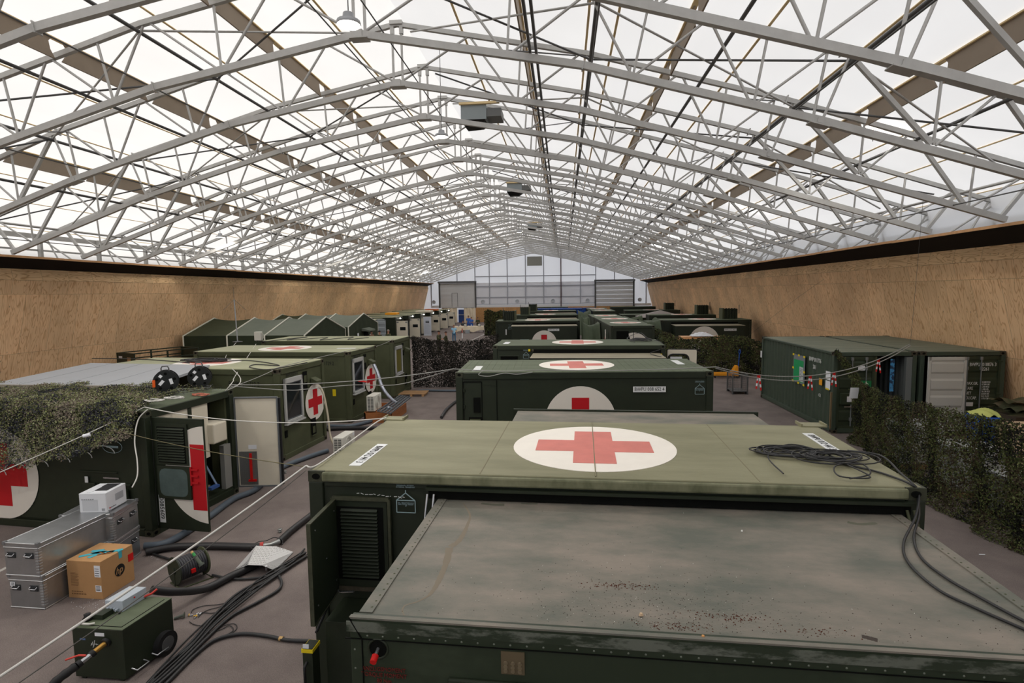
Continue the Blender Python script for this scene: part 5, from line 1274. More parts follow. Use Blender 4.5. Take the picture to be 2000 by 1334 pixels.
# ================================================================ heater/pump trolley in the lower left
gn = thing('pump_trolley', 'dark green wheeled pump box with grey switch box on top, bottom left', 'trolley', (-5.84, 5.76, 0))
GW, GD, GH = .66, .70, .645
gx_ = frame((0, 0, 0), (1, -.03, 0), (.14, 1, 0))
gM = Matrix(((1, .14, 0, 0), (-.02, 1, 0, 0), (0, 0, 1, 0), (0, 0, 0, 1)))
MB(gM).box((0, 0, .03), (GW, GD, GH)).build('housing', g_dark, gn, bevel=.008)
MB(gM).box((.0, .0, GH), (GW, GD, GH+.008)).build('top_plate', r_green, gn)
lj = MB(gM); lj.bar((.04, .05, GH+.01), (GW-.06, .05, GH+.01), .008, .004); lj.bar((GW-.06, .05, GH+.01), (GW-.06, GD-.05, GH+.01), .008, .004); lj.build('lid_joint', g_deep, gn)
MB(gM).cyl((.32, .3, GH+.01), (.32, .3, GH+.03), .012, 10).build('lid_knob', rubber, gn)
sbx = MB(gM); sbx.box((.09, .34, GH+.01), (.33, .68, GH+.15)); sb_ = sbx.build('switch_box', mat('switch_grey', (176, 184, 192), .4), gn, bevel=.006)
gl = MB(gM)
for k in range(4): gl.cyl((.13+k*.045, .34, GH+.05), (.13+k*.045, .3, GH+.045), .014, 10)
gl.build('cable_glands', mat('switch_grey', ()), sb_)
MB(gM).cyl((.332, .5, GH+.11), (.34, .5, GH+.11), .01, 10).build('red_button', red_m, sb_)
jb = MB(gM); jb.box((.08, .16, GH+.01), (.24, .3, GH+.07)); jb.build('junction_box', g_dark, gn)
MB(gM).lathe([(.0, 0), (.045, 0), (.05, .03), (.03, .05), (.035, .08), (0, .09)], (.06, .14, GH+.01), 14).build('filler_cap', rubber, gn)
MB(gM).tube([(.06, .05, GH+.03), (.1, .03, GH+.035), (.2, .03, GH+.035), (.24, .06, GH+.03)], .012, 6).build('carry_handle', mat('handle_white', (206, 204, 196), .5), gn)
MB(gM).lathe([(.0, 0), (.05, 0), (.06, .012), (.06, .03), (0, .03)], (.47, -.03, .47), 16)
cp = MB(gM); cp.cyl((.45, .0, .5), (.45, -.03, .49), .055, 18); cp.m = 1; cp.cyl((.45, -.03, .49), (.43, -.14, .46), .03, 14); cp.m = 0; cp.cyl((.43, -.14, .46), (.42, -.18, .445), .04, 14); cp.m = 2; cp.cyl((.42, -.18, .445), (.4, -.27, .42), .03, 14); cp.m = 0; cp.cyl((.4, -.27, .42), (.39, -.31, .41), .042, 14)
cp.build('hose_coupling', [rubber, mat('brass', (196, 150, 76), .3, .8), chrome], gn)
MB(gM).tube([(.41, -.22, .47), (.34, -.24, .48), (.24, -.3, .46)], .011, 6).build('red_valve_lever', mat('lever_red', (206, 70, 60), .5), gn)
MB(gM).tube(smooth_path([(.39, -.31, .41), (.3, -.46, .33), (.2, -.6, .18), (.1, -.8, .08)], 5), [.045+.006*(k % 2) for k in range(16)], 14).build('black_hose_end', rubber, gn)
MB(gM).box((.3, -.004, .56), (.42, 0, .6)).build('type_plate', paper, gn); MB(gM).box((.1, -.004, .5), (.17, 0, .52)).build('blue_plate', mat('plate_blue', (90, 110, 150), .5), gn)
sc = MB(gM); 
for k in range(7): sc.bar((.24+k*.012, -.003, .44+random.uniform(-.03, .03)), (.25+k*.014, -.003, .48+random.uniform(-.03, .03)), .006, .003)
sc.build('paint_scrapes', white_ink, gn)
wh = MB(gM); wh.cyl((GW+.0, GD-.18, .15), (GW+.07, GD-.18, .15), .15, 26); wl_ = wh.build('wheel', rubber, gn); MB(gM).cyl((GW+.068, GD-.18, .15), (GW+.075, GD-.18, .15), .09, 20).build('wheel_rim', steel_dark, wl_)
for y in (.08, .36): MB(gM).tube([(GW, y, .12), (GW+.07, y, .1), (GW+.07, y+.16, .1), (GW, y+.16, .12)], .009, 6).build('foot_bar', alu_e, gn)
for x in (.06, GW-.1): MB(gM).box((x, .02, 0), (x+.05, .07, .1)).build('foot', g_dark, gn)
MB(gM).tube([(.3, .62, GH+.03), (.38, .7, GH+.05), (.42, .74, GH+.09)], .014, 6).build('red_lever', mat('lever_red', ()), gn)
# ================================================================ hose reel
rl = thing('hose_reel', 'green hose reel wound with grey ribbed hose on the asphalt', 'reel', (-6.0, 8.04, 0), 1.067)
rr = .21
for k, y in enumerate((-.22, .22)):
    fr_ = MB(frame((y, 0, rr+.04), (0, 1, 0), (0, 0, 1))); fr_.disc((0, 0, -.01), rr, 28, th=.02); fr_.tube([(rr*cos(a*pi/14), rr*sin(a*pi/14), 0) for a in range(28)], .012, 6, closed=True); fr_.cyl((0, 0, -.03), (0, 0, .03), .05, 14); fr_.build('flange', g_mid if k else g_dark, rl)
for k in range(11):
    x = -.19+k*.038; MB(frame((x, 0, rr+.04), (0, 1, 0), (0, 0, 1))).tube([(rr*.78*cos(a*pi/12), rr*.78*sin(a*pi/12), 0) for a in range(24)], .02, 7, closed=True).build('hose_turn', mat('hose_grey', (62, 62, 66), .5), rl)
MB(frame((0, 0, rr+.04), (0, 1, 0), (0, 0, 1))).cyl((0, 0, -.2), (0, 0, .2), rr*.7, 18).build('drum', g_deep, rl)
nz = MB(); nz.cyl((.04, -.12, .42), (.08, -.2, .3), .028, 12); nz.m = 1; nz.cyl((.08, -.2, .3), (.09, -.22, .27), .045, 14); nz.m = 2; nz.cyl((.03, -.08, .46), (.04, -.12, .42), .022, 10); nz.m = 3; nz.cyl((.02, -.05, .48), (.03, -.08, .46), .022, 10)
nz.build('connector', [mat('conn_grey', (100, 108, 96), .5), mat('conn_dark', (84, 90, 82), .5), mat('band_green', (60, 150, 80), .5), mat('band_tan', (196, 160, 104), .6)], rl)
MB().tube([(-.22, -.16, .01), (-.22, .16, .01), (.24, .2, .01), (.24, -.24, .01), (-.22, -.16, .01)], .012, 6).build('stand', g_mid, rl)
for x in (-.22, .22): MB().bar((x, 0, .0), (x, 0, .26), .03).build('stand_post', g_dark, rl)
MB().box((-.06, -rr*1.0, .2), (-.0, -rr*.85, .26)).build('red_tag', red_m, rl)

# ================================================================ hoses, cables, ropes
h_grey = mat('hose_bluegrey', (84, 94, 104), .45, spec=.4); h_blk = mat('hose_black', (40, 39, 40), .45, spec=.4); c_blk = mat('cable_black', (40, 40, 41), .5, spec=.4)
rope_w = mat('rope_white', (206, 204, 198), .7); rope_g = mat('rope_grey', (150, 150, 146), .7); rope_o = mat('rope_olive', (110, 104, 76), .8)
def line(name, m, r, pts, label, cat, group=None, n=8, sub=8, ribs=0):
    P = smooth_path(pts, sub); rs = r if not ribs else [r*(1+.08*(k % 2)) for k in range(len(P))]
    return single(MB().tube(P, rs, n), name, m, label, cat, group)
def gp(lst, z): return [tuple(G(u, v, z)) for u, v in lst]
line('hose', h_grey, .065, gp([(282, 1066), (330, 1058), (400, 1015), (455, 975), (500, 955)], .07)+gp([(545, 916), (600, 893), (640, 880)], .07), 'thick blue-grey hose along the foot of the open left container', 'hose')
line('hose', h_blk, .065, gp([(285, 1078), (340, 1068), (420, 1066), (490, 1068), (515, 1067)], .07), 'thick black hose running to the coupling above the chequer plate ramp', 'hose')
line('hose', h_blk, .06, gp([(545, 1058), (570, 1035), (600, 1012), (640, 980)], .07), 'thick black hose leading from the coupling under the nearest container', 'hose')
line('hose', h_blk, .06, [tuple(G(296, 1152, .45)), tuple(G(340, 1156, .3)), tuple(G(400, 1150, .09)), tuple(G(450, 1126, .07)), tuple(G(495, 1105, .07)), tuple(G(535, 1080, .06))], 'thick black hose from the pump box to under the ramp plate', 'hose')
line('hose', h_grey, .06, gp([(640, 832), (680, 832), (711, 826), (740, 818)], .07), 'blue-grey hose on the floor below the brown wooden crate', 'hose')
line('hose', h_blk, .06, gp([(636, 838), (690, 836), (760, 836), (800, 834)], .07), 'black hose lying between the olive and the nearest container', 'hose')
line('hose', h_grey, .05, gp([(800, 772), (820, 763), (880, 763), (960, 762)], .06), 'blue-grey hose along the foot of the dark net', 'hose')
line('hose', h_blk, .055, gp([(862, 815), (872, 800), (888, 786), (905, 776)], .06), 'black hose entering the container numbered 008652 4', 'hose')
cpl = single(MB().tube([tuple(G(512, 1067, .08)), tuple(G(528, 1064, .09)), tuple(G(545, 1058, .08))], [.05, .035, .05], 10), 'hose_coupling', [mat('coupling_grey', (150, 152, 150), .35, .6)], 'metal hose coupling lying above the chequer plate ramp', 'coupling')
single(MB().tube([tuple(G(508, 1067, .08)), tuple(G(515, 1066, .08))], .068, 12), 'clamp_ring', mat('clamp_red', (176, 60, 54), .5), 'red clamp ring on the black hose by the coupling', 'clamp')
line('coupling_wire', c_blk, .008, gp([(500, 1075), (490, 1068), (505, 1058), (520, 1056), (535, 1050), (550, 1054), (552, 1064)], .1), 'thin looped wire around the hose coupling', 'wire', n=5)
single(MB().lathe([(0, 0), (.03, 0), (.03, .03), (.015, .03), (.015, .05), (.04, .05), (.04, .07), (0, .07)], tuple(G(547, 1040, 0)), 12), 'loose_fitting', mat('coupling_grey', ()), 'small grey fitting lying alone on the asphalt above the ramp', 'fitting')
single(MB().lathe([(0, 0), (.03, 0), (.03, .03), (.015, .03), (.015, .05), (.04, .05), (.04, .07), (0, .07)], tuple(G(557, 925, 0)), 12), 'loose_fitting', mat('coupling_grey', ()), 'small grey fitting near the cream inner door leaf', 'fitting')
q_ = tuple(G(340, 1208, .02)); q2 = tuple(G(357, 1202, .04))
single(MB().tube([q_, q2, tuple(Vector(q2)+Vector((.02, .01, 0)))], [.02, .02, .045], 12), 'hose_stub', mat('conn_dark', ()), 'dark pipe stub lying right of the green pump box', 'pipe')
# chequer plate ramp
rp = thing('cable_ramp', 'bright aluminium chequer plate ramp bent over a black hose', 'ramp', (0, 0, 0))
a_, b_2, c_2, d_2 = G(458, 1113, .01), G(484, 1103, .19), G(512, 1104, .19), G(537, 1114, .02)
a3, b3, c3, d3 = G(496, 1080, .02)*1, G(500, 1066, .19), G(540, 1067, .19), G(573, 1078, .02)
a3 = G(488, 1084, .02)
ramp_m = mat('chequer_bright', (214, 213, 212), .4, .35, bump=.15, bscale=60)
th = Vector((0, 0, .006)); qs = [a_, b_2, c_2, d_2, a3, b3, c3, d3]
MB().add([tuple(p) for p in qs]+[tuple(p-th) for p in qs], [(0, 1, 5, 4), (1, 2, 6, 5), (2, 3, 7, 6), (12, 13, 9, 8), (13, 14, 10, 9), (14, 15, 11, 10), (0, 8, 9, 1), (1, 9, 10, 2), (2, 10, 11, 3), (4, 5, 13, 12), (5, 6, 14, 13), (6, 7, 15, 14), (0, 4, 12, 8), (3, 11, 15, 7)]).build('plate', ramp_m, rp)
def quadpt(p00, p10, p01, p11, u, v): return (p00.lerp(p10, u)).lerp(p01.lerp(p11, u), v)
for P4 in ((c_2, d_2, c3, d3), (b_2, c_2, b3, c3)):
    st = MB()
    for i in range(9):
        for j in range(11):
            p = quadpt(*P4, (i+.5)/9, (j+.5)/11); q = quadpt(*P4, (i+.5)/9+.035*(1 if (i+j) % 2 else -1), (j+.5)/11+.03); st.bar(p+th*.5, q+th*.5, .01, .008)
    st.build('tread_studs', ramp_m, rp)
sl_ = MB()
for j in range(15): p = quadpt(a_, b_2, a3, b3, .05, (j+.5)/15); q = quadpt(a_, b_2, a3, b3, .95, (j+.5)/15); sl_.bar(p+th*.6, q+th*.6, .012, .004)
sl_.build('drain_slots', g_deep, rp)
MB().bar(G(520, 1105, .16), G(520, 1113, .02), .03).build('leg', ramp_m, rp)
# cable bundle on the floor
bund = [(600, 1080), (570, 1098), (520, 1130), (470, 1165), (420, 1210), (370, 1260), (320, 1310), (280, 1350)]
random.seed(21)
for k in range(7):
    off = (k-3)*2.3; P = [tuple(G(u+off*.6+random.uniform(-5, 5), v+off*.8+random.uniform(-4.5, 4.5), .02+.014*(k % 3))) for u, v in bund]
    line('floor_cable', c_blk, (.010, .018, .013, .022, .009, .019, .012)[k], P, 'black cable in the bundle running from the nearest container to the bottom left', 'cable', 'cable bundle on the asphalt', n=6)
line('floor_cable', c_blk, .024, gp([(604, 1252), (560, 1250), (520, 1242), (470, 1238), (420, 1250), (380, 1280), (330, 1330), (310, 1350)], .03), 'thick black cable with orange band leaving the yellow-banded post', 'cable')
single(MB().tube([tuple(G(546, 1247, .03)), tuple(G(553, 1248, .03))], .03, 10), 'cable_band', mat('band_tan', ()), 'orange band around the thick floor cable', 'band')
line('floor_cable', c_blk, .022, gp([(545, 1125), (550, 1140), (540, 1155), (500, 1178), (450, 1205), (400, 1250), (350, 1300), (300, 1345)], .03), 'black cable with a tight bend right of the cable bundle', 'cable')
line('floor_cable', c_blk, .02, gp([(415, 1123), (450, 1130), (490, 1130), (530, 1122), (560, 1100)], .03), 'black cable from the hose reel to the cable bundle', 'cable')
line('floor_cable', c_blk, .02, gp([(285, 1075), (300, 1082), (340, 1095), (370, 1100)], .03), 'black cable from the left container to the hose reel', 'cable')
for k, P in enumerate(([(500, 1155), (440, 1178), (400, 1183), (378, 1190), (374, 1196)], [(480, 1170), (430, 1185), (405, 1192), (392, 1200), (388, 1206)], [(450, 1190), (420, 1215), (400, 1222), (380, 1220), (370, 1214)], [(470, 1165), (425, 1195), (395, 1196)],
                       [(400, 1245), (430, 1225), (455, 1218), (463, 1225), (455, 1235), (440, 1242)], [(395, 1240), (430, 1230), (448, 1222), (455, 1232), (430, 1246)])):
    line('thin_wire', c_blk, .006, gp(P, .012), ['uppermost thin wire fanning out to the loose plugs', 'second thin wire fanning out to the loose plugs', 'lowest thin wire curling below the loose plugs', 'short straight thin wire reaching the loose plugs', 'outer thin wire loop right of the cable bundle', 'inner thin wire loop right of the cable bundle'][k], 'wire', n=5)
random.seed(9)
for k in range(9):
    u, v = 366+random.uniform(0, 26), 1204+random.uniform(-4, 5); p = G(u, v, .012); a = random.random()*3
    single(MB().tube([p, p+Vector((.045*cos(a), .045*sin(a), 0))], .009, 7), 'loose_plug', mat('plug_yellow', (214, 170, 70), .5) if k % 4 == 0 else chrome, 'small yellow loose plug on the asphalt by the thin wires' if k % 4 == 0 else 'small metal loose plug on the asphalt by the thin wires', 'plug', 'yellow loose plugs' if k % 4 == 0 else 'metal loose plugs')
# white scraps near the carton
random.seed(13); sc = MB()
for k in range(60):
    u, v = (random.gauss(300, 12), random.gauss(1085, 8)) if k % 2 else (random.gauss(165, 22), random.gauss(1180, 6)); p = G(u, v, .002); r = random.uniform(.003, .008)
    sc.cbox((p.x, p.y, .004), (r, r, .004))
single(sc, 'foam_crumbs', paper, 'white foam crumbs strewn on the asphalt around the cases', 'crumbs', kind='stuff')

# coil of cable on the nearest roof and its two tails
random.seed(31)
zt = 2.70; cc = G(1560, 890, zt); P = []
for k in range(520):
    a = k*.30; f = k/520
    cx_ = G(1540, 885, zt) if f < .5 else G(1625, 897, zt); R_ = .25+.09*sin(k*.061)+.05*sin(k*.133)
    jx = .05*sin(k*.047); P.append((lerp(cx_.x, cx_.x, 0)+R_*1.05*cos(a)+jx, cx_.y+R_*.62*sin(a)+.04*sin(k*.21), zt+.012+.028*f+.012*sin(k*.5)))
Pt = P
tail1 = gp([(1655, 880), (1720, 890), (1760, 925)], zt)+[tuple(G(1783, 945, zt)), tuple(G(1795, 965, 2.62)), tuple(G(1788, 1010, 2.5)), tuple(G(1765, 1060, 2.435)), tuple(G(1775, 1100, 2.435)), tuple(G(1830, 1150, 2.435)), tuple(G(1900, 1185, 2.435)), tuple(G(2010, 1233, 2.435)), tuple(G(2100, 1270, 2.435))]
tail2 = gp([(1640, 905), (1700, 918), (1740, 930)], zt)+[tuple(G(1781, 947, zt)), tuple(G(1790, 962, 2.62)), tuple(G(1795, 1005, 2.5)), tuple(G(1785, 1050, 2.435)), tuple(G(1800, 1090, 2.435)), tuple(G(1850, 1130, 2.435)), tuple(G(1920, 1170, 2.435)), tuple(G(2010, 1218, 2.435)), tuple(G(2100, 1255, 2.435))]
coil = thing('cable_coil', 'loose coil of black cable on the nearest pale container roof with two tails', 'cable', (0, 0, 0))
MB().tube(Pt, .0075, 6).build('coiled_cable', c_blk, coil)
MB().tube(smooth_path([tuple(G(u, v, zt+.02)) for u, v in ((1530, 925), (1500, 890), (1540, 868), (1600, 880), (1650, 905), (1700, 932), (1640, 930), (1632, 910), (1680, 905), (1700, 925), (1660, 935))], 8), .0075, 6).build('loose_loop', c_blk, coil)
MB().tube(smooth_path(tail1, 8), .0105, 7).build('cable_tail', c_blk, coil)
MB().tube(smooth_path(tail2, 8), .0105, 7).build('cable_tail', c_blk, coil)
# ropes
near = GY(0, 1325, 3.2); nearp = GY(-120, 1400, 2.6)
cA = Vector((-2.74, 5.55, 2.73))
line('rope', rope_w, .009, sag(nearp, cA, .03, 10), 'white guy rope from the bottom left to the corner of the nearest container', 'rope', n=6, sub=2)
line('rope', mat('rope_dark', (90, 88, 84), .8), .004, sag(nearp+Vector((.05, -.1, -.08)), cA+Vector((0, 0, -.05)), .05, 10), 'thin dark cord beside the white guy rope', 'rope', n=5, sub=2)
line('rope', rope_w, .009, [tuple(cA), tuple(G(620, 908, 2.72)), tuple(G(690, 858, 2.71)), tuple(G(735, 825, 2.72)), tuple(G(755, 815, 2.76))], 'white rope along the left roof edge of the nearest container', 'rope', n=6)
L0c = L0w(6.03, .05, 2.50); L0d = L0w(6.0, 2.4, 2.50)
line('rope', rope_w, .009, sag(L0c, tuple(G(750, 817, 2.74)), .16, 14), 'white rope from the net-covered container to the nearest container', 'rope', n=6, sub=2)
line('rope', rope_w, .009, sag(GY(-60, 948, 8.3), L0c, .02, 10), 'white rope along the hem of the left camouflage net', 'rope', n=6, sub=2)
single(MB().tube([GY(162, 852, 8.75), GY(176, 849, 8.8)], .03, 8), 'rope_flag', paper, 'white and red tape tied on the left net rope', 'tape')
line('rope', rope_o, .006, sag(GY(232, 842, 9.1), GY(600, 912, 6.5), .05, 10), 'olive cord stretched across the open left container', 'rope', n=5, sub=2)
line('power_cord', rope_w, .011, [tuple(GY(288, 800, 9.3)), tuple(GY(270, 820, 9.25)), tuple(GY(263, 860, 9.1)), tuple(GY(268, 900, 8.95)), tuple(GY(268, 930, 8.8)), tuple(GY(258, 952, 8.65))], 'white power cord hanging down to the printer', 'cord', n=6)
crn = Vector((-2.62, 12.95, 2.74)); Rr = G(1697, 687, 2.62)
line('rope', rope_g, .012, sag(L0d+Vector((0, 0, .03)), crn, .12, 12), 'grey rope from the open container to the one numbered 008652 4', 'rope', n=6, sub=2)
line('rope', rope_g, .010, [tuple(L0d), tuple(GY(560, 762, 12.2)), tuple(GY(600, 760, 12.6)), tuple(GY(690, 752, 12.9)), tuple(GY(770, 752, 12.9)), tuple(GY(830, 738, 12.9)), tuple(crn)], 'wavy grey cable hung beside the straight grey rope', 'cable', n=6)
line('rope', rope_g, .011, [tuple(crn), (-1.5, 12.98, 2.68), (-.6, 12.96, 2.71), (.6, 12.98, 2.69), (2.0, 13.0, 2.71), (3.5, 13.1, 2.76)], 'grey cable lying along the front roof edge of the container numbered 008652 4', 'cable', n=6)
line('rope', rope_g, .010, [(-1.9, 12.93, 2.7), tuple(GY(935, 732, 12.9)), tuple(GY(955, 735, 12.9)), tuple(GY(985, 729, 12.9)), tuple(GY(1010, 731, 12.9)), tuple(GY(1040, 727, 12.95))], 'looser grey cable sagging over the front face of the container numbered 008652 4', 'cable', n=6)
p0 = Vector((3.5, 13.1, 2.76)); p1 = Vector((9.86, 16.8, 2.9))
rr1 = sag(p0, p1, .52, 16); line('rope', rope_g, .013, rr1, 'upper grey rope to the right-hand corrugated containers', 'rope', 'ropes to the right', n=6, sub=2)
rr2 = sag(p0+Vector((0, 0, -.03)), Vector((9.95, 16.9, 2.85)), .6, 16); line('rope', rope_g, .013, rr2, 'lower grey rope to the right-hand corrugated containers', 'rope', 'ropes to the right', n=6, sub=2)
def flag(u, v, f, lab):
    i = int(f*16); p = Vector(rr1[i]); t = thing('barrier_tape', lab, 'tape', tuple(p), group='red and white tapes on the rope')
    for sx, ln in ((-.5, .34), (.7, .38)):
        w_ = MB(); w_.m = 0
        for k in range(5):
            w_.m = k % 2; a = Vector((sx*(.02+.03*k/2), 0, -ln*k/5)); b = Vector((sx*(.02+.03*(k+1)/2), .0, -ln*(k+1)/5)); w_.bar(a, b, .035, .006, up=(0, 1, 0))
        w_.build('tape_tail', [red_m, paper], t)
def frac_at(u):
    best = min(range(17), key=lambda i: abs(1000+F*((Vector(rr1[i])-Vector((0, 0, HC))).dot(CX))/((Vector(rr1[i])-Vector((0, 0, HC))).dot(CD))-u)); return best/16
for u, lb in ((1494, 'leftmost red and white tape on the grey rope at right'), (1593, 'second red and white tape on the rope, over the floor plan container'), (1637, 'third red tape on the rope near the container corner'), (1706, 'rightmost red and white tape on the grey rope')): flag(u, 0, frac_at(u), lb)
line('guy_line', steel_dark, .004, [(9.87, 16.82, 2.88), tuple(GY(1781, 640, 17.0)), tuple(GY(1803, 390, 16.2))], 'thin dark line rising from the right container roof to the truss', 'line', n=4)
line('guy_line', steel_dark, .004, [tuple(GY(1450, 665, 31)), tuple(GY(1560, 580, 29)), tuple(GY(1690, 490, 28.4))], 'thin dark line slanting up across the right plywood wall', 'line', n=4)
tf = GY(640-640+713, 748, 12.88)
single(MB().tube([GY(700, 744, 12.88), GY(716, 746, 12.88)], .02, 6), 'rope_flag', red_m, 'red tape tied on the grey rope by the second olive container', 'tape')
# ================================================================ air conditioners, crate, grating, pallet
acw = mat('ac_white', (214, 212, 202), .45); acg = mat('ac_grille', (92, 92, 90), .6)
def ac(loc, rz, lab, w=.82, d=.3, h=.56, fan='x'):
    t = thing('air_conditioner', lab, 'air conditioner', loc, rz, 'outdoor air conditioning units')
    MB().box((0, 0, .03), (d, w, h)).build('casing', acw, t, bevel=.015)
    g = MB(); g.box((.03, -.008, .06), (d-.03, 0, h-.05)); gr_ = g.build('side_grille', acg, t); 
    s_ = MB()
    for k in range(9): s_.box((.03, -.014, .07+k*(h-.12)/9), (d-.03, -.008, .085+k*(h-.12)/9))
    for k in range(3): s_.box((.03+k*(d-.075)/2, -.016, .06), (.045+k*(d-.075)/2, -.008, h-.05))
    s_.build('grille_bars', acw, gr_)
    c = (w*.42, h*.52); Mx = frame((d+.002, c[0], c[1]), (0, 1, 0), (0, 0, 1))
    f = MB(Mx).disc((0, 0, 0), h*.40, 32, th=.006).build('fan_grille', mat('ac_fan', (186, 184, 174), .5), t)
    r_ = MB(Mx)
    for q in range(5): r_.tube([(h*(.08+.08*q)*cos(a*pi/12), h*(.08+.08*q)*sin(a*pi/12), .01) for a in range(24)], .004, 4, closed=True)
    r_.build('grille_rings', acw, f)
    MB().box((d-.04, w-.16, h-.1), (d+.004, w-.04, h-.03)).build('badge', paper, t)
    for y in (.08, w-.12): MB().box((.02, y, 0), (d-.02, y+.05, .03)).build('foot', steel_dark, t)
    return t
p = G(653, 893, 0); ac((p.x-.02, p.y-.02, 0), -.03, 'white air conditioner on the floor by the first olive container')
line('drain_hose', mat('hose_tan', (168, 158, 138), .6), .03, [tuple(GY(624, 755, 15.8)), tuple(GY(632, 770, 15.7)), tuple(GY(640, 810, 15.5)), tuple(GY(645, 850, 15.3)), tuple(GY(655, 872, 15.0)), (-6.4, 14.95, .45)], 'tan pipe from the olive container down to its air conditioner', 'pipe')
cx, cyy = -7.05, 18.8
cr_ = thing('wooden_crate', 'brown plank crate on the floor carrying the second air conditioner', 'crate', (cx, cyy, 0), .0)
wd_b = mat('crate_brown', (164, 104, 62), .6, var=.15, scale=4, stretch=(1, 1, 5))
for nm, a, b in (('side_board', (0, 0, 0), (1.0, .04, .36)), ('side_board', (0, 1.8, 0), (1.0, 1.84, .36)), ('side_board', (0, .04, 0), (.04, 1.8, .36)), ('side_board', (.96, .04, 0), (1.0, 1.8, .36)), ('base_board', (.04, .04, .0), (.96, 1.8, .05))):
    MB().box(a, b).build(nm, wd_b, cr_)
for x in (0, .96): MB().box((x, .0, 0), (x+.05, .06, .4)).build('corner_post', wd_b, cr_)
gb = MB(); gb.box((.04, .1, .36), (.5, .9, .38)); gb.build('support_board', wd_b, cr_)
ac((cx+.08, cyy+.05, .38), 0, 'white air conditioner standing on the brown crate', .74, .3, .58)
gt = thing('steel_grating', 'galvanised ladder-like grating lying tilted over the brown crate', 'grating', (0, 0, 0))
g0, g1, g2, g3 = G(737, 803, .5), G(762, 808, .42), G(802, 776, .5), G(782, 772, .56)
galv = mat('galvanised', (122, 128, 134), .4, .7)
g_ = MB()
for i in range(5): g_.bar(g0.lerp(g1, i/4), g3.lerp(g2, i/4), .03, .05)
g_.build('long_bars', galv, gt)
g_ = MB()
for j in range(14): g_.bar(g0.lerp(g3, j/13), g1.lerp(g2, j/13), .02, .03)
g_.build('cross_bars', galv, gt)
line('insulated_pipe', mat('foil', (170, 174, 186), .35, .5, var=.3, scale=20), .06, [tuple(GY(730, 712, 20.3)), tuple(GY(738, 730, 20.2)), tuple(GY(744, 750, 20.1)), tuple(GY(752, 765, 20.0)), tuple(GY(765, 780, 20.0)), tuple(GY(778, 790, 20.1))], 'silver wrapped pipe from the second olive container down to the crate', 'pipe', ribs=1)
single(MB().lathe([(0, 0), (.12, 0), (.14, .06), (.08, .1), (0, .12)], tuple(G(758, 800, .4)), 12), 'foil_bundle', mat('foil', ()), 'crumpled foil bundle behind the air conditioner on the crate', 'bundle')
pal = thing('pallet', 'bare wooden pallet lying beyond the brown crate', 'pallet', tuple(G(778, 775, 0)), .05)
pw_ = mat('pallet_pine', (168, 132, 94), .75, var=.1, scale=5)
for k in range(5): MB().box((0, k*.19, .1), (1.2, k*.19+.12, .125)).build('deck_board', pw_, pal)
for k in range(3): MB().box((k*.52, 0, 0), (k*.52+.1, .9, .1)).build('bearer', pw_, pal)
# cable heaps on the olive roofs
def heap(name, label, cx, cy_, z, rx, ry, n, seed, r=.014, m=c_blk):
    random.seed(seed); P = []
    ph = [random.random()*6 for _ in range(6)]
    for k in range(n):
        a = k*.33; P.append((cx+rx*(.75+.25*sin(k*.05+ph[0]))*cos(a+.4*sin(k*.07+ph[1]))+.1*rx*sin(k*.13), cy_+ry*(.75+.25*sin(k*.061+ph[2]))*sin(a), z+r+.05*k/n+.01*sin(k*.7)))
    return single(MB().tube(P, r, 5), name, m, label, 'cable')
p = G(400, 706, 2.56); heap('cable_coil', 'tangled black cable heap on the red cross of the first olive roof', p.x, p.y, 2.57, .75, .42, 260, 4)
line('roof_cable', c_blk, .014, gp([(180, 700), (260, 701), (330, 705), (370, 709)], 2.58), 'black cable along the left of the first olive roof', 'cable')
line('roof_cable', c_blk, .014, gp([(430, 706), (480, 704), (520, 708), (545, 714), (500, 712), (488, 717), (520, 722), (560, 716), (600, 708)], 2.58), 'snaking black cable at the right of the first olive roof', 'cable')
line('roof_cable', c_blk, .014, gp([(512, 668), (560, 662), (600, 658), (560, 664), (600, 662), (640, 659), (625, 664), (660, 661), (690, 658), (680, 663), (720, 659)], 2.58), 'snaking black cable on the third olive roof', 'cable')
heap('cable_coil', 'small black cable tangle on the third centre roof, right side', G(1250, 664, 2.7).x, G(1250, 664, 2.7).y, 2.68, .42, .3, 120, 8, .012)
line('roof_cable', c_blk, .012, gp([(1240, 668), (1225, 660), (1250, 650), (1265, 660), (1290, 668)], 2.7)+[tuple(GY(1295, 680, 19.6)), tuple(GY(1270, 690, 19.0)), tuple(GY(1292, 697, 18.4))], 'black cable looping off the third centre roof', 'cable')
line('roof_rope', rope_w, .010, [tuple(G(462, 668, 2.56)), tuple(GY(440, 700, 18)), tuple(GY(470, 740, 12)), tuple(GY(445, 762, 11.7))], 'white cord from the second olive roof down to the net-covered container', 'rope', n=5)
line('roof_rope', rope_w, .010, [tuple(G(500, 672, 2.56)), tuple(GY(462, 730, 14)), tuple(GY(455, 745, 12)), tuple(GY(438, 766, 11.7))], 'second white cord crossing the first olive roof', 'rope', n=5)
line('roof_rope', rope_g, .010, sag(L0w(6.0, 2.4, 2.46), Vector((-7.64, 14.25, 2.62)), .03, 6)+sag(Vector((-7.45, 18.9, 2.6)), Vector((-7.3, 23.3, 2.62)), .12, 6), 'grey rope along the ends of the olive containers', 'rope', n=5, sub=2)
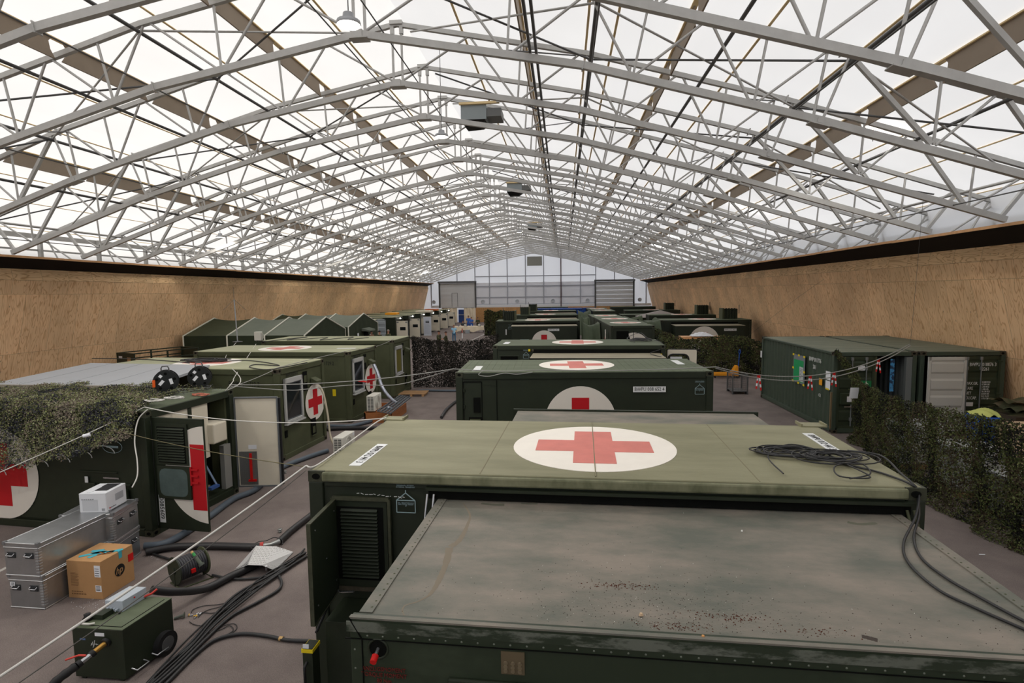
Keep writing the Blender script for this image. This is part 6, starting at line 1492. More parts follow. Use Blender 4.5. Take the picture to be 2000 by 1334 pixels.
# white cords on the net corner
random.seed(14)
for k, (u, v, lb) in enumerate(((300, 783, 'clear plastic bag of cord on the net, left one'), (340, 778, 'tangle of white cord on the corner of the net'), (392, 772, 'thin red and white cord tangle by the right cable drum'))):
    zc_ = 2.57 if k < 2 else 2.44; p = G(u, v, zc_); P = [(p.x+.22*cos(q*.5)*(.5+.5*random.random()), p.y+.12*sin(q*.5)*(.5+.5*random.random()), zc_+.03*random.random()) for q in range(50)]
    single(MB().tube(P, .008, 5), 'cord_tangle', rope_w if k < 2 else mat('cord_pink', (200, 120, 100), .6), lb, 'cord')
# antenna
an = thing('aerial_mast', 'thin grey aerial mast with drooping rods on the second olive roof', 'antenna', (-12.8, 20.6, 2.55))
p = G(464, 668, 2.56); an.location = (p.x, p.y, 2.555)
MB().tube([(0, 0, 0), (-.02, 0, .9), (-.05, 0, 1.85)], .025, 8).build('mast', mat('mast_grey', (170, 172, 176), .4, .3), an)
MB().tube([(-.05, 0, 1.85), (-.06, 0, 2.4)], .008, 6).build('whip', steel_dark, an)
for a in (0, 2.1, 4.2): MB().tube([(-.05, 0, 1.85), (-.05+.5*cos(a), .5*sin(a), 1.4)], .007, 5).build('radial', steel_dark, an)
MB().lathe([(0, 0), (.2, 0), (.2, .03), (.05, .05), (0, .05)]).build('base', steel_dark, an)
# small wall unit on the third roof
p = G(502, 672, 2.5); ac((-13.2, 23.1, 2.56), 1.57, 'small white unit at the left end of the third olive roof', .3, .18, .42)

# ================================================================ tents
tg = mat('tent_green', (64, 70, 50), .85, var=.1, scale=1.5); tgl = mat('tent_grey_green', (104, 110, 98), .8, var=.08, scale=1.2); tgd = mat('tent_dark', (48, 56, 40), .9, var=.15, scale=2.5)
rib_m = mat('tent_rib', (206, 204, 190), .6)
def tent(label, xs, y0, y1, ze, zr, loc_group='frame tents', door=True, first_dark=True):
    t = thing('frame_tent', label, 'tent', (xs[0], y0, 0), group=loc_group)
    X0 = xs[0]; ym = (y1-y0)/2; W_ = y1-y0
    for k, (a, b) in enumerate(zip(xs, xs[1:])):
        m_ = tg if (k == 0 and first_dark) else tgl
        for s0, s1 in ((0, 1), (1, 0)):
            ya, yb = (0, ym) if s0 == 0 else (W_, ym)
            def fn(u, v, a=a, b=b, ya=ya, yb=yb):
                return (lerp(a, b, u)-X0, lerp(ya, yb, v), lerp(ze, zr, v)-.13*sin(u*pi)*(.35+.65*v)*1.0+.0)
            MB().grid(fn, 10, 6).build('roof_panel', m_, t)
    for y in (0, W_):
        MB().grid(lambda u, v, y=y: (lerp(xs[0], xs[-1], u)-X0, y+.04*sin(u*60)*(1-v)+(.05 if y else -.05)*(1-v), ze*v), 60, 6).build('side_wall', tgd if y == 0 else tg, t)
    for xk, x in ((0, xs[0]), (1, xs[-1])):
        g = MB(); X = x-X0
        def fe(u, v, X=X):
            y = u*W_; zt_ = lerp(ze, zr, 1-abs(u-.5)*2)
            return (X+(.0 if xk == 0 else .0)+.04*sin(u*40+v*6)*(1-v), y, zt_*v)
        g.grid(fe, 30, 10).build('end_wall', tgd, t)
    for x in xs:
        X = x-X0; r = MB().tube([(X, -.03, 0), (X, -.03, ze), (X, ym, zr+.03), (X, W_+.03, ze), (X, W_+.03, 0)], .045, 8); r.build('rib', rib_m, t)
    if door:
        X = xs[-1]-X0
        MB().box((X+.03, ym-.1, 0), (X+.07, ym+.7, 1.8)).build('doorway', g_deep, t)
        MB().add([(X+.05, ym-.7, 2.0), (X+.05, ym+1.0, 2.0), (X+.6, ym+.8, 1.85), (X+.6, ym-.5, 1.85), (X+.05, ym-.7, 1.8), (X+.05, ym+1.0, 1.8), (X+.6, ym+.8, 1.75), (X+.6, ym-.5, 1.75)], [(0, 1, 2, 3), (7, 6, 5, 4), (3, 2, 6, 7), (0, 3, 7, 4), (1, 5, 6, 2)]).build('rolled_flap', tgl, t)
        for y, z in ((ym-1.6, 1.55), (ym+1.0, 1.3), (ym-2.2, 1.1)): MB().box((X+.06, y, z-.15), (X+.08, y+.25, z+.15)).build('notice', paper, t)
    return t
tent('front green frame tent with white ribs left of the olive containers', [-21.3, -18.7, -16.5, -14.2], 29.3, 35.0, 2.35, 3.2, first_dark=True)
tent('rear green frame tent with white ribs and open doorway, behind the front tent', [-21.7, -19.8, -17.4, -15.2], 38.1, 44.3, 2.25, 3.08)
# green tarpaulin folds between centre rows
def tarp(label, x0, x1, y0, y1, z0, z1, seed):
    random.seed(seed); a, b, c = [random.random()*6 for _ in range(3)]
    return single(MB().grid(lambda u, v: (lerp(x0, x1, u), lerp(y0, y1, v)+.10*sin(u*9+a)*(1-v), lerp(z0, z1, min(1, v*2.2)**.8)-.35*sin(u*pi)*v+.05*sin(u*9+b+v*5)*v+.03*sin(u*23+c+v*9)*v), 40, 16), 'tarpaulin', mat('tarp_green', (66, 76, 56), .7, var=.1, scale=3), label, 'tarpaulin', 'green tarpaulins')
tarp('green tarpaulin sagging between the left centre row and the end-on container', 1.3, 2.4, 35.5, 39.5, .0, 2.45, 1)
tarp('green tarpaulin bridging the second container and the lengthwise line', 1.5, 2.3, 46, 51.8, .0, 2.4, 2)
tarp('green tarpaulin at the far end of the left centre row', 1.6, 3.0, 58, 66, .0, 2.4, 3)
tarp('green tarpaulin right of the nearest lengthwise container', 5.2, 6.6, 37, 41, .0, 2.55, 4)
tarp('green tarpaulin right of the third lengthwise container', 5.15, 6.75, 47, 50.4, .0, 2.4, 5)
t_ = thing('pop_up_tent', 'grey pyramid tent roof between the distant right-hand rows', 'tent', (9.8, 57.5, 0))
MB().add([(-2.3, -2, 1.9), (2.3, -2, 1.9), (2.3, 2, 1.9), (-2.3, 2, 1.9), (0, 0, 2.55)], [(0, 1, 4), (1, 2, 4), (2, 3, 4), (3, 0, 4), (3, 2, 1, 0)]).build('roof', mat('pyramid_grey', (150, 142, 138), .8), t_)
for x in (-2.2, 2.2):
    for y in (-1.9, 1.9): MB().tube([(x, y, 0), (x, y, 1.92)], .03, 6).build('pole', steel, t_)
# stacked boards with white bundle at right
bd = thing('board_stack', 'stack of pale boards lying on the net in front of the half disc container', 'boards', (6.9, 34.0, 0))
for k in range(3): MB().box((.1*k, .1*k, 1.55+.06*k), (2.9-.05*k, 1.2, 1.6+.06*k)).build('board', m_lath, bd)
for x in (.4, 2.2): MB().box((x, .3, 0), (x+.2, .9, 1.55)).build('trestle', pw_, bd)
single(MB().grid(lambda u, v: (7.7+1.3*u, 34.1+.9*v, 1.76+.22*sin(u*pi)*sin(v*pi)+.04*sin(u*20)*sin(v*17)), 24, 14), 'white_sheet', paper, 'crumpled white sheet on the pale board stack', 'sheet')

# ================================================================ pallet truck, cage, stillages
pt_ = thing('pallet_truck', 'orange pallet truck with blue handle near the dark net', 'pallet truck', tuple(G(1437, 737, 0)), 0)
og = mat('truck_orange', (226, 150, 34), .5)
for y in (-.2, .2): MB().box((-1.25, y-.08, .12), (-.1, y+.08, .24)).build('fork', og, pt_, bevel=.01)
MB().add([(-.3, -.27, .1), (.05, -.27, .1), (.05, .27, .1), (-.3, .27, .1), (-.02, -.2, .62), (.06, -.2, .62), (.06, .2, .62), (-.02, .2, .62)], [(0, 3, 2, 1), (4, 5, 6, 7), (0, 1, 5, 4), (1, 2, 6, 5), (2, 3, 7, 6), (3, 0, 4, 7)]).build('head', og, pt_)
MB().tube([(.1, 0, .2), (.14, 0, .9), (.16, 0, 1.25)], .025, 8).build('handle_shaft', mat('handle_blue', (30, 80, 170), .5), pt_)
MB().tube([(.16, -.1, 1.25), (.17, -.12, 1.38), (.17, 0, 1.45), (.17, .12, 1.38), (.16, .1, 1.25), (.16, -.1, 1.25)], .018, 6).build('handle_loop', mat('handle_blue', ()), pt_)
for y in (-.1, .1): MB().cyl((.1, y-.03, .1), (.1, y+.03, .1), .1, 14).build('steer_wheel', rubber, pt_)
for y in (-.2, .2): MB().cyl((-1.1, y-.03, .05), (-1.1, y+.03, .05), .05, 10).build('fork_wheel', rubber, pt_)
def cage(loc, rz, w, d, h, lab, cat, m, name='mesh_cage', nb=10):
    t = thing(name, lab, cat, loc, rz)
    MB().box((0, 0, .1), (w, d, .14)).build('base_frame', m, t)
    for x in (0, w):
        for y in (0, d): MB().bar((x, y, 0), (x, y, h), .05).build('post', m, t)
    for nm, p, q in (('side_mesh', (0, 0), (w, 0)), ('side_mesh', (w, 0), (w, d)), ('side_mesh', (w, d), (0, d)), ('side_mesh', (0, d), (0, 0))):
        g = MB(); p = Vector((*p, 0)); q = Vector((*q, 0))
        for k in range(nb+1): a = p.lerp(q, k/nb); g.tube([a+Vector((0, 0, .12)), a+Vector((0, 0, h-.02))], .004, 4)
        for k in range(9): z = .12+(h-.14)*k/8; g.tube([p+Vector((0, 0, z)), q+Vector((0, 0, z))], .004 if 0 < k < 8 else .014, 4)
        g.build(nm, m, t)
    for k in range(4): MB().cyl((.05+(w-.1)*(k % 2), .05+(d-.1)*(k//2)-.02, .05), (.05+(w-.1)*(k % 2), .05+(d-.1)*(k//2)+.02, .05), .05, 10).build('castor', rubber, t)
    return t
cage((7.3, 24.6, 0), 0, .62, .8, .88, 'dark wire mesh trolley cage beside the long corrugated container', 'cage', steel_dark)
def stillage(loc, rz, lab):
    t = thing('stillage', lab, 'stillage', loc, rz, 'dark green stillages')
    w, d, h = 1.3, 3.2, 1.95
    MB().box((0, 0, .8), (w, .06, h)).build('end_panel', g_dark, t); MB().box((0, d, .8), (w, d+.06, h)).build('end_panel', g_dark, t)
    MB().box((0, 0, .9), (w, d, 1.0)).build('deck', g_dark, t)
    for z in (1.3, 1.6, 1.93): 
        for x in (0, w): MB().bar((x, 0, z), (x, d, z), .05).build('side_rail', g_dark, t)
    for x in (0, w):
        for y in (.02, d*.5, d): MB().bar((x, y, 0), (x, y, h), .06).build('post', g_dark, t)
    MB().box((.15, -.01, 1.7), (.4, 0, 1.8)).build('label', paper, t); MB().box((.8, -.01, 1.5), (1.05, 0, 1.75)).build('label', mat('label_tan', (190, 150, 110), .7), t)
    MB().grid(lambda u, v: (.1+1.1*u, .2+2.7*v, 1.1+.25*sin(u*5)*sin(v*9)), 10, 18).build('contents', camo_d, t)
    return t
stillage((-21.15, 24.4, 0), -.35, 'dark green open stillage with labels by the left plywood wall')
# stores by the right wall : blue bag, tarps, pallets
st = thing('folded_tarps', 'heap of folded camouflage tarpaulins on a pallet by the right wall', 'tarpaulins', (12.35, 15.9, 0), 0)
for k in range(4):
    random.seed(k); a = random.random()*6
    MB().grid(lambda u, v, k=k, a=a: (-.6+1.3*u, -.5+1.0*v, 1.15+.1*k+.06*sin(u*9+a)+.05*sin(v*11+a)-.06*(abs(u-.5)+abs(v-.5))), 18, 14).build('folded_tarp', mat('tarp_brown', (92, 82, 62), .85, rgb2=(66, 70, 48), scale=3), st)
MB().box((-.6, -.5, .0), (.7, .5, 1.1)).build('pallet_load', mat('tarp_dark', (62, 52, 42), .8), st)
bb = thing('blue_bag', 'blue bag with yellow-green cloth on top, beside the white container door', 'bag', (11.55, 16.2, 0))
MB().lathe([(.3, 0), (.38, .5), (.42, .95), (.36, 1.0)], (0, 0, 0), 20).build('bag', mat('bag_blue', (40, 90, 190), .5), bb)
MB().grid(lambda u, v: (-.32+.64*u, -.32+.64*v, 1.02+.14*sin(u*pi)*sin(v*pi)+.04*sin(u*15+v*9)), 14, 14).build('cloth', mat('cloth_lime', (200, 206, 120), .7), bb)
single(MB().box((10.9, 13.6, .0), (12.6, 14.9, 1.12)), 'carton_stack', mat('pale_board', (206, 180, 150), .7), 'pale flat board-topped box right of the net by the right wall', 'box')
single(MB(frame((10.02, 17.86, 0), (1, 0, 0), (0, 0, 1))).box((-.06, 1.35, 0), (.06, 2.35, .01)), 'blue_ribbon', mat('ribbon_blue', (70, 140, 190), .5, rgb2=(30, 50, 80), scale=9, thr=(.5, .55)), 'blue patterned ribbon hanging in the open corrugated container', 'ribbon')
nt_ = single(MB(frame(GY(1660, 765, 16.9), (1, 0, 0), (.1, 0, 1))).box((0, -.2, 0), (.24, .12, .004)), 'net_notice', paper, 'white paper sheet fixed on the camouflage net near the container corner', 'paper')

# ================================================================ far left: containers with cream doors
row = [(45.5, 'grey'), (50.2, 'cream'), (54.6, 'cream'), (59.2, 'cream'), (63.7, 'cream'), (68.2, 'cream'), (72.7, 'cream')]
ordn = ['first', 'second', 'third', 'fourth', 'fifth', 'sixth', 'seventh']
for k, (y, kind) in enumerate(row):
    t_ = thing('shelter_container', f'green shelter with door open to the aisle, {ordn[k]} in the distant left row', 'container', (-21.5, y, 0), 0, 'distant left row of shelters')
    Lx = 6.0 if k else 5.6
    med_shell(t_, Lx, 2.44, 2.4, g_dark, r_pale)
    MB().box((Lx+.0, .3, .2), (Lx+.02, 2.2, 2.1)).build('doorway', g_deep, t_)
    MB().lathe([(0, 0), (.07, 0), (.08, .05), (0, .12)], (Lx+.1, 1.2, 2.2), 10).build('bulkhead_lamp', m_lampglow, t_)
    if k:
        d = thing('shelter_door', f'cream door leaf with dark window, {ordn[k-1]} one along the distant left row', 'door', (-21.5+Lx+.03, y+.2, .2), 0, 'cream doors of the distant left row')
        MB().box((0, -.04, 0), (1.06, .02, 1.86)).build('leaf', cream, d)
        MB().box((.34, -.05, .98), (.86, -.04, 1.28)).build('window', glass_dark, d)
        for x in (.04, .84): MB().box((x, -.05, 1.68), (x+.18, -.04, 1.78)).build('hinge_plate', grey_edge, d)
        MB().box((1.06, -.04, 0), (1.1, .03, 1.86)).build('edge', grey_edge, d)
    else:
        d = thing('shelter_door', 'light grey ribbed steel door leaf at the near end of the distant left row', 'door', (-21.5+Lx+.2, y+.1, .15), 0)
        iso_leaf(d, frame((0, 0, 0), (1, 0, 0), (0, 0, 1)), .75, 2.3, mat('grey_ribbed', (150, 158, 164), .5), 'leaf')
        for q in range(4): MB().bar((Lx-2.0+.42*q, -.05, .15), (Lx-2.0+.42*q, -.05, 2.35), .05).build('lock_bar', grey_edge, t_)
        for q, z in ((.5, 1.8), (.55, 1.2)): MB().box((Lx-1.5+q, -.04, z), (Lx-1.3+q, -.03, z+.3)).build('notice', paper, t_)
bn = thing('roll_up_banner', 'white roll-up banner with dark heading between the cream doors', 'banner', (-15.0, 58.6, 0), -.05)
MB().box((0, 0, .06), (.84, .02, 2.06)).build('sheet', mat('banner_white', (196, 202, 214), .5), bn); MB().box((-.02, -.08, 0), (.86, .1, .06)).build('base', steel, bn)
hb = MB(); hb.box((.22, -.005, 1.55), (.62, 0, 1.62)); hb.box((.22, -.005, 1.42), (.62, 0, 1.52)); hb.build('heading', ink, bn)
lnb = MB()
for k in range(14): lnb.box((.1, -.005, .25+k*.08), (random.uniform(.5, .72), 0, .262+k*.08))
lnb.build('text_lines', mat('banner_text', (150, 156, 170), .6), bn)
gear = thing('hanging_jacket', 'camouflage jacket hanging between two cream doors', 'jacket', (-15.35, 53.3, 1.2))
MB().grid(lambda u, v: (.35*cos(u*2*pi)*(.6+.4*v), .2*sin(u*2*pi), .9*v), 14, 8).build('jacket', camo_d, gear)
MB().tube([(0, 0, -1.2), (0, 0, .9)], .02, 5).build('stand', steel_dark, gear)
# clutter on the far roofs
for k, (x, y, w_, m_, lb) in enumerate(((-18.4, 56, 1.2, mat('tarp_orange', (226, 150, 30), .6), 'orange bundle on the distant left roofs'), (-16.8, 62, 1.8, cream, 'cream bundle on the distant left roofs'), (-17.2, 68, 1.5, mat('tarp_rust', (190, 104, 60), .6), 'rust coloured bundle on the far left roofs'))):
    single(MB().box((x, y, 2.4), (x+w_, y+1.2, 2.62)), 'roof_bundle', m_, lb, 'bundle', bevel=.05)
# tan curtain and blue door at the gable
cu = thing('tan_curtain', 'tan cloth curtain hung in front of the far gable, left of the blue door', 'curtain', (gx(864), yg-.9, 0))
cm = mat('tan_cloth', (238, 224, 198), .8)
def curt(parent, x0, x1, seed): MB().grid(lambda u, v: (lerp(x0, x1, u), .05*sin(u*26+seed)+.05*sin(v*7+u*9), 2.25*v), 50, 8).build('cloth', cm, parent)
curt(cu, 0, gx(894)-gx(864), 0); MB().bar((0, 0, 2.27), (gx(928)-gx(864), 0, 2.27), .06).build('rail', steel_dark, cu)
cu2 = thing('tan_curtain', 'tan cloth curtain right of the blue door on the far gable', 'curtain', (gx(907), yg-.9, 0)); curt(cu2, 0, gx(929)-gx(907), 2)
bdoor = struct(MB().box((gx(896), yg-.7, 0), (gx(907), yg-.62, 2.0)).build('door_3', mat('door_blue', (44, 70, 130), .5)))
MB().bar((gx(896), yg-.75, 1.2), (gx(907), yg-.75, 1.2), .08).build('crossbar', steel, bdoor)
# work table
tb = thing('work_table', 'long table covered with a tan cloth reaching the floor in the distance', 'table', (-12.45, 62.6, 0), .05)
MB().box((0, 0, .7), (3.4, .9, .75)).build('table_top', cm, tb)
MB().grid(lambda u, v: (3.4*u, -.03+.05*sin(u*22)*(1-v), lerp(.06+.25*abs(sin(u*5)), .75, v)), 50, 8).build('table_cloth', cm, tb)
for x in (.1, 3.3):
    for y in (.1, .8): MB().bar((x, y, 0), (x, y, .7), .05).build('leg', steel_dark, tb)
def laptop(x, y, lb, rz=0):
    t = thing('laptop', lb, 'laptop', (x, y, .75), rz, 'laptops on the work table')
    MB().box((0, 0, 0), (.36, .25, .02)).build('keyboard_base', rubber, t); MB().add([(0, 0, .02), (.36, 0, .02), (.36, -.05, .28), (0, -.05, .28), (0, .012, .02), (.36, .012, .02), (.36, -.038, .28), (0, -.038, .28)], [(0, 1, 2, 3), (7, 6, 5, 4), (0, 4, 5, 1), (3, 2, 6, 7), (0, 3, 7, 4), (1, 5, 6, 2)]).build('screen_lid', rubber, t)
    MB(frame((.18, -.034, .15), (1, 0, 0), (0, -.19, 1))).box((-.14, -.1, 0), (.14, .1, .004)).build('lid_panel', plate_w, t)
laptop(-11.4, 62.9, 'left laptop on the distant tan table'); laptop(-9.8, 63.0, 'right laptop on the distant tan table')
for k, (x, lb) in enumerate(((-12.1, 'blue box on the left end of the distant table'), (-11.8, 'white bottle on the left half of the distant table'), (-10.5, 'small white cup in the middle of the distant table'))):
    single(MB().box((x, 62.8, .75), (x+.16, 62.95, .8)) if k == 0 else MB().lathe([(0, 0), (.05, 0), (.05, .12), (.03, .2), (0, .22)], (x, 62.8, .75), 10), ['small_box', 'bottle', 'cup'][k], mat('box_blue', (50, 90, 170), .5) if k == 0 else paper, lb, ['box', 'bottle', 'cup'][k])
single(MB().box((-11.05, 61.8, 0), (-10.6, 62.3, .4)), 'grey_bin', mat('bin_grey', (150, 156, 160), .5), 'small grey bin in front of the distant tan table', 'bin')
# floor paint
pnt = mat('floor_paint', (176, 172, 166), .8)
for k, (a, b, lb) in enumerate((((940, 663), (976, 648), 'x'), ((1186, 790), (1190, 789), 'y'))):
    if k == 0: struct(MB().bar(G(918, 666, .003), G(960, 646, .003), .12, .004, up=(0, 0, 1)).build('trim_5', pnt))
struct(MB().bar(G(-20, 1125, .003), G(30, 1100, .003), .08, .004, up=(0, 0, 1)).build('trim_6', pnt))
single(MB().cbox(tuple(G(1918, 1083, .005)), (.09, .02, .008)), 'paper_scrap', paper, 'white scrap lying on the asphalt by the right net', 'scrap')
ps = thing('warning_post', 'short white and red post standing near the woman in blue', 'post', tuple(G(903, 661, 0)))
MB().tube([(0, 0, 0), (0, 0, .55)], .06, 8).build('white_section', paper, ps); MB().tube([(0, 0, .55), (0, 0, 1.0)], .06, 8).build('red_section', mat('post_red', (190, 110, 100), .6), ps)
# dark flight case by E1
fc = thing('equipment_case', 'small dark rack case in front of the sagging tarpaulin', 'case', (1.35, 33.6, 0))
MB().box((0, 0, 0), (.6, .5, 1.0)).build('body', g_deep, fc, bevel=.02); MB().box((-.02, -.02, 1.0), (.62, .52, 1.1)).build('lid', grey_edge, fc)
for z in (.3, .6, .85): MB().box((.06, -.02, z), (.54, 0, z+.04)).build('latch_strip', steel_dark, fc)

# ================================================================ people
skin = mat('skin', (190, 140, 116), .6); 
def person(label, loc, rz, shirt, trousers, hair, h=1.72, pose='stand', shoes=(40, 36, 32), sleeves='short', arms=None, cap=None, turn=0.0):
    """one continuous skinned body; clothing and hair are children that follow it"""
    t = thing('person', label, 'person', loc, rz)
    k = h/1.72
    hipz = .92 if pose == 'stand' else .5
    J = {'pel': (0, 0, hipz), 'spi': (0, -.01, hipz+.2), 'che': (0, 0, hipz+.42), 'nek': (0, .0, hipz+.56), 'hd0': (0, -.01, hipz+.64), 'hd1': (0, -.02, hipz+.74), 'hd2': (0, -.015, hipz+.81)}
    for s, n_ in ((-1, 'l'), (1, 'r')):
        if pose == 'stand':
            J['hip'+n_] = (s*.1, 0, hipz-.04); J['kne'+n_] = (s*.11, -.02, .48); J['ank'+n_] = (s*.12, .02, .08); J['toe'+n_] = (s*.14, -.16, .04)
        else:
            J['hip'+n_] = (s*.1, 0, hipz-.02); J['kne'+n_] = (s*.14, -.42, hipz+.02); J['ank'+n_] = (s*.14, -.42, .08); J['toe'+n_] = (s*.14, -.58, .04)
        J['sho'+n_] = (s*.19, 0, hipz+.49)
        A_ = (arms or {}).get(n_, 'bent')
        if A_ == 'bent': J['elb'+n_] = (s*.25, .0, hipz+.22); J['wri'+n_] = (s*.12, -.22, hipz+.24)
        elif A_ == 'down': J['elb'+n_] = (s*.26, .02, hipz+.2); J['wri'+n_] = (s*.27, -.05, hipz-.04)
        elif A_ == 'up': J['elb'+n_] = (s*.26, -.08, hipz+.24); J['wri'+n_] = (s*.1, -.2, hipz+.42)
        else: J['elb'+n_] = (s*.3, -.14, hipz+.3); J['wri'+n_] = (s*.26, -.38, hipz+.26)
    P = {a: Vector(b)*k for a, b in J.items()}
    def skinmesh(name, m, verts, edges, rad, root=0, sub=2):
        me = bpy.data.meshes.new(name); me.from_pydata(verts, edges, []); me.materials.append(m)
        o = bpy.data.objects.new(name, me); COL.objects.link(o); o.parent = t
        s_ = o.modifiers.new('skin', 'SKIN'); s_.use_smooth_shade = True
        for i, r in enumerate(rad): me.skin_vertices[0].data[i].radius = (r*k, r*k); me.skin_vertices[0].data[i].use_root = (i == root)
        s2 = o.modifiers.new('sub', 'SUBSURF'); s2.levels = sub; s2.render_levels = sub
        return o
    def mk(name, m, chain, rad, root=0, sub=2):
        idx = {}; V = []; Rr_ = []; E_ = []
        for c in chain:
            for a in c:
                if a not in idx: idx[a] = len(V); V.append(P[a]); Rr_.append(rad[a] if not isinstance(rad[a], tuple) else rad[a][0])
            for a, b in zip(c, c[1:]):
                if (idx[a], idx[b]) not in E_: E_.append((idx[a], idx[b]))
        return skinmesh(name, m, V, E_, Rr_, root, sub)
    # hands: palm + five fingers
    for n_, s in (('l', -1), ('r', 1)):
        d = (P['wri'+n_]-P['elb'+n_]).normalized(); up = Vector((0, 0, 1)); x = d.cross(up)
        if x.length < .1: x = Vector((1, 0, 0))
        x.normalize(); y = x.cross(d)
        P['pal'+n_] = P['wri'+n_]+d*.075*k
        for q, (o_, ln) in enumerate(((-.03, .06), (-.01, .075), (.01, .07), (.03, .055))):
            P[f'f{q}a{n_}'] = P['pal'+n_]+x*o_*k+d*ln*.5*k; P[f'f{q}b{n_}'] = P['pal'+n_]+x*o_*1.2*k+d*ln*k-y*.02*k
        P['tha'+n_] = P['wri'+n_]+d*.03*k-x*s*.035*k; P['thb'+n_] = P['wri'+n_]+d*.07*k-x*s*.055*k
    rad = dict(pel=.11, spi=.10, che=.105, nek=.05, hd0=.07, hd1=.088, hd2=.07)
    ch = [['pel', 'spi', 'che', 'nek', 'hd0', 'hd1', 'hd2']]
    for n_ in 'lr':
        rad.update({'hip'+n_: .075, 'kne'+n_: .055, 'ank'+n_: .038, 'toe'+n_: .035, 'sho'+n_: .05, 'elb'+n_: .038, 'wri'+n_: .026, 'pal'+n_: .03, 'tha'+n_: .012, 'thb'+n_: .009})
        ch += [['pel', 'hip'+n_, 'kne'+n_, 'ank'+n_, 'toe'+n_], ['che', 'sho'+n_, 'elb'+n_, 'wri'+n_, 'pal'+n_], ['wri'+n_, 'tha'+n_, 'thb'+n_]]
        for q in range(4): rad[f'f{q}a{n_}'] = .009; rad[f'f{q}b{n_}'] = .008; ch.append(['pal'+n_, f'f{q}a{n_}', f'f{q}b{n_}'])
    mk('body', skin, ch, rad)
    R2 = {a: r*1.13+.008 for a, r in rad.items()}
    for n_ in 'lr': P['mid'+n_] = P['sho'+n_].lerp(P['elb'+n_], .75); R2['mid'+n_] = .055; P['cuf'+n_] = P['elb'+n_].lerp(P['wri'+n_], .85); R2['cuf'+n_] = .038
    P['nk2'] = P['che'].lerp(P['nek'], .8); R2['nk2'] = .07; R2['che'] = .155; R2['spi'] = .14; R2['shol'] = R2['shor'] = .085; P['hem'] = P['pel']+Vector((0, 0, -.05)); R2['hem'] = .14
    arm = (lambda n_: ['che', 'sho'+n_, 'mid'+n_]) if sleeves == 'short' else (lambda n_: ['che', 'sho'+n_, 'elb'+n_, 'cuf'+n_])
    R2['pel'] = .145; mk('shirt', shirt, [['hem', 'pel', 'spi', 'che', 'nk2'], arm('l'), arm('r')], R2, 2)
    R3 = dict(R2); R3['pel'] = .14
    for n_ in 'lr': R3['kne'+n_] = .072; R3['ank'+n_] = .056
    mk('trousers', trousers, [['pel', 'hipl', 'knel', 'ankl'], ['pel', 'hipr', 'kner', 'ankr']], R3)
    R4 = {'ankl': .05, 'ankr': .05, 'toel': .045, 'toer': .045}
    for n_ in 'lr': mk('shoe', mat('shoe_%d' % shoes[0], shoes, .6), [['ank'+n_, 'toe'+n_]], R4, 0, 1)
    hc = P['hd1']+Vector((0, .018, .03))*k
    hm = mat('hair_%d_%d' % (hair[0], hair[1]), hair, .8)
    hd = MB()
    def sph(u, v): a = u*2*pi; b = v*pi*.56; return (hc.x+.093*k*sin(b)*cos(a), hc.y+.104*k*sin(b)*sin(a), hc.z+.088*k*cos(b))
    hd.grid(sph, 16, 8).build('hair', hm, t)
    if cap:
        MB().grid(lambda u, v: (hc.x+.098*k*sin(v*1.5)*cos(u*2*pi), hc.y+.108*k*sin(v*1.5)*sin(u*2*pi), hc.z+.012+.09*k*cos(v*1.5)), 16, 6).build('cap', cap, t)
    # face
    fz = P['hd1'].z-.0; fy = P['hd1'].y-.083*k
    fm = MB(); fm.add([(-.012*k, fy, fz-.03*k), (.012*k, fy, fz-.03*k), (0, fy-.022*k, fz-.028*k), (0, fy-.004, fz+.012*k)], [(0, 2, 3), (1, 3, 2), (0, 1, 2)]); fm.build('nose', skin, t)
    for s in (-1, 1):
        MB().lathe([(0, -.007*k), (.009*k, 0), (0, .007*k)], (s*.032*k, fy+.004, fz+.01*k), 8).build('eye', ink, t)
        MB().lathe([(0, -.025*k), (.012*k, 0), (0, .025*k)], (s*.087*k, P['hd1'].y, fz-.005), 8).build('ear', skin, t)
    MB().box((-.022*k, fy-.0, fz-.055*k), (.022*k, fy+.006, fz-.047*k)).build('mouth', mat('lips', (150, 84, 76), .6), t)
    return t
fleck = mat('flecktarn_cloth', (78, 84, 54), .9, rgb2=(56, 50, 38), scale=14, thr=(.45, .55))
blue_s = mat('scrubs_blue', (56, 100, 180), .7); lblue = mat('shirt_light_blue', (150, 196, 224), .7); jeans = mat('jeans', (60, 100, 132), .8)
def at_foot(u, v): return tuple(G(u, v, 0))
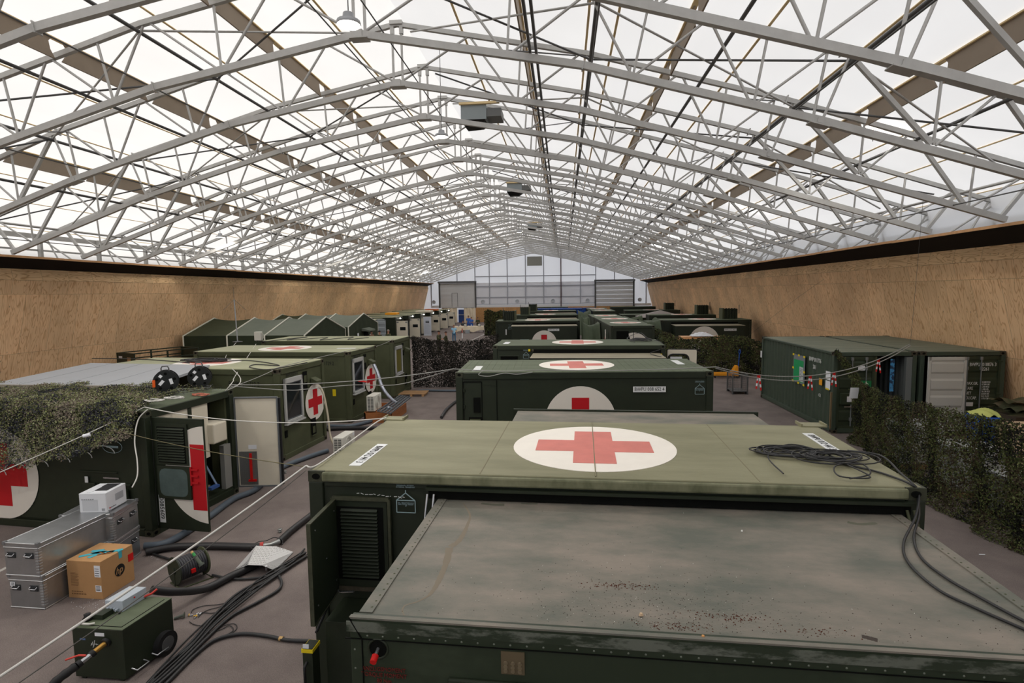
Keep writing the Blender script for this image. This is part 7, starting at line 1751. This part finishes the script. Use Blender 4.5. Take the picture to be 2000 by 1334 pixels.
g = G(887, 669, 0); person('woman in light blue shirt and jeans standing in the aisle', (g.x, g.y, 0), .2, lblue, jeans, (140, 106, 80), 1.6, arms={'l': 'bent', 'r': 'down'})
g = G(858, 693, 0); person('soldier with short dark hair in camouflage clothing, left of the pair behind the dark net', (g.x, g.y+.0, 0), 1.3, fleck, fleck, (58, 42, 34), 1.75, sleeves='long', arms={'l': 'fwd', 'r': 'bent'})
g = G(872, 693, 0); person('soldier in camouflage clothing, right of the pair behind the dark net', (g.x, g.y, 0), -1.4, fleck, fleck, (62, 44, 36), 1.7, sleeves='long', arms={'l': 'fwd', 'r': 'bent'})
person('tall person in blue scrubs standing behind the distant table', (-11.2, 65.0, 0), .3, blue_s, blue_s, (96, 72, 56), 1.84, arms={'l': 'down', 'r': 'bent'})
person('person in blue scrubs leaning at the distant table, right of the tall one', (-10.75, 64.4, 0), -.3, blue_s, blue_s, (120, 84, 60), 1.7)
person('person in camouflage clothing behind the right laptop', (-10.1, 65.0, 0), 0, fleck, fleck, (80, 62, 48), 1.62, sleeves='long')
person('seated person in dark clothing behind the left half of the distant table', (-11.75, 64.3, 0), 0, mat('dark_shirt', (50, 60, 66), .8), fleck, (70, 50, 40), 1.7, pose='sit')
g = G(726, 668, 0); person('soldier with dark cap seen from behind near the tent doorway', (-14.05, 41.3, 0), 2.6, fleck, fleck, (40, 36, 32), 1.72, sleeves='long', cap=mat('cap_dark', (44, 44, 50), .7))
person('man with grey headband and headset beside the tent doorway', (-13.45, 41.6, 0), 1.2, fleck, fleck, (150, 140, 130), 1.78, sleeves='long')
person('person in brown shirt standing in the tent doorway', (-14.75, 41.5, 0), 1.2, mat('brown_shirt', (130, 96, 74), .8), fleck, (70, 50, 40), 1.7)

for c in [c for c in COL.objects if c.type == 'EMPTY' and c.name.startswith('shelter_door')]:
    y = c.location.y; root = min((o for o in COL.objects if o.type == 'EMPTY' and o.name.startswith('shelter_container')), key=lambda o: abs(o.location.y+.15-y)); adopt(root, c, 'shelter_door')
